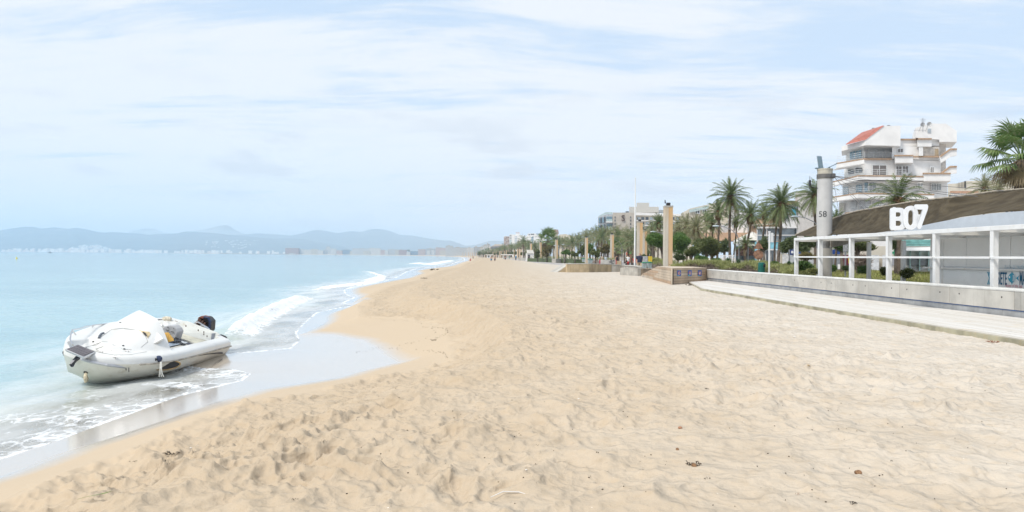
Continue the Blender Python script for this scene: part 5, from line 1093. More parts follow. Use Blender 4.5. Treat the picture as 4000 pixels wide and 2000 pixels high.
    B.rect('wall', 60, 2130, 420, 1010, M_BW2, 1.0, 6)
    B.rect('roller_shutter', 240, 420, 660, 900, mat('louvre_white', ()), .6, .2); B.rect('roller_shutter', 790, 960, 600, 880, mat('grey_roller_shutter', (.42, .43, .44), .6), .6, .2); B.rect('sign_board', 780, 950, 490, 582, mat('shop_sign_blue', (.03, .09, .36), .4), .4, .2); B.rect('sign_board', 95, 330, 530, 575, mat('shop_sign_blue', ()), .4, .2)
    B.rect('painted_front', 1000, 1285, 600, 870, mat('dark_red_paint', (.18, .015, .04), .6), .5, .2); B.rect('painted_front', 1395, 1530, 610, 900, mat('dark_red_paint', ()), .5, .2); B.rect('yellow_mark', 1100, 1130, 640, 770, mat('yellow_paint', (.70, .48, .03)), .35, .1); B.rect('door', 1290, 1392, 620, 840, mat('louvre_white', ()), .5, .2)
    B.rect('roller_shutter', 1560, 1720, 600, 905, mat('louvre_white', ()), .5, .2); B.rect('roller_shutter', 1790, 1960, 600, 880, mat('louvre_white', ()), .5, .2); B.rect('low_wall', 890, 1000, 785, 880, M_BW, -2, .4)
    B.rect('window', 1975, 2125, 625, 810, mat('shop_window_grey', (.30, .31, .33), .3), .5, .2); B.rect('sill', 1970, 2125, 810, 905, M_BW2, .6, .2)
    s = B.rect('pharmacy_board', 1985, 2120, 500, 590, M_BW, 0, .2); b = MB(); c = B.p(2040, 552, -.15)
    b.slab([c + Vector((x_, 0, z_)) for x_, z_ in [(-.28, -.09), (-.09, -.09), (-.09, -.28), (.09, -.28), (.09, -.09), (.28, -.09), (.28, .09), (.09, .09), (.09, .28), (-.09, .28), (-.09, .09), (-.28, .09)]], (0, .04, 0)); b.obj('green_cross', mat('pharmacy_green', (.02, .30, .14)), s)
    h = lambda x, y: (3500 + x / 3.22, 780 + y / 3.22)
    B = Bld('white shop with a turquoise slatted roof, left of the kiosk', 48, f=h)
    B.rect('wall', 60, 520, 590, 900, M_BW, .4, 5)
    for k in range(4): B.rect('roof_slat', 60, 520, 502 + k * 21, 519 + k * 21, mat('turquoise_slat', (.25, .52, .50), .5), -.6 + k * -.1, 1.0)
    B.poly('awning', [(130, 600, -1.2), (500, 596, -1.2), (500, 640, -1.4), (130, 642, -1.4)], M_BW, .1)
    for x0, x1 in ((134, 168), (190, 288), (308, 404)): B.rect('window', x0, x1, 716, 826, mat('shop_window_grey', ()), .2, .1)
    for x in (170, 290, 405): B.rect('pilaster', x, x + 16, 645, 895, mat('turquoise_pale', (.45, .62, .60)), .05, .3)
    B.rect('plinth', 60, 520, 880, 905, M_CONC2, .1, .3)
    # beyond the canopy on the right
    q = lambda x, y: (3000 + x / 2.576, 400 + y / 2.576)
    B = Bld('long cream building behind the palms at the right edge', 150, f=q)
    B.poly('wall', [(1810, 820), (1900, 815), (2000, 790), (2270, 785), (2600, 810), (2600, 1300), (1810, 1300)], M_BW2, 14); B.poly('wall', [(1840, 905), (2600, 900), (2600, 1200), (1840, 1200)], mat('building_white2', (.66, .64, .6)), 3, -3); B.trim([(1840, 890, -3), (2120, 892, -3)], .5, mat('terracotta_roof', ()))
    for x in (1920, 1950): B.rect('pipe', x, x + 3, 800, 860, M_DARKMET, -.3, .2)
    B.rect('vent', 1976, 1992, 792, 860, M_DARKMET, -.3, .2); B.rect('window', 1822, 2060, 935, 950, M_GLS, -3.2, .2)
    B = Bld('brown and cream town houses glimpsed between canopy and kiosk', 60, f=q); B.poly('wall', [(2280, 1020), (3100, 980), (3100, 1500), (2280, 1500)], M_BW2, 6)
    for x in (2390, 2440, 2490, 2545): B.rect('window', x, x + 26, 1060, 1110, M_GLS, -.2, .2)
middle_buildings()
# ================================================================ palms, trees, hedges
def leaf_mat(name, c1, c2, c3=None, sc_=1.5, tr=.25):
    if name in _mats: return _mats[name]
    m = bpy.data.materials.new(name); m.use_nodes = True; t = NT(m.node_tree); b = t.n['Principled BSDF']; p = t.coord('Object')
    n = t.noise(p, sc_, 4, .6); n2 = t.noise(p, sc_ * 14, 2, .5); c = t.mix(t.ramp(n, .35, .65), c1, c2); c = t.mix(t.math('MULTIPLY', t.ramp(n2, .45, .7), .5), c, c3 or tuple(min(1, k * 1.6) for k in c2))
    t.set(b.inputs['Base Color'], c); b.inputs['Roughness'].default_value = .55; b.inputs['Specular IOR Level'].default_value = .35
    tl = t.new('ShaderNodeBsdfTranslucent'); t.set(tl.inputs[0], c); mx = t.new('ShaderNodeMixShader', i_0=tr, i_1=b.outputs[0], i_2=tl.outputs[0]); t.l.new(mx.outputs[0], t.n['Material Output'].inputs[0]); _mats[name] = m; return m
M_FR = leaf_mat('palm_frond', (.095, .15, .055), (.18, .22, .09), (.30, .31, .16)); M_FRD = leaf_mat('dry_frond', (.20, .15, .085), (.30, .23, .13), (.36, .30, .19))
M_FRM = leaf_mat('mixed_frond', (.15, .18, .08), (.29, .27, .15), (.40, .36, .22))
M_TRK = mat('palm_trunk', (.13, .10, .075), .95, var=.25, scale=4, bump=.6, bscale=14, dirt=(.24, .2, .15)); M_BOOT = mat('palm_boots', (.20, .12, .06), .95, var=.3, scale=6, bump=.5)
def frond(mb, rnd, base, az, el, L, droop, nl, lw, leaf, twist=0.0):
    d = Vector((math.cos(az) * math.cos(el), math.sin(az) * math.cos(el), math.sin(el))); p = Vector(base); pts = [p.copy()]; dirs = [d.copy()]; n = 9
    for i in range(n):
        p = p + d * (L / n); d = (d + Vector((0, 0, -droop / n * (1 + i * .18)))).normalized(); pts.append(p.copy()); dirs.append(d.copy())
    side = Vector((-math.sin(az), math.cos(az), 0))
    for i in range(n):     # rachis
        w = .028 * (1 - i / n) + .008; up = side.cross(dirs[i]).normalized(); mb.add([pts[i] - side * w, pts[i] + side * w, pts[i + 1] + side * w * .8, pts[i + 1] - side * w * .8], [(0, 1, 2, 3)])
    for i in range(nl):
        f = .10 + .9 * (i + rnd.random() * .5) / nl; k = min(int(f * n), n - 1); q = pts[k].lerp(pts[k + 1], f * n - k) if f * n < n else pts[-1]; dd = dirs[k]; up = side.cross(dd).normalized()
        ll = leaf * (math.sin(PI * min(f * .86 + .13, 1)) ** .6) * rnd.uniform(.8, 1.1)
        for s in (-1, 1):
            v = (dd * .75 + side * s * .62 + up * rnd.uniform(.05, .35) + Vector((0, 0, rnd.uniform(-.25, .0)))).normalized(); e = q + v * ll + Vector((0, 0, -.10 * ll)); w = dd * lw
            mb.add([q - w, q + w, e + w * .15, e - w * .15], [(0, 1, 2, 3)])
def palm_parts(seed, nf=52, L=2.5, nl=20, lw=.036, leaf=.5, lowest=-40, dead=10, boot=1.0):
    rnd = random.Random(seed); mg = MB(); md = MB()
    for i in range(nf):
        f = i / nf; el = math.radians(86 - (86 - lowest) * f ** .8 + rnd.uniform(-8, 8)); frond(mg, rnd, (0, 0, -.05 - .25 * f), i * 2.39996 + rnd.uniform(-.25, .25), el, L * rnd.uniform(.85, 1.08) * (1 if f > .15 else .85), .75 + rnd.uniform(-.15, .3), nl, lw, leaf)
    for i in range(dead): frond(md, rnd, (0, 0, -.4), rnd.uniform(0, 6.28), math.radians(rnd.uniform(-70, -30)), L * rnd.uniform(.6, .9), .8, nl // 2, lw, leaf * .8)
    b = MB(); b.tube([(0, 0, -1.15 * boot), (0, 0, -.8 * boot), (0, 0, -.35 * boot), (0, 0, .1)], [.20, .36, .40, .22], 12)
    for i in range(70):
        a = i * 2.4; z = -1.1 * boot + i / 70 * 1.1 * boot; r_ = .30 + .10 * math.sin(PI * (z / boot + 1.1) / 1.1); b.obox((r_ * math.cos(a), r_ * math.sin(a), z), (.07 * math.cos(a), .07 * math.sin(a), .09), (-.04 * math.sin(a), .04 * math.cos(a), 0), (0, 0, .03))
    return mg.mesh('crown'), md.mesh('dead_fronds'), b.mesh('leaf_boots')
PV = [palm_parts(1, 62, 2.7, 24), palm_parts(2, 50, 2.5, 22, lowest=-25, dead=6), palm_parts(3, 50, 2.6, 20, lowest=-50, dead=22), palm_parts(4, 34, 2.3, 18, lowest=-10, dead=4)]
PVf = [palm_parts(11, 30, 2.6, 9, .055, .6, -18, dead=8), palm_parts(12, 26, 2.5, 9, .055, .6, -12, 12), palm_parts(13, 30, 2.5, 9, .055, .55, -28, 12)]
for lst in (PV, PVf):
    for a_, b_, c_ in lst: a_.materials.append(M_FR); b_.materials.append(M_FRD); c_.materials.append(M_BOOT)
_mixed = {}
def palm(px, py, Y, base_px=None, scale=1.0, var=0, label='', group='date palms behind the promenade', far=False, rz=0, tr=.135, mixed=False, z0=0.0, cat='palm tree'):
    top = P(px, py, Y); bx = P(base_px if base_px else px, py, Y).x
    r = empty('palm_tree', (bx, Y, z0), 0, label, cat, group); dx = top.x - bx; H = top.z - z0
    b = MB(); rings = 18 if not far else 5; pts = []; rs = []
    rnd = random.Random(int(px * 7 + py))
    for i in range(rings + 1):
        f = i / rings; pts.append((dx * f ** 1.5 + (.06 * math.sin(f * 5 + px) if not far else 0), .05 * math.sin(f * 4), -.3 + (H - .8 * scale + .3) * f)); rs.append(tr * scale * (1.25 - .4 * f) * (1 + (.06 if i % 2 else -.04)) * (1.25 if i == 0 else 1))
    b.tube(pts, rs, 10 if not far else 6); t_ = b.obj('trunk', M_TRK, r, smooth=True)
    A, D, Bt = (PVf if far else PV)[var]
    for nm, me, on in (('crown', A, 1), ('dead_fronds', D, 1), ('leaf_boots', Bt, not far)):
        if not on: continue
        me2 = me
        if mixed and nm == 'crown':
            if me.name not in _mixed: m2 = me.copy(); m2.materials.clear(); m2.materials.append(M_FRM); _mixed[me.name] = m2
            me2 = _mixed[me.name]
        o = bpy.data.objects.new(nm, me2); col.objects.link(o); o.parent = r; o.location = (dx, 0, H); o.scale = (scale,) * 3; o.rotation_euler = (0, 0, rz or px)
    return r
NP = [(2854, 775, 72, 2853, 1.22, 0, 'tallest date palm with a full round crown, left of the pair of white house palms'), (2806, 836, 76, 2806, 1.08, 3, 'slim dark trunked palm just left of the tallest one'), (2931, 850, 70, 2912, 1.08, 1, 'leaning palm right of the tallest one with a ball shaped crown base'), (2987, 838, 68, 2976, .86, 3, 'slender palm with an upright crown right of the rusty sign'),
 (3052, 803, 64, 3042, 1.20, 0, 'full crowned palm in front of the white house with turquoise shutters'), (3031, 848, 66, 3030, .82, 1, 'shorter palm touching the full crowned one on its left'), (2875, 872, 74, 2868, .74, 3, 'small palm with dark curved trunk between the two tallest'), (2760, 858, 84, 2762, .76, 3, 'thin dark palm with a small crown before the cream house'),
 (2781, 884, 80, 2781, .92, 1, 'stout trunked palm next to the thin dark one'), (2682, 893, 74, 2682, 1.0, 2, 'shaggy palm right of the ochre pillar, behind the green tree'), (2718, 899, 70, 2717, 1.0, 2, 'shaggy palm with hanging dry fronds above the olive bush'), (2650, 898, 82, 2650, .95, 2, 'dull green palm closest to the ochre pillar on its right'),
 (2573, 880, 95, 2573, .95, 1, 'palm left of the ochre pillar against the white hotel'), (2549, 909, 98, 2549, .85, 2, 'shaggy small palm left of the ochre pillar'), (2909, 958, 60, 2909, .62, 3, 'low young palm with pale upright fronds beside the lamp post'), (3185, 770, 60, 3186, 1.02, 0, 'palm half hidden behind the numbered grey pillar'),
 (3509, 786, 44, 3522, 1.22, 3, 'palm rising behind the canopy in front of the big white building'), (3265, 868, 50, 3268, .62, 1, 'low bright green palm between the grey pillar and the canopy'), (3846, 742, 70, 3846, 1.0, 2, 'windblown palm above the canopy at the right'), (3905, 740, 80, 3905, .9, 2, 'dark palm behind the fan palm at the right edge')]
for k, (x, y, Y, bx, s, v, lab) in enumerate(NP): palm(x, y - 10 * s, Y, bx, s * .76, v, lab, rz=k * 1.7, mixed=v == 2)
rnd = random.Random(21); k = 0
row = []
for i in range(52):     # the dense row running away along the promenade
    f = i / 51; x = 2560 - 500 * f ** .85 + rnd.uniform(-6, 6); Y = 105 + 210 * f ** 1.1 + rnd.uniform(-10, 40); row.append((x, Y))
wh = [(2548, 0), ]
for i, (x, Y) in enumerate(row):
    env = np.interp(x, [2050, 2120, 2160, 2240, 2280, 2320, 2400, 2440, 2500, 2560], [950, 940, 920, 916, 900, 885, 880, 885, 890, 890]); sc_ = rnd.uniform(1.1, 1.4); y = env + rnd.uniform(0, 20) + 2.3 * sc_ * 2800 / Y * .62
    dep = 'row' if i % 2 else 'row'
    palm(x, y, Y, x + rnd.uniform(-4, 4), sc_, i % 3, 'shaggy palm in the dense row beyond the pillars, hard to tell from its neighbours', 'shaggy palms in the dense far row', True, rz=i * 1.3, tr=.14, mixed=i % 3 != 0)
for i in range(44):
    f = i / 43; x = 2085 - 215 * f ** .8 + rnd.uniform(-4, 4); Y = 340 + 520 * f ** 1.2 + rnd.uniform(-20, 50); env = np.interp(x, [1860, 1900, 1960, 2000, 2040, 2090], [977, 972, 964, 958, 948, 950]); y = env + rnd.uniform(4, 14)
    palm(x, y, Y, x, rnd.uniform(1.2, 1.6), i % 3, 'tiny far palm beside the distant beach pillars', 'tiny far palms along the end of the beach', True, rz=i * 1.1, tr=.25, mixed=i % 2 == 0)
for i, (x, y) in enumerate([(2137, 915), (2045, 944)]): palm(x, y, 260, x, 1.3 if i == 0 else 1.4, i, ['taller palm standing out above the far row by the cream tower', 'palm with a wide crown left of the pillar by the white kiosk'][i], 'date palms behind the promenade', True)
# fan palm at the right edge
def fan_palm(px, py, Y, bx, scale, label, seed=5, nf=26, L=1.0, leaf=.95, dead=26):
    rnd = random.Random(seed); top = P(px, py, Y); r = empty('fan_palm', (P(bx, py, Y).x, Y, 0), 0, label, 'palm tree'); dx = top.x - P(bx, py, Y).x; H = top.z
    def fan(mb, az, el, st_, R_, nseg=26, droop=.0):
        d = Vector((math.cos(az) * math.cos(el), math.sin(az) * math.cos(el), math.sin(el))); c = Vector((dx, 0, H)) + d * st_; side = Vector((-math.sin(az), math.cos(az), 0)); up = side.cross(d).normalized()
        mb.tube([Vector((dx, 0, H)), c], .018, 4)
        for i in range(nseg):
            a = math.radians(-118 + 236 * i / (nseg - 1)); v = (d * math.cos(a) + side * math.sin(a)); ll = R_ * (1 - .22 * abs(a) / 2) * rnd.uniform(.85, 1.05); mid = c + v * ll * .55 + up * .06; e = mid + (v + Vector((0, 0, -.25 - droop * rnd.uniform(.5, 1.3)))).normalized() * ll * .45; t = v.cross(up).normalized() * (.034 * R_ / .9)
            mb.add([c, mid - t, mid + t, e], [(0, 1, 2), (1, 3, 2)])
    g = MB(); dd = MB()
    for i in range(nf): f = i / nf; fan(g, i * 2.4, math.radians(80 - 100 * f), L * rnd.uniform(.9, 1.15) * scale, leaf * scale, droop=.2 + f)
    for i in range(dead): fan(dd, rnd.uniform(0, 6.3), math.radians(rnd.uniform(-75, -25)), L * rnd.uniform(.6, 1) * scale, leaf * .75 * scale, 18, 1.6)
    g.obj('crown', leaf_mat('fan_leaf', (.08, .17, .045), (.17, .25, .08), (.38, .34, .20), 1.2, .3), r); dd.obj('dead_fronds', M_FRD, r)
    b = MB(); b.tube([(dx * f, 0, -.3 + (H + .2) * f) for f in (0, .3, .6, .9, 1)], [.34, .28, .24, .24, .2], 12); b.obj('trunk', M_TRK, r, smooth=True)
    return r
fan_palm(3990, 618, 27, 3996, .95, 'large fan palm with green and withered leaves at the right edge')
fan_palm(2141, 940, 190, 2141, 2.1, 'fan palm with pale brown skirt among the far palms', 8, 24, dead=30)
fan_palm(2412, 972, 140, 2408, 1.5, 'low fan palm right of the pillar behind the graffiti barrier', 9, 24, dead=10)
# ---------------------------------------------------------------- broad trees and bushes
def crown_mesh(seed, lobes, n, size, flat=.7, tuft=False):
    """leaf sprays spread through several lobes, thin at the edges with gaps"""
    rnd = random.Random(seed); mb = MB()
    for i in range(n):
        c, r_ = lobes[rnd.randrange(len(lobes))]
        while True:
            v = Vector((rnd.uniform(-1, 1), rnd.uniform(-1, 1), rnd.uniform(-1, 1)))
            if v.length <= 1 and v.length > .25: break
        v = v.normalized() * (v.length ** .5) * rnd.uniform(.62, 1.26); q = Vector((c[0] + v.x * r_, c[1] + v.y * r_, c[2] + v.z * r_ * flat))
        a = Vector((rnd.uniform(-1, 1), rnd.uniform(-1, 1), rnd.uniform(-.3, 1))).normalized(); b = a.cross(Vector((rnd.uniform(-1, 1), rnd.uniform(-1, 1), rnd.uniform(-1, 1)))).normalized(); s = size * rnd.uniform(.6, 1.3)
        if tuft: mb.add([q - b * s * .2, q + b * s * .2, q + a * s * 1.5], [(0, 1, 2)])
        else: mb.add([q - b * s * .4, q + a * s * .5, q + b * s * .4, q - a * s * .5], [(0, 1, 2, 3)])
    return mb
G_DK = leaf_mat('tamarisk_dark', (.075, .11, .035), (.15, .18, .06), (.27, .25, .11), .9); G_BR = leaf_mat('tree_bright', (.065, .14, .03), (.12, .22, .05), (.22, .27, .09), 1.1); G_OL = leaf_mat('olive_tan', (.10, .11, .03), (.20, .16, .06), (.30, .22, .11), 1.3); G_GY = leaf_mat('grey_dead_twigs', (.22, .18, .15), (.32, .26, .22), (.40, .33, .28), 3); G_YG = leaf_mat('hedge_yellow_green', (.22, .25, .08), (.34, .36, .15), (.44, .43, .22), 2.5); G_AG = leaf_mat('agave_green', (.05, .11, .05), (.09, .16, .08), (.14, .2, .12), 3, .05); G_LT = leaf_mat('light_tree', (.08, .12, .045), (.13, .17, .07), (.2, .22, .12), 1.5)
def tree(px, py_c, Y, w_px, h_px, label, m, n=3200, trunk=True, name='tree', size=.15, seed=1, group=None, tuft=False, ground=None, dead=None):
    c = P(px, py_c, Y); W = w_px / FPX * Y / 2; Hh = h_px / FPX * Y / 2; r = empty(name, (c.x, Y, 0), 0, label, 'tree' if trunk else 'bush', group); rnd = random.Random(seed)
    lobes = []
    for i in range(9):
        a = rnd.uniform(0, 6.28); d = rnd.uniform(.25, .72); lobes.append(((W * d * math.cos(a), W * .7 * d * math.sin(a), c.z + Hh * rnd.uniform(-.5, .55)), W * rnd.uniform(.32, .5)))
    lobes.append(((0, 0, c.z), W * .55)); fl = min(1.3, Hh / W * .95)
    if Y < 90: n = int(n * 2.3); size *= .95; tuft = True
    mb = crown_mesh(seed, lobes, n, size, fl, tuft); mb.obj('crown', m, r)
    if trunk:
        b = MB(); z0 = 0; zc = c.z - Hh * .2; l = rnd.uniform(-.4, .4) * W; b.tube([(l * .9, 0, -.3), (l * .6, 0, zc * .5), (0, 0, zc)], [.16, .12, .08], 8)
        for i in range(5): q = lobes[i][0]; b.tube([(l * .6 * (1 - .1 * i), 0, zc * (.5 + .08 * i)), (q[0] * .5, q[1] * .5, (zc + q[2]) / 2), q], [.08, .05, .02], 6)
        b.obj('trunk', mat('bark_grey', (.16, .13, .10), .9, var=.2, scale=5), r, smooth=True)
    return r
tree(2580, 944, 66, 105, 95, 'round bright green tree left of the ochre pillar with dark gaps', G_BR, 4200, seed=2)
tree(2660, 952, 68, 115, 95, 'bright green bushy tree just right of the ochre pillar', G_BR, 4200, seed=3)
tree(2752, 965, 60, 118, 88, 'dense olive and tan tamarisk tree above the hedge', G_DK, 4600, seed=4); tree(2785, 975, 61, 60, 60, 'brownish outer tamarisk crown right of the dense one', G_OL, 1800, seed=5); tree(2700, 985, 58, 60, 50, 'dark low tamarisk between the two larger ones', G_DK, 1800, seed=6)
tree(2829, 960, 68, 50, 70, 'slight grey green tree in front of the cream house', G_LT, 1100, seed=7); tree(2980, 955, 60, 50, 70, 'thin grey green tree behind the rusty sign', G_LT, 1000, seed=8); tree(3085, 955, 46, 75, 80, 'airy light green tree left of the pergola', G_LT, 2200, seed=9); tree(3145, 958, 48, 90, 75, 'light green tree seen through the first pergola bay', G_LT, 2400, seed=10)
tree(3345, 955, 46, 130, 62, 'dark green spreading tree seen through the pergola', G_DK, 3800, seed=12, size=.13); tree(3285, 962, 50, 60, 60, 'green tree behind the grey pillar strap', G_BR, 1500, seed=13); tree(3500, 955, 47, 40, 60, 'leafy branch left of the turquoise roof', G_LT, 700, seed=14)
for i, (x, y, Y, w, h, m, lab) in enumerate([(2273, 975, 150, 36, 45, G_DK, 'dark tree left of the pillar between the bins'), (2305, 970, 148, 40, 50, G_BR, 'green tree behind the pillar between the bins'), (2362, 972, 128, 52, 48, G_OL, 'olive tree with tan tips left of the graffiti pillar'), (2325, 988, 118, 40, 40, G_DK, 'dark bush tree between two olive ones'), (2137, 985, 170, 46, 55, G_OL, 'round brown green bush right of the kiosk pillar'), (2098, 990, 175, 30, 46, G_DK, 'dark bush right of the white kiosk'), (2210, 985, 150, 40, 25, G_BR, 'low green tree under the far palm trunks'), (2245, 992, 145, 34, 24, G_DK, 'low dark bush under the far palm trunks'), (2515, 975, 110, 40, 60, G_DK, 'dark tree between the stained pillars'), (1596, 978, 3060, 14, 9, G_DK, 'round dark tree on the far waterfront')]):
    tree(x, y, Y, w, h, lab, m, 1400 if Y < 1000 else 900, seed=40 + i, size=.26 if Y < 1000 else 1.6)
for i in range(26):
    x = 1870 + i * 9 + rnd.uniform(-3, 3); Y = np.interp(x, [1860, 2060], [800, 330]); tree(x, 990 + rnd.uniform(-3, 3), Y, 16, 14, 'small dark shrub tree low down among the far pillars', G_DK, 500, trunk=False, name='shrub', seed=80 + i, size=.55, group='dark shrubs among the far pillars')
# bushes in the garden
BU = [(2740, 1012, 52, 52, 24, G_BR, 'rounded green shrub over the hedge below the tamarisk'), (2655, 1008, 54, 46, 28, G_LT, 'grey green rounded shrub right of the ochre pillar'), (2800, 1017, 50, 30, 14, G_BR, 'low bright green shrub beside the slatted fence'), (3022, 1030, 44, 30, 20, G_BR, 'leafy green shrub right of the green bin'), (3145, 1040, 33, 62, 40, G_BR, 'dark leafy shrub in the first pergola bay'), (3175, 1062, 31, 34, 18, G_YG, 'yellow green shrub at the foot of the grey pillar'),
 (3255, 1048, 36, 28, 26, G_BR, 'green shrub right of the grey pillar'), (3372, 1055, 32, 42, 30, G_BR, 'shrub with white flowers below the dead bush'), (3456, 1062, 30, 26, 34, G_DK, 'small dark round shrub beside the palm trunk'), (3540, 1068, 28, 46, 42, G_DK, 'dark round shrub at the foot of the palm in the pavilion'), (3305, 1050, 38, 24, 16, G_LT, 'low pale shrub by the shop wall'), (2515, 1005, 72, 30, 26, G_LT, 'soft green shrub between the stained pillar and the yellow board'), (2560, 1022, 60, 56, 30, G_YG, 'yellow green feathery bush left of the ochre pillar')]
for i, (x, y, Y, w, h, m, lab) in enumerate(BU): tree(x, y, Y, w, h, lab, m, 1500, trunk=False, name='shrub', seed=120 + i, size=.10)
tree(3365, 1030, 36, 60, 60, 'leafless grey brown bush seen through the pergola', G_GY, 1600, trunk=False, name='dead_bush', seed=150, size=.16, tuft=True)
tree(3150, 1002, 40, 95, 34, 'olive shrub with bare crooked stems under the first pergola bay', G_OL, 1500, True, 'shrub', seed=151, size=.09)
def hedge(label, pts, h, m, m2, n, group=None, w=1.1):
    """clipped hedge running through (x, y, Y) points; dry twigs below, green shoots on top"""
    r = empty('hedge', (0, 0, 0), 0, label, 'hedge', group); A = MB(); T = MB(); q = [P(*p) for p in pts]; rnd = random.Random(len(label))
    for i in range(n):
        k = rnd.random() * (len(q) - 1); j = int(k); c = q[j].lerp(q[j + 1], k - j); wob = .12 * math.sin(c.y * 1.7) + .08 * math.sin(c.y * 4.1 + 1)
        top = rnd.random() < .45; z = c.z + wob - (rnd.random() ** 1.5 * .22 if top else .18 + rnd.random() * h); b = Vector((c.x + rnd.uniform(-.1, w), c.y + rnd.uniform(-w / 2, w / 2), max(z, 0)))
        a = Vector((rnd.uniform(-.6, .6), rnd.uniform(-.6, .6), rnd.uniform(.2, 1))).normalized(); s = rnd.uniform(.08, .22); d = a.cross(Vector((rnd.uniform(-1, 1), rnd.uniform(-1, 1), 0.1))).normalized() * .016
        (T if top else A).add([b - d, b + d, b + a * s], [(0, 1, 2)])
    core = MB()
    for j in range(len(q) - 1): a_, b_ = q[j], q[j + 1]; core.slab([(a_.x, a_.y, a_.z - .38), (a_.x + w, a_.y, a_.z - .38), (b_.x + w, b_.y, b_.z - .38), (b_.x, b_.y, b_.z - .38)], (0, 0, -h - .3))
    core.obj('stems', m, r); A.obj('twigs', m, r); T.obj('shoots', m2, r); return r
hedge('long clipped hedge with bare brown sides and yellow green top behind the concrete wall', [(2624, 1024, 47), (2700, 1026, 46), (2780, 1029, 44.5), (2860, 1033, 43), (2940, 1036, 41), (3000, 1040, 39.5), (3040, 1048, 38)], .55, G_GY, G_YG, 40000)
hedge('brown and green hedge left of the ochre pillar behind the bins', [(2548, 1020, 60), (2575, 1022, 57), (2598, 1024, 54)], .6, G_GY, G_YG, 5000)
hedge('low green hedge under the far palms beside the long wall', [(2060, 1003, 190), (2110, 1003, 180), (2170, 1004.5, 160), (2240, 1006, 145)], .6, G_LT, G_YG, 6000, w=4)
hedge('low hedge behind the graffiti barrier', [(2310, 1009, 125), (2345, 1010, 120), (2372, 1011, 115)], .6, G_GY, G_YG, 3000, w=2)
hedge('feathery pale grass hedge left of the pergola', [(3040, 1046, 37), (3075, 1049, 35), (3110, 1052, 33.5)], .55, G_YG, G_YG, 5000)
# ground cover seen under the pergola
def ground_cover():
    rnd = random.Random(9); b = MB()
    for i in range(46000):
        Y = rnd.uniform(22, 58); x = wp(Y) + (1.4 if Y > 26.5 else 7.2) + rnd.random() ** .8 * 22; n = vnoise(np.array(x * .7), np.array(Y * .7)); h = .06 + .26 * float(n) ** 1.5; a = rnd.uniform(0, 6.28); d = Vector((math.cos(a), math.sin(a), 0)) * .05
        p = Vector((x, Y, .42)); b.add([p - d, p + d, p + Vector((rnd.uniform(-.1, .1), rnd.uniform(-.1, .1), h))], [(0, 1, 2)])
    b.obj('ground_cover', leaf_mat('ground_cover_green', (.20, .22, .06), (.30, .33, .09), (.42, .33, .20), .5), kind='stuff', label='patchy yellow green ground cover plants under the pergola')
ground_cover()
b = MB(); b.prism([(wp(42) + .44, 42), (wp(3) + .44, 3), (wp(3) + 3.6, 3), (wp(26.4) + 7, 26.3), (wp(26.4) + .44, 26.4)], -.2, .12); b.obj('terrace_floor', M_CONC, kind='structure', label='pale concrete floor of the bar terrace')
b = MB(); b.prism([(wp(42) + 1.3, 42), (wp(26.5) + 1.3, 26.5), (wp(26.5) + 7.1, 26.5), (30, 18), (33, 58), (17, 58)], -.2, .44); b.obj('garden_soil', mat('garden_soil', (.30, .25, .17), .95, var=.25, scale=1.2, dirt=(.18, .2, .08)), kind='structure', label='dry garden soil behind the wall')
AG = [(2844, 1012, 47, 34), (2885, 1018, 46, 32), (2942, 1018, 44, 30), (2822, 1022, 48, 16), (3048, 1032, 41, 22), (3082, 1024, 38, 24), (3105, 1026, 37, 24), (2726, 994, 56, 26), (3128, 1028, 36, 20), (2990, 1024, 45, 16)]
agl = ['spiky agave left of the palm trunk by the slatted fence', 'spiky agave below the small dark palm', 'spiky agave left of the rusty sign post', 'small agave at the far left of the agave row', 'spiky agave behind the hedge left of the pergola', 'tall bladed agave closest to the pergola corner on its left', 'agave touching the first pergola post', 'dark yucca above the rounded shrub', 'agave inside the first pergola bay', 'small agave behind the green litter bin']
for i, (x, y, Y, w) in enumerate(AG):
    c = P(x, y, Y); r_ = w / FPX * Y / 2 * 1.15; o = empty('agave_plant', (c.x, Y, max(c.z - r_ * .8, .05)), i, agl[i], 'plant', 'agaves behind the hedge'); b = MB(); rnd = random.Random(i)
    for k in range(46):
        az = k * 2.4; el = math.radians(88 - 75 * (k / 46)); d = Vector((math.cos(az) * math.cos(el), math.sin(az) * math.cos(el), math.sin(el))); s = Vector((-math.sin(az), math.cos(az), 0)) * .05; L = r_ * rnd.uniform(1.0, 1.35); m_ = d * L * .5; b.add([-s * .6, s * .6, m_ + s, m_ - s, d * L], [(0, 1, 2, 3), (3, 2, 4)])
    b.obj('leaves', G_AG, o); b = MB(); b.tube([(0, 0, -.6), (0, 0, .05)], .07, 6); b.obj('stem', M_TRK, o)
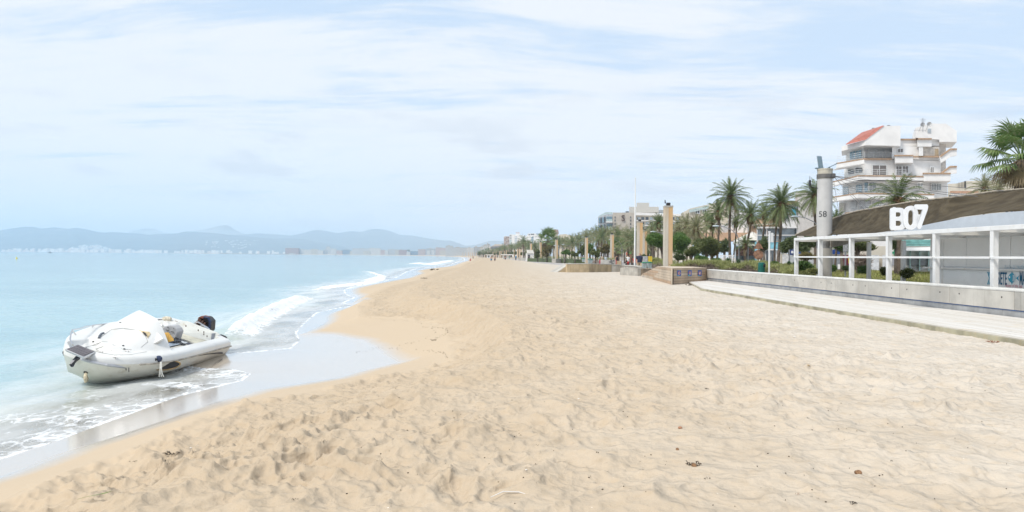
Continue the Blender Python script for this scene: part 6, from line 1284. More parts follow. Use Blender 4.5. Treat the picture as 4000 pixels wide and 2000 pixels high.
# ================================================================ the wrecked motor boat
def build_boat():
    N = [(-8.62, 13.80, -.52), (-8.30, 13.72, -.60), (-7.80, 13.80, -.70), (-7.30, 14.35, -.77), (-7.08, 15.2, -.81), (-7.12, 16.55, -.86), (-7.20, 17.65, -.90), (-7.24, 18.5, -.93)]
    F = [(-8.66, 13.83, -.50), (-8.95, 14.35, -.41), (-9.2, 14.9, -.37), (-9.4, 15.6, -.34), (-9.5, 16.4, -.31), (-9.47, 17.2, -.30), (-9.45, 18.2, -.33), (-9.2, 19.2, -.39)]
    def cat(pts, t):
        k = t * (len(pts) - 1); i = min(int(k), len(pts) - 2); f = k - i; g = lambda j: Vector(pts[min(max(j, 0), len(pts) - 1)])
        p0, p1, p2, p3 = g(i - 1), g(i), g(i + 1), g(i + 2); return .5 * ((2 * p1) + (p2 - p0) * f + (2 * p0 - 5 * p1 + 4 * p2 - p3) * f * f + (3 * p1 - p0 - 3 * p2 + p3) * f ** 3)
    O = Vector((-8.2, 16.2, ZS)); nt = lambda t: cat(N, t) - O; ftt = lambda t: cat(F, t) - O
    root = empty('motor_boat', tuple(O), 0, 'wrecked white motor boat stranded in the shallows, listing towards the sand', 'boat')
    gel = mat('gelcoat_white', (.71, .71, .69), .3, var=.03, scale=1.6, coat=.3, dirt=(.68, .64, .55)); hul = mat('gelcoat_cream', (.80, .775, .70), .4, var=.05, scale=1.2, coat=.2, dirt=(.55, .50, .40)); ins = mat('gelcoat_inside', (.66, .66, .63), .5, var=.05, dirt=(.5, .46, .38))
    blk = mat('rubber_black', (.02, .02, .022), .5); brn = mat('chafed_brown', (.25, .19, .12), .7); gry = mat('seat_grey', (.42, .43, .45), .5, var=.04); org = mat('foam_orange', (.62, .36, .08), .8, var=.15, scale=5); ply = mat('broken_ply', (.62, .50, .30), .8, var=.2, scale=9, dirt=(.3, .2, .1))
    BP = lambda x, y, Y: P(200 + x / 3.22, 1180 + y / 3.22, Y) - O
    T = 40; up = Vector((.16, -.02, .98)).normalized()         # the boat's own up, leaning with the list
    # hull: section from rub rail down over the chine to the keel
    b = MB(); rows = []
    for i in range(T + 1):
        t = i / T; n, f = nt(t), ftt(t); c = (n + f) / 2; w = (f - n); bow = max(0, 1 - t / .28); sh = Vector((-.02, .62, .03)) * max(0, 1 - t / .75)
        keel = c + Vector((.10, 0, 0)) - up * (.62 + .25 * min(1, t * 3)) + Vector((-.10, .42, 0)) * bow + (Vector((0, .12, 0)) if t < .05 else Vector())
        cn = n + w * (.07 + .05 * bow) - up * (.30 + .10 * bow); cf = f - w * (.07 + .05 * bow) - up * (.30 + .10 * bow)
        k1 = cn.lerp(keel, .10) - up * .02; cn = cn + sh * .42; cf = cf + sh * .6; k1 = k1 + sh * .48; keel = keel + sh * 1.0; rows.append([n, n.lerp(cn, .5) + (n - c).normalized() * .02, cn, k1, cn.lerp(keel, .55) - up * .03, keel, cf.lerp(keel, .5), cf, f])
    m = len(rows[0]); vs = [v for r_ in rows for v in r_]; fs = [(i * m + k, i * m + k + 1, (i + 1) * m + k + 1, (i + 1) * m + k) for i in range(T) for k in range(m - 1)]
    fs.append(tuple(T * m + k for k in range(m))); b.add(vs, fs); o = b.obj('hull', hul, root, smooth=True); hull_o = o
    # deck moulding: rounded edge, foredeck, dome of the cabin, open cockpit
    U = 44; NT_ = 150; vs = []; fs = []
    def dk(t, u):
        n, f = nt(t), ftt(t); p = n.lerp(f, u); e = min(u, 1 - u) * (f - n).length; ed = min(1, e / .10); h = .13 * math.sqrt(max(0, 1 - (1 - ed) ** 2)) * (1 if t > .03 else t / .03)
        h += .06 * math.sin(PI * u)
        # cuddy dome
        tend = .56 + .13 * u; s = (t - .27) / (tend - .27); dome = 0
        if 0 < s < 1:
            ph = s ** .82; q = (u - (.42 + .08 * s)) / (.38 + .46 * s) + .5
            if 0 < q < 1: dome = .45 * ph * min(1, 1.22 * (1 - abs(2 * q - 1) ** 1.6)) - .10 * math.sin(PI * s) * math.exp(-((q - .42) / .24) ** 2) * 1.5
            # scooped panel in the foredeck
            
        if .08 < t < .34 and .14 < u < .62: dome -= .10 * min(1, 14 * (t - .08) / .26, 14 * (.34 - t) / .26) * min(1, 14 * (u - .14) / .48, 14 * (.62 - u) / .48)
        # cockpit well
        if t > tend and .12 < u < .90 and t < .94: h -= .42
        return p + up * (h + dome)
    tt = sorted(set([i / NT_ for i in range(NT_ + 1)] + [.599, .601])); uu = sorted(set([i / U for i in range(U + 1)] + [.01, .129, .131, .899, .901, .99])); M_ = len(uu)
    for v_ in tt:
        for u in uu:
            te = .56 + .13 * u; vs.append(dk(v_ / .6 * te if v_ < .6 else te + (v_ - .6) / .4 * (1 - te), u))
    for i in range(len(tt) - 1):
        for j in range(M_ - 1):
            tm, um = (tt[i] + tt[i + 1]) / 2, (uu[j] + uu[j + 1]) / 2
            fs.append((i * M_ + j, i * M_ + j + 1, (i + 1) * M_ + j + 1, (i + 1) * M_ + j))
    b = MB(); b.add(vs, fs); o = b.obj('deck', gel, root, smooth=False); em = o.modifiers.new('soft', 'BEVEL'); em.width = .02; em.limit_method = 'ANGLE'; em.angle_limit = math.radians(50); o.data.polygons.foreach_set('use_smooth', [True] * len(o.data.polygons)); o.data.set_sharp_from_angle(angle=math.radians(40))
    bpy.context.view_layer.update(); dko = o
    def DP(x, y, lift=.012, ob=None):
        a_, b_ = ray(200 + x / 3.22, 1180 + y / 3.22); d_ = Vector((a_, 1, -b_)).normalized(); ob = ob or dko; hit, l, nn, _ = ob.ray_cast(Vector((0, 0, EYE)) - O, d_)
        return (l - d_ * lift) if hit else BP(x, y, 16)
    # raised fin of the broken windscreen moulding: peak at the top, ragged aft edge
    b = MB(); F1 = [BP(880, 250, 16.15), BP(985, 195, 16.3), BP(1060, 170, 16.4), BP(1150, 152, 16.5), BP(1154, 240, 16.45), BP(1010, 262, 16.2)]; b.slab(F1, (.02, .05, -.015)); b.obj('windscreen_fin', gel, root)
    def patch(name, pts, m, lift=.012, th=.008):
        b = MB(); b.slab([DP(x, y, lift) for x, y in pts], (.0, -th * .3, th)); return b.obj(name, m, root)
    patch('hole_edge', [(1103, 352), (1150, 368), (1236, 378), (1250, 402), (1238, 420), (1215, 455), (1205, 430), (1165, 402)], ply)
    patch('hole', [(1150, 376), (1185, 388), (1206, 428), (1178, 415), (1160, 398)], blk, .03)
    b = MB(); b.slab([BP(1235, 312, 15.75), BP(1275, 298, 15.9), BP(1330, 328, 15.85), BP(1362, 350, 15.8), BP(1362, 400, 15.7), BP(1335, 380, 15.7), BP(1300, 345, 15.7)], (0, .06, -.03)); b.obj('torn_gap', mat('torn_brown', (.16, .11, .09), .8, var=.3, scale=8), root)
    b = MB(); b.slab([BP(1150, 232, 16.2), BP(1262, 285, 15.85), BP(1345, 318, 15.8), BP(1310, 326, 15.7), BP(1290, 338, 15.65), BP(1235, 318, 15.7), BP(1130, 262, 16.0)], (0, .05, -.02)); b.obj('torn_flap', gel, root)
    b = MB(); b.slab([BP(1300, 345, 15.5), BP(1340, 385, 15.4), BP(1362, 405, 15.35), BP(1408, 458, 15.2), BP(1325, 500, 15.05), BP(1210, 560, 14.95), BP(1250, 450, 15.2)], (.02, .05, -.02)); b.obj('broken_moulding', gel, root, bevel=.01)
    for ln in (((420, 575), (520, 545), (640, 500), (700, 500), (780, 540), (900, 590), (1010, 600)), ((380, 560), (500, 600), (640, 640), (800, 668), (1000, 662), (1200, 625)), ((640, 640), (560, 590), (650, 560), (760, 610)), ((600, 460), (680, 400), (760, 345), (900, 330), (1050, 345), (1180, 420), (1215, 500), (1130, 570))):
        e = MB(); e.tube([DP(x, y, .0) for x, y in ln], .007, 5); e.obj('deck_seam', mat('seam_grey', (.40, .40, .38), .6), root)
    # cockpit things
    b = MB(); sp = [(1380, 345), (1412, 312), (1470, 292), (1530, 300), (1570, 335), (1590, 380), (1572, 430), (1545, 505), (1470, 520), (1445, 445), (1400, 385)]; b.slab([BP(x, y, 16.9) for x, y in sp], (.10, .12, .02)); s1 = b.obj('helm_seat', gry, root, bevel=.02)
    b = MB()
    for x0, y0, x1, y1 in ((1460, 316, 1478, 322), (1535, 333, 1548, 338), (1440, 348, 1485, 362), (1505, 370, 1545, 378)): b.tube([BP(x0, y0, 16.88), BP(x1, y1, 16.88)], .008, 4)
    b.obj('seat_slots', blk, s1); b = MB(); b.slab([BP(1446, 398, 16.86), BP(1505, 402, 16.86), BP(1480, 460, 16.86), BP(1432, 430, 16.86)], (0, -.01, 0)); b.obj('seat_patch', mat('seat_patch', (.22, .20, .14)), s1)
    b = MB(); b.slab([BP(1392, 392, 16.5), BP(1420, 385, 16.5), BP(1465, 440, 16.45), BP(1505, 490, 16.4), BP(1500, 505, 16.35), BP(1430, 535, 16.2), BP(1418, 470, 16.3)], (.06, .08, 0)); b.obj('foam_panel', org, root)
    b = MB(); b.slab([BP(1338, 500, 15.55), BP(1385, 470, 15.65), BP(1415, 460, 15.7), BP(1425, 515, 15.6), BP(1340, 540, 15.4)], (.03, .05, -.02)); b.obj('foam_panel', org, root)
    b = MB(); b.slab([BP(1425, 520, 15.8), BP(1520, 495, 16.1), BP(1610, 520, 16.1), BP(1615, 535, 16.0), BP(1425, 580, 15.5)], (.01, .03, -.02)); b.obj('window_panel', mat('window_frame_panel', (.55, .62, .70), .3), root, bevel=.01)
    b = MB(); b.tube([BP(x, y, Y) for x, y, Y in ((1425, 525, 15.75), (1422, 578, 15.48), (1520, 560, 15.7), (1615, 535, 15.95))], .012, 6); b.obj('window_seal', blk, root)
    b = MB(); b.slab([BP(1530, 470, 16.7), BP(1560, 440, 16.9), BP(1640, 470, 17.0), (BP(1640, 530, 16.5)), BP(1535, 520, 16.4)], (.05, .1, -.05)); b.obj('dark_locker', blk, root)
    b = MB(); b.slab([BP(1690, 520, 16.7), BP(1720, 505, 16.9), BP(1810, 535, 17.2), BP(1750, 560, 16.6)], (.03, .05, -.03)); b.obj('dark_locker', mat('dark_blue_black', (.02, .025, .05), .5), root)
    b = MB(); b.slab([BP(1610, 480, 16.9), BP(1640, 475, 17.0), BP(1730, 515, 17.1), BP(1650, 512, 16.6)], (.02, .04, -.02)); b.obj('locker_lid', mat('lid_pale', (.62, .66, .70), .4), root)
    b = MB()
    rr = random.Random(4)
    for k in range(9): p = BP(1505 + k * 12, 530 - k * 3, 15.95 + k * .03); b.tube([p, p + Vector((rr.uniform(-.1, .1), rr.uniform(-.1, .1), rr.uniform(.0, .1))), p + Vector((rr.uniform(-.15, .15), rr.uniform(-.1, .1), rr.uniform(0, .08)))], .014, 5)
    b.obj('tangled_cables', mat('cable_dark', (.06, .07, .09), .6), root)
    # stern bench with its lifted white board
    b = MB(); b.slab([BP(1640, 232, 18.2), BP(2040, 385, 18.4), BP(2005, 500, 18.1), BP(1588, 385, 17.6), BP(1595, 300, 17.9)], (.10, .12, -.02)); q = b.obj('stern_bench', mat('bench_white', (.68, .68, .63), .45, var=.04, dirt=(.5, .42, .3)), root, bevel=.015)
    b = MB(); b.slab([BP(1590, 382, 17.55), BP(1990, 500, 18.0), BP(1855, 528, 17.6), BP(1560, 432, 17.2)], (.05, .08, -.03)); b.obj('bench_base', mat('bench_cream', (.60, .57, .46), .5), root)
    b = MB()
    for x, y in ((1605, 310), (1700, 300), (1855, 355), (1925, 378), (1925, 405), (1965, 430)): p = BP(x, y, 17.85 + (x - 1600) / 1500); b.slab([p + Vector((-.012, -.02, -.02)), p + Vector((.012, -.02, -.02)), p + Vector((.012, -.02, .025)), p + Vector((-.012, -.02, .025))], (0, -.006, 0))
    b.obj('bench_fittings', mat('fitting_rust', (.15, .11, .09), .6, .3), q)
    b = MB(); b.slab([BP(1410, 225, 18.6), BP(1500, 218, 18.7), BP(1590, 248, 18.7), BP(1560, 330, 18.1), BP(1400, 330, 17.6), BP(1170, 245, 18.0)], (.03, .10, 0)); b.obj('far_coaming', ins, root)
    b = MB(); b.slab([BP(1415, 235, 18.1), BP(1480, 225, 18.2), BP(1510, 260, 18.1), BP(1490, 330, 17.8), BP(1400, 300, 17.7)], (.08, .1, 0)); b.ellipsoid(BP(1390, 298, 17.6), (.05, .04, .05)); b.obj('broken_pedestal', gel, root, bevel=.01)
    b = MB(); b.ellipsoid(BP(1450, 208, 18.2), (.12, .08, .06), 8, 5); b.ellipsoid(BP(1478, 215, 18.2), (.08, .08, .07), 8, 5); b.obj('torn_foam_lump', mat('foam_cream', (.66, .60, .48), .9, var=.2, scale=10), root)
    # outboard engine, cover missing
    c = BP(1890, 278, 18.7); e = MB(); e.slab([c + Vector(v) * .62 for v in ((-.30, 0, -.12), (-.22, 0, .10), (-.10, 0, .30), (.20, 0, .27), (.36, 0, .10), (.34, 0, -.30), (.1, 0, -.50), (-.2, 0, -.5))], (.02, .34, .02)); eng = e.obj('outboard_engine', mat('engine_black', (.025, .025, .03), .4, var=.3, scale=12, bump=.5), root, bevel=.03)
    e = MB(); e.tube([c + Vector(v) * .62 for v in ((.12, -.04, .30), (.30, -.04, .28), (.38, -.04, .10), (.37, -.04, -.10), (.30, -.04, -.30))], .035, 8); e.obj('cowl_rim', mat('cowl_navy', (.02, .035, .09), .25), eng)
    e = MB(); rr = random.Random(8)
    for k in range(16): p = c + Vector((rr.uniform(-.08, .13), -.05, rr.uniform(-.12, .14))); e.obox(p, (rr.uniform(.02, .045), 0, .01), (0, .05, 0), (0, .01, rr.uniform(.02, .045)))
    e.obj('engine_block', mat('engine_rust', (.10, .045, .03), .7, var=.4, scale=15), eng)
    e = MB(); e.slab([c + Vector(v) * .62 for v in ((-.14, -.06, .27), (.02, -.06, .35), (.22, -.06, .30), (.20, -.06, .24), (0, -.06, .26))], (0, .25, 0)); e.obj('flywheel_cover', mat('rust_red', (.24, .08, .05), .6), eng)
    e = MB(); e.tube([BP(x, y, 18.5) for x, y in ((1800, 275), (1815, 255), (1850, 255), (1900, 285), (1960, 320), (1990, 345))], .022, 8); e.tube([BP(x, y, 18.45) for x, y in ((1870, 310), (1890, 290), (1930, 310), (1955, 340))], .018, 8); e.obj('stern_rail', M_STEEL, root)
    e = MB(); e.tube([BP(x, y, 18.9) for x, y in ((2030, 440), (2040, 422), (2080, 415), (2140, 420), (2190, 440), (2205, 455))], .03, 8); e.tube([BP(x, y, 18.7) for x, y in ((2030, 470), (2060, 455), (2100, 480))], .04, 8); e.obj('black_hose', blk, root)
    e = MB(); e.tube([BP(x, y, 18.6) for x, y in ((2045, 395), (2120, 412), (2145, 435), (2140, 462), (2120, 482))], .016, 6); e.obj('stern_hand_rail', M_STEEL, root)
    e = MB(); e.slab([BP(2020, 395, 18.3), BP(2040, 392, 18.4), BP(2025, 490, 18.2), BP(2005, 498, 18.1)], (.04, .06, 0)); e.obj('hinge_plate', M_GREYMET, root)
    # rails
    e = MB(); pr = [(300, 575, 13.75), (265, 530, 13.7), (238, 470, 13.75), (248, 400, 13.85), (265, 350, 14.0), (300, 342, 14.3), (360, 335, 14.6), (420, 312, 15.0), (540, 288, 15.8), (660, 276, 16.4), (800, 265, 17.0)]
    e.tube([BP(*q_) for q_ in pr], .014, 7)
    for a_, b_ in (((262, 352, 14.0), (310, 412, 14.2)), ((540, 288, 15.8), (515, 318, 15.8))): e.tube([BP(*a_), BP(*b_)], .013, 6)
    e.obj('bow_rail', M_STEEL, root)
    e = MB(); e.tube([BP(*q_) for q_ in ((1170, 240, 18.2), (1300, 232, 18.4), (1410, 232, 18.5))], .02, 6); e.tube([BP(1272, 235, 18.3), BP(1264, 272, 18.2)], .014, 6); e.tube([BP(*q_) for q_ in ((1410, 232, 18.5), (1500, 236, 18.6), (1560, 238, 18.7), (1590, 250, 18.7), (1575, 290, 18.5))], .012, 6); e.obj('side_rail', mat('brown_rail', (.20, .12, .10), .4, .5), root)
    e = MB(); e.tube([BP(*q_) for q_ in ((372, 712, 13.72), (500, 752, 13.68), (700, 790, 13.75), (900, 815, 14.05), (1042, 832, 14.3))], [.03, .03, .03, .03, .03], 6); e.obj('rub_strip', mat('alloy_strip', (.60, .60, .62), .3, .6), root)
    e = MB(); pts = [nt(t) + Vector((.02, -.01, -.01)) for t in [i / 30 for i in range(12, 31)]]; e.tube(pts, .018, 6); e.obj('chafed_edge', mat('chafed_edge', (.42, .38, .32), .7, dirt=(.05, .05, .06), var=.2, scale=9), root)
    e = MB(); e.tube([BP(*q_) for q_ in ((1540, 748, 15.0), (1680, 712, 15.5), (1800, 680, 16.1), (1950, 652, 16.9), (2080, 640, 17.7), (2150, 640, 18.1))], [.006, .014, .016, .02, .02, .022], 6); e.obj('black_stripe', blk, root)
    # porthole, lamp, cleats, platform
    e = MB(); c = DP(1452, 798, .03, hull_o); e.slab([c + Vector((.17 * math.cos(a), .22 * math.cos(a), .08 * math.sin(a) + .0 * math.cos(a))) for a in [i * 2 * PI / 20 for i in range(20)]], (-.05, .06, 0)); e.obj('porthole', blk, root)
    e = MB(); rim = [c + Vector((.18 * math.cos(a), .23 * math.cos(a), .088 * math.sin(a))) for a in [i * 2 * PI / 20 for i in range(21)]]; e.tube(rim, .014, 6, caps=False); e.obj('porthole_rim', mat('rusty_rim', (.45, .30, .14), .7, var=.2, scale=8), root)
    e = MB(); e.ellipsoid(DP(1352, 715, .0), (.075, .05, .07), 12, 8); e.obj('side_lamp', mat('lamp_navy', (.03, .045, .10), .2), root); e = MB(); e.ellipsoid(DP(1314, 722, .0), (.03, .02, .03), 10, 6); e.obj('vent_ring', blk, root)
    for k, (x, y, Y) in enumerate(((790, 702, 14.1), (625, 636, 13.9), (955, 625, 14.9))):
        e = MB(); p = DP(x, y, .0); e.tube([p + Vector((-.11 if k == 0 else -.06, 0, .025)), p + Vector((.11 if k == 0 else .06, .02, .025))], .008, 6); e.tube([p + Vector((-.03, 0, -.02)), p + Vector((-.03, 0, .025))], .008, 6); e.tube([p + Vector((.03, 0, -.02)), p + Vector((.03, 0, .025))], .008, 6); e.obj('cleat', M_STEEL, root)
    for k, (a_, b_, c_, d_) in enumerate((((190, 600), (345, 645 + 15), (300, 560 + 12), (240, 580)),)):
        pass
    A_, B_, C_, D_ = BP(188, 602, 13.35), BP(410, 698, 13.35), BP(545, 634, 13.85), BP(335, 546, 13.85); pl = MB(); pl.slab([A_, B_, C_, D_], (0, 0, -.03)); pf = pl.obj('bow_platform', M_STEEL, root)
    for k in range(4):
        s0, s1 = .03 + k * .245, .03 + k * .245 + .215; s_ = MB(); s_.slab([A_.lerp(D_, s0).lerp(B_.lerp(C_, s0), .03), A_.lerp(D_, s0).lerp(B_.lerp(C_, s0), .97), A_.lerp(D_, s1).lerp(B_.lerp(C_, s1), .97), A_.lerp(D_, s1).lerp(B_.lerp(C_, s1), .03)], (0, 0, .022))
        s_.obj('slat', mat('slat_grey_brown', (.13, .115, .125), .5, var=.15, scale=5), pf)
    e = MB(); e.tube([A_, B_, C_, D_, A_], .018, 6); e.obj('platform_rim', M_STEEL, pf)
    e = MB(); e.tube([BP(525, 645, 13.85), BP(600, 695, 13.9)], .014, 6); e.obj('platform_stay', M_STEEL, root)
    e = MB(); e.tube([BP(340, 695, 13.5), BP(285, 745, 13.4), BP(245, 785, 13.35)], [.05, .04, .02], 5); e.slab([BP(345, 700, 13.45), BP(225, 785, 13.35), BP(250, 818, 13.35), BP(275, 770, 13.4)], (.02, .04, 0)); e.obj('anchor', mat('anchor_grey', (.09, .095, .11), .35, .6), root)
    e = MB(); e.tube([DP(660, 390), DP(632, 400), DP(610, 425), DP(598, 455)], .025, 6); e.obj('grab_handle', mat('handle_grey', (.12, .14, .17), .4), root)
    e = MB()
    for x, y, Y in ((530, 498, 14.4), (905, 548, 14.7), (918, 590, 14.6), (870, 258, 16.15)): p = DP(x, y, 0); e.ellipsoid(p, (.025, .025, .015), 8, 4)
    e.obj('deck_screws', blk, root)
    # trickle of ropes over the side, towing eye with weed
    for k, dx in enumerate((0, 14, 28)):
        e = MB(); e.tube([BP(1372 + dx * .6, 752, 14.5), BP(1368 + dx * .7, 830, 14.45), BP(1362 + dx * 1.3, 900, 14.45), BP(1358 + dx * 2, 940, 14.45)], .008, 5); e.obj('hanging_rope', mat('rope_white', (.70, .70, .66), .8), root)
    e = MB(); e.ellipsoid(BP(437, 882, 13.95), (.045, .04, .035), 10, 6); e.obj('towing_eye', blk, root)
    e = MB(); e.tube([BP(437, 890, 13.9), BP(432, 930, 13.88), BP(438, 965, 13.88), BP(430, 1010, 13.9)], [.02, .035, .045, .02], 6); e.tube([BP(445, 900, 13.9), BP(455, 960, 13.9), BP(462, 1000, 13.95)], .01, 5); e.obj('frayed_rope', mat('rope_frayed', (.60, .52, .38), .9, var=.25, scale=14), root)
    for x, y0, y1 in ((942, 818, 858), (977, 826, 880)):
        e = MB(); e.tube([BP(x, y0, 14.1), BP(x, y1, 14.12)], .008, 5); e.obj('rust_streak', mat('black_drip', (.06, .05, .05), .6), root)
build_boat()
# ================================================================ people
SK = mat('skin', (.50, .30, .20), .6, var=.04, scale=8); SK2 = mat('skin_tan', (.36, .20, .12), .6, var=.04, scale=8)
def person(label, loc, h=1.75, rz=0.0, pose='stand', skin=SK, top=None, bottom=None, hair=(.04, .03, .02), bald=False, cap=None, shorts=True, longtop=False, held=None, sleeve=True, detail=1, group=None, step=.18, arm=.12):
    """one continuous skinned body with clothing and hair as parts; faces +Y turned by rz"""
    r = empty('person', tuple(loc), rz, label, 'person', group); s = h / 1.75; V = Vector
    hipz, shz = .92, 1.43; J = {}
    def limb(a, b): return (a, b)
    if pose == 'sit':
        J = dict(pel=(0, 0, .14), sp=(0, -.06, .40), ch=(0, -.06, .62), nk=(0, -.03, .74), hd=(0, 0, .84), ht=(0, .01, .94), hl=(-.1, .02, .14), hr=(.1, .02, .14), kl=(-.14, .42, .42), kr=(.14, .42, .42), al=(-.14, .72, .05), ar=(.14, .72, .05), tl=(-.14, .86, .03), tr=(.14, .86, .03), sl=(-.19, -.05, .64), sr=(.19, -.05, .64), el=(-.24, .12, .44), er=(.24, .12, .44), wl=(-.15, .34, .46), wr=(.15, .34, .46))
    else:
        st_ = step if pose == 'walk' else .04
        J = dict(pel=(0, 0, .95), sp=(0, .01, 1.14), ch=(0, 0, 1.33), nk=(0, .01, 1.48), hd=(0, .02, 1.58), ht=(0, .03, 1.68), hl=(-.09, 0, .90), hr=(.09, 0, .90), kl=(-.10, st_ + .04, .49), kr=(.10, -st_ * .4 + .03, .49), al=(-.10, st_ * 1.3, .09), ar=(.10, -st_ * 1.7, .12), tl=(-.11, st_ * 1.3 + .16, .035), tr=(.11, -st_ * 1.7 + .15, .035), sl=(-.19, 0, 1.41), sr=(.19, 0, 1.41), el=(-.25, -st_ * .4 - .02, 1.13), er=(.25, st_ * .35 - .02, 1.13), wl=(-.25 - arm * .2, -st_ * .2 + .10, .88), wr=(.25 + arm * .2, st_ * .9 + .08, .88))
    R = dict(pel=.125, sp=.115, ch=.135, nk=.055, hd=.082, ht=.075, hl=.092, hr=.092, kl=.056, kr=.056, al=.038, ar=.038, tl=.034, tr=.034, sl=.055, sr=.055, el=.038, er=.038, wl=.026, wr=.026)
    E = [('pel', 'sp'), ('sp', 'ch'), ('ch', 'nk'), ('nk', 'hd'), ('hd', 'ht'), ('pel', 'hl'), ('hl', 'kl'), ('kl', 'al'), ('al', 'tl'), ('pel', 'hr'), ('hr', 'kr'), ('kr', 'ar'), ('ar', 'tr'), ('ch', 'sl'), ('sl', 'el'), ('el', 'wl'), ('ch', 'sr'), ('sr', 'er'), ('er', 'wr')]
    # hands with fingers
    if detail:
        for sd, w, e in ((-1, 'wl', 'el'), (1, 'wr', 'er')):
            W = V(J[w]); d = (W - V(J[e])).normalized(); pm = W + d * .075; J['p' + w] = pm; R['p' + w] = .027; E.append((w, 'p' + w))
            for k in range(4): q = pm + d * (.075 + .01 * (k in (1, 2))) + V((0, .030 - .02 * k, 0)) + V((-sd * .012, 0, 0)); J[f'f{w}{k}'] = q; R[f'f{w}{k}'] = .009; E.append(('p' + w, f'f{w}{k}'))
            q = W + d * .07 + V((-sd * .02, .05, 0)); J['t' + w] = q; R['t' + w] = .010; E.append((w, 't' + w))
    names = list(J); me = bpy.data.meshes.new('body'); me.from_pydata([tuple(V(J[n]) * s) for n in names], [(names.index(a), names.index(b)) for a, b in E], []); o = link('body', me, skin, r)
    sm = o.modifiers.new('skin', 'SKIN'); sm.use_smooth_shade = True; ly = me.skin_vertices[0].data if me.skin_vertices else None
    if ly is None: me.skin_vertices.new() if hasattr(me.skin_vertices, 'new') else None
    return r, o, J, R, names, s
def finish(r, o, J, R, names, s, top, bottom, hair, bald, cap, shorts, longtop, sleeve, detail, pose, face=1):
    V = Vector; me = o.data
    if not len(me.skin_vertices):
        bpy.context.view_layer.objects.active = o; o.select_set(True); bpy.ops.mesh.customdata_skin_add() 
        o.select_set(False)
    dat = me.skin_vertices[0].data
    for i, n in enumerate(names):
        rr = R[n] * s; dat[i].radius = (rr, rr) if n not in ('ch', 'pel', 'sp') else (rr * 1.22, rr * .82); dat[i].use_root = (n == 'pel')
    sb = o.modifiers.new('sub', 'SUBSURF'); sb.levels = sb.render_levels = 2 if detail else 1
    g = lambda n, k=1.0: V(J[n]) * s
    def sleeve_tube(mb, a, b_, ra, rb): mb.tube([g(a), g(a).lerp(g(b_), .5), g(b_)], [ra * s, (ra + rb) / 2 * s, rb * s], 12)
    def ell_tube(mb, pts):
        n = 16; vs = []
        for (c, rx, ry) in pts:
            for k in range(n): th = 2 * PI * k / n; vs.append(V(c) + V((rx * math.cos(th) * s, ry * math.sin(th) * s, 0)))
        m_ = len(pts); mb.add(vs, [(i * n + k, i * n + (k + 1) % n, (i + 1) * n + (k + 1) % n, (i + 1) * n + k) for i in range(m_ - 1) for k in range(n)] + [tuple(range(n))[::-1], tuple((m_ - 1) * n + k for k in range(n))])
    if top:
        b = MB(); lo = .80 if longtop else .90
        if pose == 'sit': ell_tube(b, [(g('pel'), .19, .15), (g('sp'), .18, .14), (g('ch'), .20, .14), (g('nk') - V((0, 0, .05)) * s, .11, .09)])
        else: ell_tube(b, [((0, 0, lo * s), .20, .15), ((0, .005, 1.0 * s), .195, .150), ((0, .01, 1.15 * s), .19, .145), ((0, 0, 1.32 * s), .215, .145), ((0, 0, 1.42 * s), .19, .115), ((0, .005, 1.47 * s), .085, .075)])
        if sleeve:
            for a, e in (('sl', 'el'), ('sr', 'er')):
                p, q = g(a), g(e); b.tube([p + V((0, 0, .01)), p.lerp(q, .4), p.lerp(q, .85)], [.085 * s, .075 * s, .066 * s], 12)
        o2 = b.obj('shirt', top, r, smooth=True)
    if bottom:
        b = MB()
        if pose == 'sit': ell_tube(b, [((0, 0, .02), .19, .17), (g('pel'), .185, .16), (g('pel') + V((0, -.02, .12)), .17, .14)])
        else: ell_tube(b, [((0, 0, .80 * s), .19, .14), ((0, 0, .88 * s), .195, .15), ((0, 0, 1.00 * s), .185, .14)])
        for h_, k_, a_ in (('hl', 'kl', 'al'), ('hr', 'kr', 'ar')):
            if shorts: b.tube([g(h_), g(h_).lerp(g(k_), .5), g(h_).lerp(g(k_), .88)], [.115 * s, .105 * s, .098 * s], 12)
            else: b.tube([g(h_), g(k_), g(k_).lerp(g(a_), .92)], [.115 * s, .085 * s, .07 * s], 12)
        b.obj('shorts' if shorts else 'trousers', bottom, r, smooth=True)
    # shoes, head, hair, face
    if not bald:
        b = MB(); b.ellipsoid(g('hd') + V((0, -.025, .055)) * s, (.092 * s, .105 * s, .088 * s), 14, 8); b.obj('hair', mat('hair_%d' % int(hair[0] * 100), hair, .8, var=.2, scale=20), r, smooth=True)
    if cap:
        b = MB(); b.ellipsoid(g('hd') + V((0, -.01, .07)) * s, (.10 * s, .115 * s, .08 * s), 14, 8); b.slab([g('hd') + V(v) * s for v in ((-.08, .08, .05), (.08, .08, .05), (.06, .17, .04), (-.06, .17, .04))], (0, 0, .012)); b.obj('cap', cap, r, smooth=True)
    if detail:
        for x in (-.032, .032):
            e = MB(); e.ellipsoid(g('hd') + V((x, .088, .015)) * s, (.013, .008, .009), 8, 5); e.obj('eye', mat('eye_dark', (.03, .02, .02), .3), r)
        e = MB(); e.ellipsoid(g('hd') + V((0, .10, -.015)) * s, (.014, .02, .024), 8, 5); e.obj('nose', o.data.materials[0], r); e = MB(); e.ellipsoid(g('hd') + V((0, .085, -.055)) * s, (.026, .01, .007), 8, 4); e.obj('mouth', mat('lips', (.35, .12, .10), .5), r)
        for x in (-.086, .086): e = MB(); e.ellipsoid(g('hd') + V((x, 0, .0)) * s, (.012, .024, .034), 8, 5); e.obj('ear', o.data.materials[0], r)
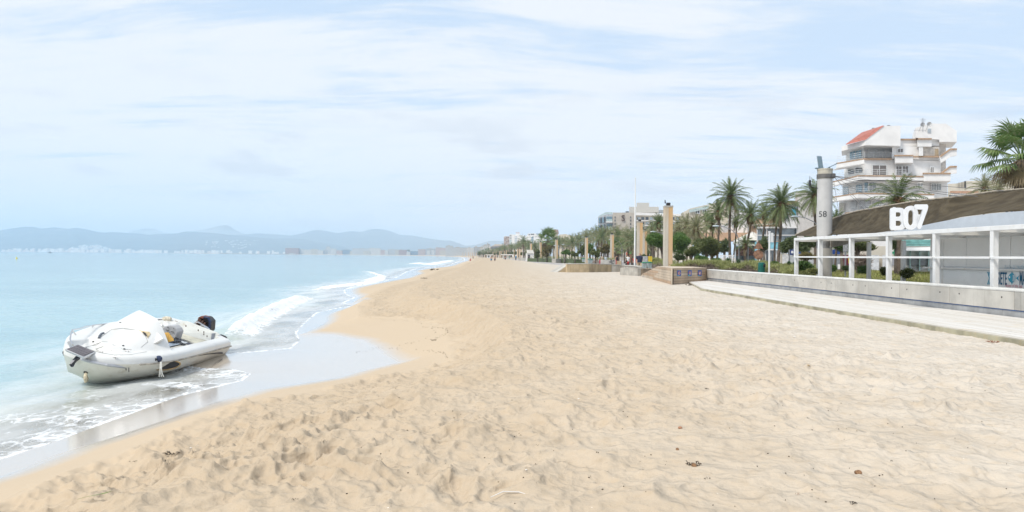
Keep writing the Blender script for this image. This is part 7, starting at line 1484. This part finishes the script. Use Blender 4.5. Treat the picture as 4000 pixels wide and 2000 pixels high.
def man(label, px, pfeet, Y=None, z=0.0, h=1.75, **kw):
    pose = kw.get('pose', 'walk'); g_ = G(px, pfeet, z) if Y is None else Vector((P(px, 1000, Y).x, Y, z))
    a = dict(rz=0.0, skin=SK, top=None, bottom=None, hair=(.04, .03, .02), bald=False, cap=None, shorts=True, longtop=False, sleeve=True, detail=0, group=None, step=.18, arm=.12); a.update(kw); a['pose'] = pose
    r, o, J, R, names, s = person(label, g_, h, a['rz'], pose, a['skin'], detail=a['detail'], step=a['step'], group=a['group'])
    finish(r, o, J, R, names, s, a['top'], a['bottom'], a['hair'], a['bald'], a['cap'], a['shorts'], a['longtop'], a['sleeve'], a['detail'], pose); return r
navy = mat('cloth_navy', (.02, .03, .07), .8, var=.1); khaki = mat('cloth_khaki', (.42, .33, .22), .85, var=.1); red = mat('cloth_red', (.50, .03, .03), .8); white = mat('cloth_white', (.68, .68, .68), .8); black = mat('cloth_black', (.02, .02, .025), .8); blue = mat('cloth_blue', (.04, .22, .42), .8); purp = mat('cloth_dark_purple', (.06, .04, .08), .8); lblue = mat('cloth_pale_blue', (.40, .48, .55), .8); beige = mat('cloth_beige', (.52, .42, .32), .85); bblue = mat('cloth_bright_blue', (.03, .08, .45), .8)
man('white haired man in a navy polo shirt and khaki trousers behind the wall', 2499, 0, 61.5, .03, 1.86, rz=PI, top=navy, bottom=khaki, shorts=False, bald=True, skin=mat('skin_pink', (.55, .33, .24), .6), detail=1)
man('walker in a dark cap mostly hidden behind the yellow board', 2533, 0, 66, .03, 1.68, rz=PI, top=navy, bottom=khaki, cap=black, detail=1)
man('child sized walker in red with black trousers right of the flagpole', 2480.5, 0, 78, .03, 1.55, rz=PI, top=red, bottom=black, shorts=False, detail=0)
man('person in a white top and red shorts walking left of the flagpole', 2453, 0, 84, .03, 1.72, rz=2.0, top=white, bottom=red)
man('small person in black beside the one in the white top', 2447.5, 0, 80, .03, 1.30, rz=1.2, top=black, bottom=black, shorts=False)
man('person in a black vest and bright blue shorts behind the graffiti barrier', 2410, 0, 100, .03, 1.72, rz=0.3, top=black, bottom=bblue, sleeve=False)
man('person in a long beige coat on the promenade behind the barrier', 2351, 0, 118, .03, 1.72, rz=0, top=beige, bottom=beige, longtop=True, shorts=False)
man('person with pale blue shirt and white cap beside the beige coat', 2367, 0, 116, .03, 1.60, rz=0, top=lblue, bottom=navy, cap=white)
man('seated looking person in white near the green lidded bin', 2309, 0, 118, .03, 1.25, rz=0, pose='stand', top=white, bottom=white)
man('bare chested walker in blue shorts, left of the pair on the beach', 1919, 1025, None, -.30, 1.75, rz=.1, bottom=blue, skin=SK, arm=.4)
man('bare chested tanned walker in dark shorts, right of the pair on the beach', 1933, 1024.6, None, -.30, 1.73, rz=-.1, bottom=purp, skin=SK2, arm=.4)
man('lone bare chested walker in black trunks ahead of the pair', 1973.5, 1019, None, -.25, 1.72, rz=0, bottom=black, skin=mat('skin_pink', ()), arm=.3)
man('person in red sitting on the sand near the waterline', 1838, 1019, None, -.45, 1.7, rz=2.4, pose='sit', top=red, bottom=red)
man('tiny tanned person standing just beyond the one in red', 1848, 1013, None, -.4, 1.7, rz=0, bottom=purp, skin=SK2)
man('person lying back low on the sand by the far pillars', 1886, 1005, None, -.2, 1.7, rz=1.6, pose='sit', top=navy, bottom=navy)
man('person in blue near the kiosk on the far promenade', 2015, 0, 230, .0, 1.7, rz=0, top=blue, bottom=navy, shorts=False)
man('person in purple leaning at the window of the small white kiosk', 2065, 0, 205, .0, 1.7, rz=0, top=purp, bottom=purp, shorts=False)
for k, (x, y, l) in enumerate(((1709, 1002, 'tiny far bather standing in the water'), (1311, 999, 'tiny dark marker post standing in the sea'))):
    if k == 0: man(l, x, y, 900, ZS - .5, 1.7, rz=0, bottom=purp, skin=SK2, pose='stand')
    else: p_ = P(x, y, 1150); b = MB(); b.tube([(p_.x, p_.y, ZS - 1), (p_.x, p_.y, p_.z + 2.2)], .35, 6); b.obj('marker_post', M_DARKMET, label=l, cat='post')
# ================================================================ street things on the promenade
def lamp_post(px, yh, Y, side, label, z=0.0):
    t = P(px, yh, Y); r = empty('street_lamp', (t.x, Y, z), 0, label, 'street lamp', 'curved street lamps'); H = t.z - z; b = MB(); pts = [(0, 0, 0), (0, 0, H * .7)] + [(side * 1.9 * (1 - math.cos(a)) , 0, H * .7 + H * .3 * math.sin(a)) for a in (.4, .8, 1.2, 1.5)]; b.tube(pts, [.055, .045, .035, .03, .03, .03], 8); b.obj('pole', M_GREYMET, r)
    b = MB(); b.ellipsoid((side * 1.95, 0, H - .02), (.30, .13, .08), 12, 6); b.obj('lamp_head', mat('lamp_pale', (.45, .52, .56), .3), r)
lamp_post(2887, 883, 60, -1, 'curved street lamp rising between the tall palms'); lamp_post(2620, 905, 78, -1, 'street lamp whose round head shows right of the ochre pillar'); lamp_post(2430, 935, 120, -1, 'street lamp with a round head left of the flagpole'); lamp_post(2204, 959, 150, -1, 'far street lamp left of the two by the palm trunks'); lamp_post(2236, 956, 150, -1, 'far street lamp right of the two by the palm trunks'); lamp_post(3210, 846, 52, -1, 'lamp head poking out left of the numbered pillar')
def litter_bin():
    Y = 37.5; c = P(2974, 1072, Y); r = empty('litter_bin', (c.x, Y, 0), 0, 'dark green litter bin standing behind the concrete wall', 'litter bin'); t = P(2974, 1027, Y).z; b = MB(); b.tube([(0, 0, 0), (0, 0, t - .12), (0, 0, t)], [.20, .17, .165], 20); b.obj('body', mat('bin_green', (.0, .11, .085), .35), r)
    b = MB(); b.ellipsoid((0, 0, t), (.165, .165, .03), 16, 5); b.obj('lid', mat('bin_green', ()), r); b = MB(); b.slab([(.04, -.158, t - .22), (.155, -.09, t - .22), (.155, -.09, t - .06), (.04, -.158, t - .06)], (.02, -.03, 0)); b.obj('opening', M_HOLE, r)
litter_bin()
def thin_pole(px, yt, yb, Y, label, name='pole', w=.05, m=None): 
    a, c = P(px, yt, Y), P(px, yb, Y); r = empty(name, (c.x, Y, c.z), 0, label, 'post'); b = MB(); b.tube([(0, 0, -.5), (0, 0, a.z - c.z)], w, 8); b.obj('shaft', m or M_WHITE, r); b = MB(); b.tube([(0, 0, a.z - c.z), (0, 0, a.z - c.z + .06)], w * 1.4, 8); b.obj('cap', m or M_WHITE, r); return r, a.z - c.z
r, H = thin_pole(3004.5, 908, 1066, 36.5, 'slim white post beside the green litter bin', 'white_post', .045)
b = MB(); b.box(.06, .18, -.05, .05, H - .5, H - .02); b.obj('box', M_WHITE, r)
r, H = thin_pole(2961, 952, 1030, 44, 'rusty thin post carrying the backs of two road signs', 'road_sign', .035, mat('rusty_post', (.45, .30, .20), .8, var=.2, scale=6))
rs_ = mat('rusty_sign_back', (.30, .16, .10), .8, var=.35, scale=5, dirt=(.5, .4, .33)); b = MB(); b.slab([(-.30, -.05, H - .32), (.30, -.05, H - .32), (0, -.05, H + .2)], (0, .02, 0)); b.obj('triangle_plate', rs_, r); b = MB(); b.slab([(.30 * math.cos(i * .3142), -.05, H - .68 + .30 * math.sin(i * .3142)) for i in range(20)], (0, .02, 0)); b.obj('round_plate', rs_, r)
def totem():
    Y = 43; c = P(3093, 1040, Y); r = empty('bus_stop_sign', (c.x, Y, 0), 0, 'grey bus stop totem with a blue bus symbol left of the pergola', 'sign'); t = P(3093, 975, Y).z; w = .13
    b = MB(); b.box(-w, w, -.04, .04, 0, t - .32); b.obj('panel', mat('totem_grey', (.48, .50, .52), .4), r); b = MB(); b.box(-w - .01, w + .01, -.05, .05, t - .32, t); b.obj('head', mat('totem_blue', (.02, .05, .20), .4), r); b = MB(); b.box(-.07, .07, -.055, -.051, t - .22, t - .10); b.box(-.05, .05, -.055, -.051, t - .099, t - .07); b.obj('bus_symbol', M_WHITE, r); b = MB(); b.box(-w - .05, -w, -.05, .05, 0, t); b.obj('side_post', M_GREYMET, r)
totem()
def info_sign():
    Y = 38; c = P(3302, 1050, Y); r = empty('notice_post', (c.x, Y, 0), 0, 'grey notice board on a post seen through the pergola', 'sign'); t = P(3302, 950, Y).z; b = MB(); b.tube([(0, 0, 0), (0, 0, t - .4)], .045, 8); b.obj('post', M_GREYMET, r); b = MB(); b.box(-.12, .12, -.03, .03, t - .45, t + .02); b.obj('board', mat('notice_grey', (.36, .37, .39), .6, var=.2, scale=14), r)
info_sign()
M_BING = mat('bin_grey', (.34, .40, .40), .5); M_LID = mat('bin_lid_green', (.03, .24, .13), .45)
def wheelie(px, yt, yb, Y, w_px, label, top=0):
    a, c = P(px, yt, Y), P(px, yb, Y); w = w_px / FPX * Y / 2; z0 = max(0.0, c.z); H = a.z - z0; r = empty('wheeled_bin', (c.x, Y, z0), .15, label, 'bin', 'grey bins with green lids'); b = MB(); n = [(-w, -w), (w, -w), (w, w), (-w, w)]; b.add([(x * .78, y * .78, 0) for x, y in n] + [(x * .95, y * .95, H * .86) for x, y in n], [(3, 2, 1, 0), (4, 5, 6, 7), (0, 1, 5, 4), (1, 2, 6, 5), (2, 3, 7, 6), (3, 0, 4, 7)]); b.obj('body', M_BING, r, bevel=.02)
    b = MB(); b.box(-w * 1.08, w * 1.08, -w * 1.1, w, H * .861, H * .93); b.obox((0, 0, H * .96), (w * .9, 0, 0), (0, w * .8, .02), (0, 0, .03)); b.obj('lid', M_LID, r, bevel=.02)
    for x in (-w * .6, w * .6): b = MB(); b.tube([(x - .03, w * .8, .06), (x + .03, w * .8, .06)], .07, 12); b.obj('wheel', M_DARKMET, r)
wheelie(2517, 1024, 1048, 55, 18, 'grey bin with a green lid below the grey board'); wheelie(2537, 1023, 1047, 55.5, 17, 'grey bin with a green lid below the yellow board'); wheelie(2305, 1011, 1028, 100, 18, 'larger grey bin with green lid at the top of the slip'); wheelie(2279, 1009, 1023, 108, 11, 'grey green lidded bin left of the larger one, with a white label'); wheelie(1989, 1003, 1011, 190, 5, 'tiny grey bin on the far sand before the walls')
def boards():
    Y = 56.5; r = empty('notice_boards', (P(2530, 1002, Y).x, Y, 0), 0, 'grey board and yellow board standing behind the bins', 'notice board'); x0 = r.location.x
    for (a, b_, m, n) in ((2511, 2529, mat('board_grey', (.42, .43, .45), .5), 'grey_board'), (2530.5, 2547, mat('board_yellow', (.72, .52, .04), .5), 'yellow_board')):
        p, q = P(a, 1023, Y), P(b_, 1001, Y); b = MB(); b.box(p.x - x0, q.x - x0, -.03, .03, p.z, q.z); b.obj(n, m, r)
    b = MB(); p = P(2530, 1048, Y); b.box(p.x - x0 - .03, p.x - x0 + .03, -.04, .04, 0, P(2530, 1001, Y).z); b.obj('post', mat('brown_post', (.25, .19, .13)), r)
boards()
def graffiti():
    Y = 96; a, c = P(2343, 1030, Y), P(2406, 1015, Y); r = empty('concrete_barrier', ((a.x + c.x) / 2, Y, 0), 0, 'pale barrier with red ends and a black graffiti tag', 'barrier'); w = (c.x - a.x) / 2; b = MB(); b.box(-w, w, -.15, .15, 0, c.z); b.obj('block', M_CONC, r)
    for s_ in (-1, 1): b = MB(); b.box(s_ * w - .06, s_ * w + .06, -.16, .16, 0, c.z + .02); b.obj('red_end', mat('red_end', (.45, .04, .05)), r)
    b = MB(); rr = random.Random(3)
    for k in range(22): x = w * .30 + rr.uniform(0, w * .55); z = rr.uniform(.12, c.z - .12); a_ = rr.uniform(0, 3); b.tube([(x, -.155, z), (x + .22 * math.cos(a_), -.155, z + .15 * math.sin(a_)), (x + .3 * math.cos(a_ + .8), -.155, z + .1 * math.sin(a_ + 1))], .022, 4)
    b.obj('graffiti', M_HOLE, r)
    a, c = P(2408, 1028, 98), P(2427, 1019, 98); b = MB(); b.box(a.x, c.x, 98, 98.6, 0, c.z); b.obj('concrete_bench', M_CONC_OCH, label='short beige bench end right of the graffiti barrier', cat='bench')
graffiti()
def cone():
    c = P(2488, 1035, 62); b = MB(); r = empty('traffic_cone', (c.x - .1, 62, .03), 0, 'red bag like cone beside the walking man', 'cone'); b.tube([(0, 0, 0), (0, 0, .45)], [.17, .07], 10); b.obj('body', mat('cone_red', (.50, .05, .06)), r); b = MB(); b.ellipsoid((-.12, -.1, .3), (.13, .1, .1), 10, 6); b.obj('white_bundle', M_WHITE, r)
cone()
def small_kiosk():
    Y = 210; a, c = P(2054, 1008, Y), P(2086, 990, Y); r = empty('small_kiosk', (a.x, Y, 0), 0, 'small white kiosk with a dark hatch and pitched slatted roof among the pillars', 'kiosk'); w = c.x - a.x; H = c.z; b = MB(); b.box(0, w, 0, 2.5, 0, H); b.obj('wall', M_BW, r); b = MB(); b.box(w * .22, w * .52, -.05, 0, .6, H * .82); b.obj('hatch', M_GLS, r)
    b = MB(); b.slab([(w * .1, -.3, H), (w * 1.02, -.3, H), (w * .85, 1.2, H + 1.0), (w * .12, 1.2, H + 1.0)], (0, .1, .06)); b.obj('roof', M_CONC, r)
small_kiosk()
for k, (x0, x1, yt, Y, l) in enumerate(((1962, 1988, 993, 340, 'low white beach bar behind the twin pillars'), (1902, 1918, 994, 500, 'pale blue green beach bar far along the beach'))):
    a, c = P(x0, 1004, Y), P(x1, yt, Y); r = empty('small_kiosk', (a.x, Y, 0), 0, l, 'kiosk'); w = c.x - a.x; b = MB(); b.box(0, w, 0, 3, -.3, c.z - .35); b.obj('wall', M_KW if k else M_BW, r); b = MB(); b.box(-.8, w + 1.6, -1, 3.6, c.z - .35, c.z); b.obj('roof', M_BW, r); b = MB(); b.box(w * .3, w * .6, -.06, 0, .4, c.z - .7); b.obj('hatch', M_GLS, r)
def traffic_light_sign():
    Y = 150; c = P(2461, 988, Y); r = empty('lit_cross_sign', (c.x, Y, 0), 0, 'green and red lit sign between the palm trunks left of the flagpole', 'sign'); b = MB(); b.box(-.06, .06, -.05, .05, 0, c.z); b.obj('post', M_GREYMET, r)
    for n, dx, dz, col_ in (('green_panel', .1, 0, (.02, .5, .12)), ('red_panel', -.45, -.3, (.7, .03, .02))):
        m = mat('lit_' + n, col_, .4); bs = m.node_tree.nodes['Principled BSDF']; bs.inputs['Emission Color'].default_value = (*col_, 1); bs.inputs['Emission Strength'].default_value = .8; b = MB(); b.box(dx - .3, dx + .35, -.08, .0, c.z + dz - .15, c.z + dz + .35); b.obj(n, m, r)
    p = P(2461, 998, 152); b = MB(); b.box(p.x - .7, p.x + .7, 152, 152.4, .2, p.z + .5); b.obj('shop_panel', mat('orange_panel', (.50, .20, .06)), label='orange shop panel between the palm trunks', cat='panel')
traffic_light_sign()
# distant craft
def launch():
    Y = 1500; c = P(196, 989.2, Y); r = empty('motor_launch', (c.x, Y, ZS), 0, 'small dark motor launch far out on the calm sea at the left', 'boat'); b = MB(); b.add([(-4.4, -1.2, .9), (3.6, -1.2, .8), (4.6, 0, 1.0), (3.6, 1.2, .8), (-4.4, 1.2, .9), (-3.9, -1, -.3), (3.2, -1, -.3), (3.9, 0, -.3), (3.2, 1, -.3), (-3.9, 1, -.3)], [(0, 1, 6, 5), (1, 2, 7, 6), (2, 3, 8, 7), (3, 4, 9, 8), (4, 0, 5, 9), (0, 4, 3, 2, 1)]); b.obj('hull', mat('launch_dark', (.05, .07, .11), .5), r)
    b = MB(); b.box(-1.6, 1.2, -.8, .8, .9, 1.9); b.box(-1.3, .9, -.7, .7, 1.9, 2.6); b.obj('cabin', mat('launch_cabin', (.10, .12, .16), .5), r); b = MB(); b.tube([(-.4, 0, 2.6), (-.4, 0, 3.8)], .08, 5); b.obj('mast', M_DARKMET, r)
launch()
c = P(65, 1011.5, 250); b = MB(); b.tube([(c.x, 250, ZS - .2), (c.x, 250, ZS + .12), (c.x, 250, ZS + .75)], [.33, .33, .04], 10); b.obj('yellow_buoy', mat('buoy_yellow', (.75, .65, .05), .5), label='small yellow marker buoy at the far left of the sea', cat='buoy')
for k, (x, Y, w) in enumerate(((170, 5700, 26), (285, 5700, 22), (590, 5650, 16))):
    c = P(x, 985, Y); r = empty('white_ship', (c.x, Y, ZS), 0, ['white ship moored leftmost before the far town', 'white ship moored in the middle before the far town', 'white ship moored rightmost before the far town'][k], 'ship', 'white ships moored before the town'); L = w / FPX * Y; b = MB(); b.add([(-L / 2, -6, 6), (L * .42, -6, 6), (L / 2, 0, 8), (L * .42, 6, 6), (-L / 2, 6, 6), (-L * .46, -5, -1), (L * .4, -5, -1), (L * .44, 0, -1), (L * .4, 5, -1), (-L * .46, 5, -1)], [(0, 1, 6, 5), (1, 2, 7, 6), (2, 3, 8, 7), (3, 4, 9, 8), (4, 0, 5, 9), (0, 4, 3, 2, 1)]); b.obj('hull', M_BW, r); b = MB(); b.box(-L * .35, L * .2, -4, 4, 6, 13); b.box(-L * .2, L * .05, -3, 3, 13, 17); b.obj('superstructure', M_BW, r)
# ================================================================ flotsam on the sand
WD = mat('dry_weed', (.05, .032, .02), .9, var=.3, scale=20); WDB = mat('weed_ball', (.30, .17, .09), .95, var=.3, scale=25, bump=.8); SHL = mat('shell_white', (.78, .75, .72), .4); STK = mat('driftwood', (.10, .08, .06), .9, var=.3, scale=15)
def zray(px, py):
    """where a ray through the photograph meets the modelled beach"""
    a, b_ = ray(px, py); d = Vector((a, 1, -b_)).normalized(); bpy.context.view_layer.update(); hit, l, n, i = beach.ray_cast(Vector((0, 0, EYE)), d); return l if hit else G(px, py, 0)
rnd = random.Random(77)
def twig_pile(px, py, w_px, label, kind='weed', n=10, m=WD, group=None):
    c = zray(px, py); s = w_px / FPX * c.y / 2; b = MB()
    for i in range(n):
        a = rnd.uniform(0, 6.28); p = Vector((rnd.uniform(-s, s), rnd.uniform(-s, s) * .8, .004)); q = p + Vector((math.cos(a), math.sin(a), rnd.uniform(-.05, .45))) * s * rnd.uniform(.3, .8); mid = (p + q) / 2 + Vector((0, 0, s * rnd.uniform(0, .25))); b.tube([p, mid, q], [s * .05, s * .08, s * .03], 5)
    return b.obj(kind, m, label=label, cat='seaweed' if m is WD else 'driftwood', loc=c, group=group)
def ball(px, py, w_px, label, m=WDB, name='seaweed_ball', flat=.8, cat='seaweed ball'):
    c = zray(px, py); s = w_px / FPX * c.y / 2; b = MB(); b.ellipsoid((0, 0, s * flat * .5), (s, s * .85, s * flat), 12, 8); o = b.obj(name, m, label=label, cat=cat, loc=c, smooth=True)
    for v in o.data.vertices: v.co *= 1 + rnd.uniform(-.10, .10)
    return o
twig_pile(2708, 1816, 44, 'big tangle of dark dry weed on the right of the foreground', n=26); ball(2711, 1822, 20, 'brown fibrous seaweed ball lying in the big weed tangle')
ball(2657, 1673, 18, 'smooth reddish brown pebble left of the tangle', mat('pebble_red', (.38, .19, .11), .7), 'pebble', .55, 'pebble'); ball(2646, 1757, 13, 'small brown seaweed ball above the big tangle'); ball(3352, 1851, 28, 'large pale brown seaweed ball at the lower right', flat=.7); ball(3158, 1428, 12, 'tan pebble right of the middle distance', mat('pebble_tan', (.45, .33, .2)), 'pebble', .5, 'pebble'); ball(3164, 1525, 10, 'small flat tan pebble below the other tan one', mat('pebble_tan', ()), 'pebble', .5, 'pebble')
twig_pile(2763, 1520, 18, 'curled black weed clump in the middle of the dry sand', n=10); twig_pile(2764, 1872, 22, 'brown and black weed scrap below the big tangle', n=9); twig_pile(3344, 1969, 46, 'dark grey driftwood piece at the bottom right edge', 'driftwood', 7, STK); twig_pile(3118, 1933, 20, 'brown weed scrap at the bottom, left of two black ones', n=7, m=mat('weed_redbrown', (.26, .12, .07), .9)); twig_pile(3170, 1942, 12, 'left of two small black weed scraps near the bottom', n=5); twig_pile(3196, 1950, 14, 'right of two small black weed scraps near the bottom', n=5); twig_pile(3480, 1802, 18, 'grey brown weed scrap above the large pale ball', n=6)
twig_pile(2093, 1815, 24, 'bent black stalk standing like a chevron in the sand', 'weed_stalk', 3, STK); twig_pile(2026, 1703, 22, 'curved dark twig in the central foreground', 'twig', 3, STK); twig_pile(2102, 1742, 18, 'dark angled twig right of the curved one', 'twig', 3, STK); twig_pile(1615, 1900, 12, 'small upright dark shard near the bottom centre', 'shard', 3, STK); twig_pile(1152, 1955, 30, 'pointed dark brown shard at the bottom left of centre', 'shard', 6, STK); twig_pile(675, 1773, 54, 'long dark twig lying on the sand slope, right of the two', 'twig', 12, STK); twig_pile(526, 1803, 28, 'short dark twig on the sand slope, left of the two', 'twig', 5, STK)
twig_pile(1696, 1330, 22, 'dark clump of weed on the smooth bay sand', n=16); twig_pile(1927, 1963, 14, 'tiny dark scrap at the bottom right of centre', n=4); twig_pile(3395, 1243, 26, 'dry leaves against the boardwalk edge', n=10, m=mat('weed_redbrown', ())); twig_pile(3885, 1338, 40, 'pile of dry brown leaves at the right end of the boardwalk', n=14, m=mat('weed_redbrown', ())); twig_pile(3120, 1198, 20, 'brown leaf scrap at the far end of the boardwalk edge', n=7, m=mat('weed_redbrown', ())); twig_pile(2700, 1115, 40, 'twigs on the sand by the timber corner', n=8, m=STK); twig_pile(1700, 1055, 34, 'line of weed at the waterline in the distance', n=12); twig_pile(1655, 1088, 26, 'dark weed patch on the sand beyond the wave', n=9)
ball(3104, 1317, 13, 'flat white shell right of the middle distance', SHL, 'shell', .25, 'shell'); ball(2055, 1836, 10, 'white round shell beside the chevron stalk', SHL, 'shell', .35, 'shell'); ball(2260, 1558, 8, 'pale greenish shell in the middle sand', SHL, 'shell', .4, 'shell'); ball(745, 1750, 9, 'tiny white shell on the left slope', SHL, 'shell', .4, 'shell')
c = zray(1990, 1935); b = MB(); b.tube([(-.12, -.04, .0), (-.04, .012, .02), (.06, .02, .015), (.12, .0, .005)], [.002, .004, .004, .002], 6); b.obj('white_stalk', SHL, label='long bleached white stalk at the bottom centre', cat='stalk', loc=c)
c = zray(358, 1948); b = MB(); b.add([(-.10, -.03, .005), (-.04, -.012, .02), (.09, .03, .035), (.14, .05, .05), (.05, .03, .03), (-.05, .0, .015)], [(0, 1, 5), (1, 2, 4, 5), (2, 3, 4)]); o = b.obj('green_leaf', mat('green_leaf', (.14, .26, .03), .4), label='fresh green blade of leaf at the bottom left', cat='leaf', loc=c); o.modifiers.new('t', 'SOLIDIFY').thickness = .002
# drift line of small crumbs along the bay, too many to count
def crumbs():
    rr = random.Random(5); b = MB(); lines = [[(1390, 1376), (1480, 1360), (1590, 1362), (1680, 1370), (1735, 1380), (1745, 1400)], [(1400, 1236), (1500, 1250), (1600, 1252), (1680, 1268), (1700, 1300), (1650, 1330), (1560, 1350)], [(1640, 1276), (1740, 1282), (1750, 1300), (1700, 1325)]]
    bpy.context.view_layer.update()
    for ln in lines:
        for k in range(60):
            t = rr.random() * (len(ln) - 1); i = int(t); f = t - i; x = ln[i][0] * (1 - f) + ln[i + 1][0] * f + rr.gauss(0, 3); y = ln[i][1] * (1 - f) + ln[i + 1][1] * f + rr.gauss(0, 2); a, b_ = ray(x, y); hit, l, n, _ = beach.ray_cast(Vector((0, 0, EYE)), Vector((a, 1, -b_)).normalized())
            if hit: s = rr.uniform(.004, .010); d = rr.uniform(0, 3); b.obox(l + Vector((0, 0, .004)), (s * math.cos(d), s * math.sin(d), 0), (-s * .4 * math.sin(d), s * .4 * math.cos(d), 0), (0, 0, .004))
    for k in range(140):
        x, y = rr.uniform(1300, 4000), 1150 + 850 * rr.random() ** .7; a, b_ = ray(x, y)
        hit, l, n, _ = beach.ray_cast(Vector((0, 0, EYE)), Vector((a, 1, -b_)).normalized())
        if hit and l.z > -.5 and l.x < wp(l.y) - 3.4: s = rr.uniform(.002, .006); d = rr.uniform(0, 3); b.obox(l + Vector((0, 0, .003)), (s * math.cos(d), s * math.sin(d), 0), (-s * .25 * math.sin(d), s * .25 * math.cos(d), 0), (0, 0, .003))
    b.obj('weed_crumbs', WD, kind='stuff', label='tiny dark crumbs of dry weed strewn over the sand')
crumbs()
# ---------------------------------------------------------------- haze
def build_haze():
    hb = MB(); hb.box(-9500, 6500, -60, 14500, ZS - 3.2, 352)
    m = bpy.data.materials.new('sea_haze'); m.use_nodes = True; t = NT(m.node_tree); t.n.remove(t.n['Principled BSDF'])
    v = t.new('ShaderNodeVolumePrincipled'); v.inputs['Color'].default_value = (.67, .825, 1.0, 1); v.inputs['Density'].default_value = 1.75e-4; v.inputs['Anisotropy'].default_value = 0.0
    t.l.new(v.outputs[0], t.n['Material Output'].inputs['Volume'])
    o = hb.obj('haze', m, kind='stuff'); tag(o, 'pale sea haze that fades the far hills', 'haze')
build_haze()
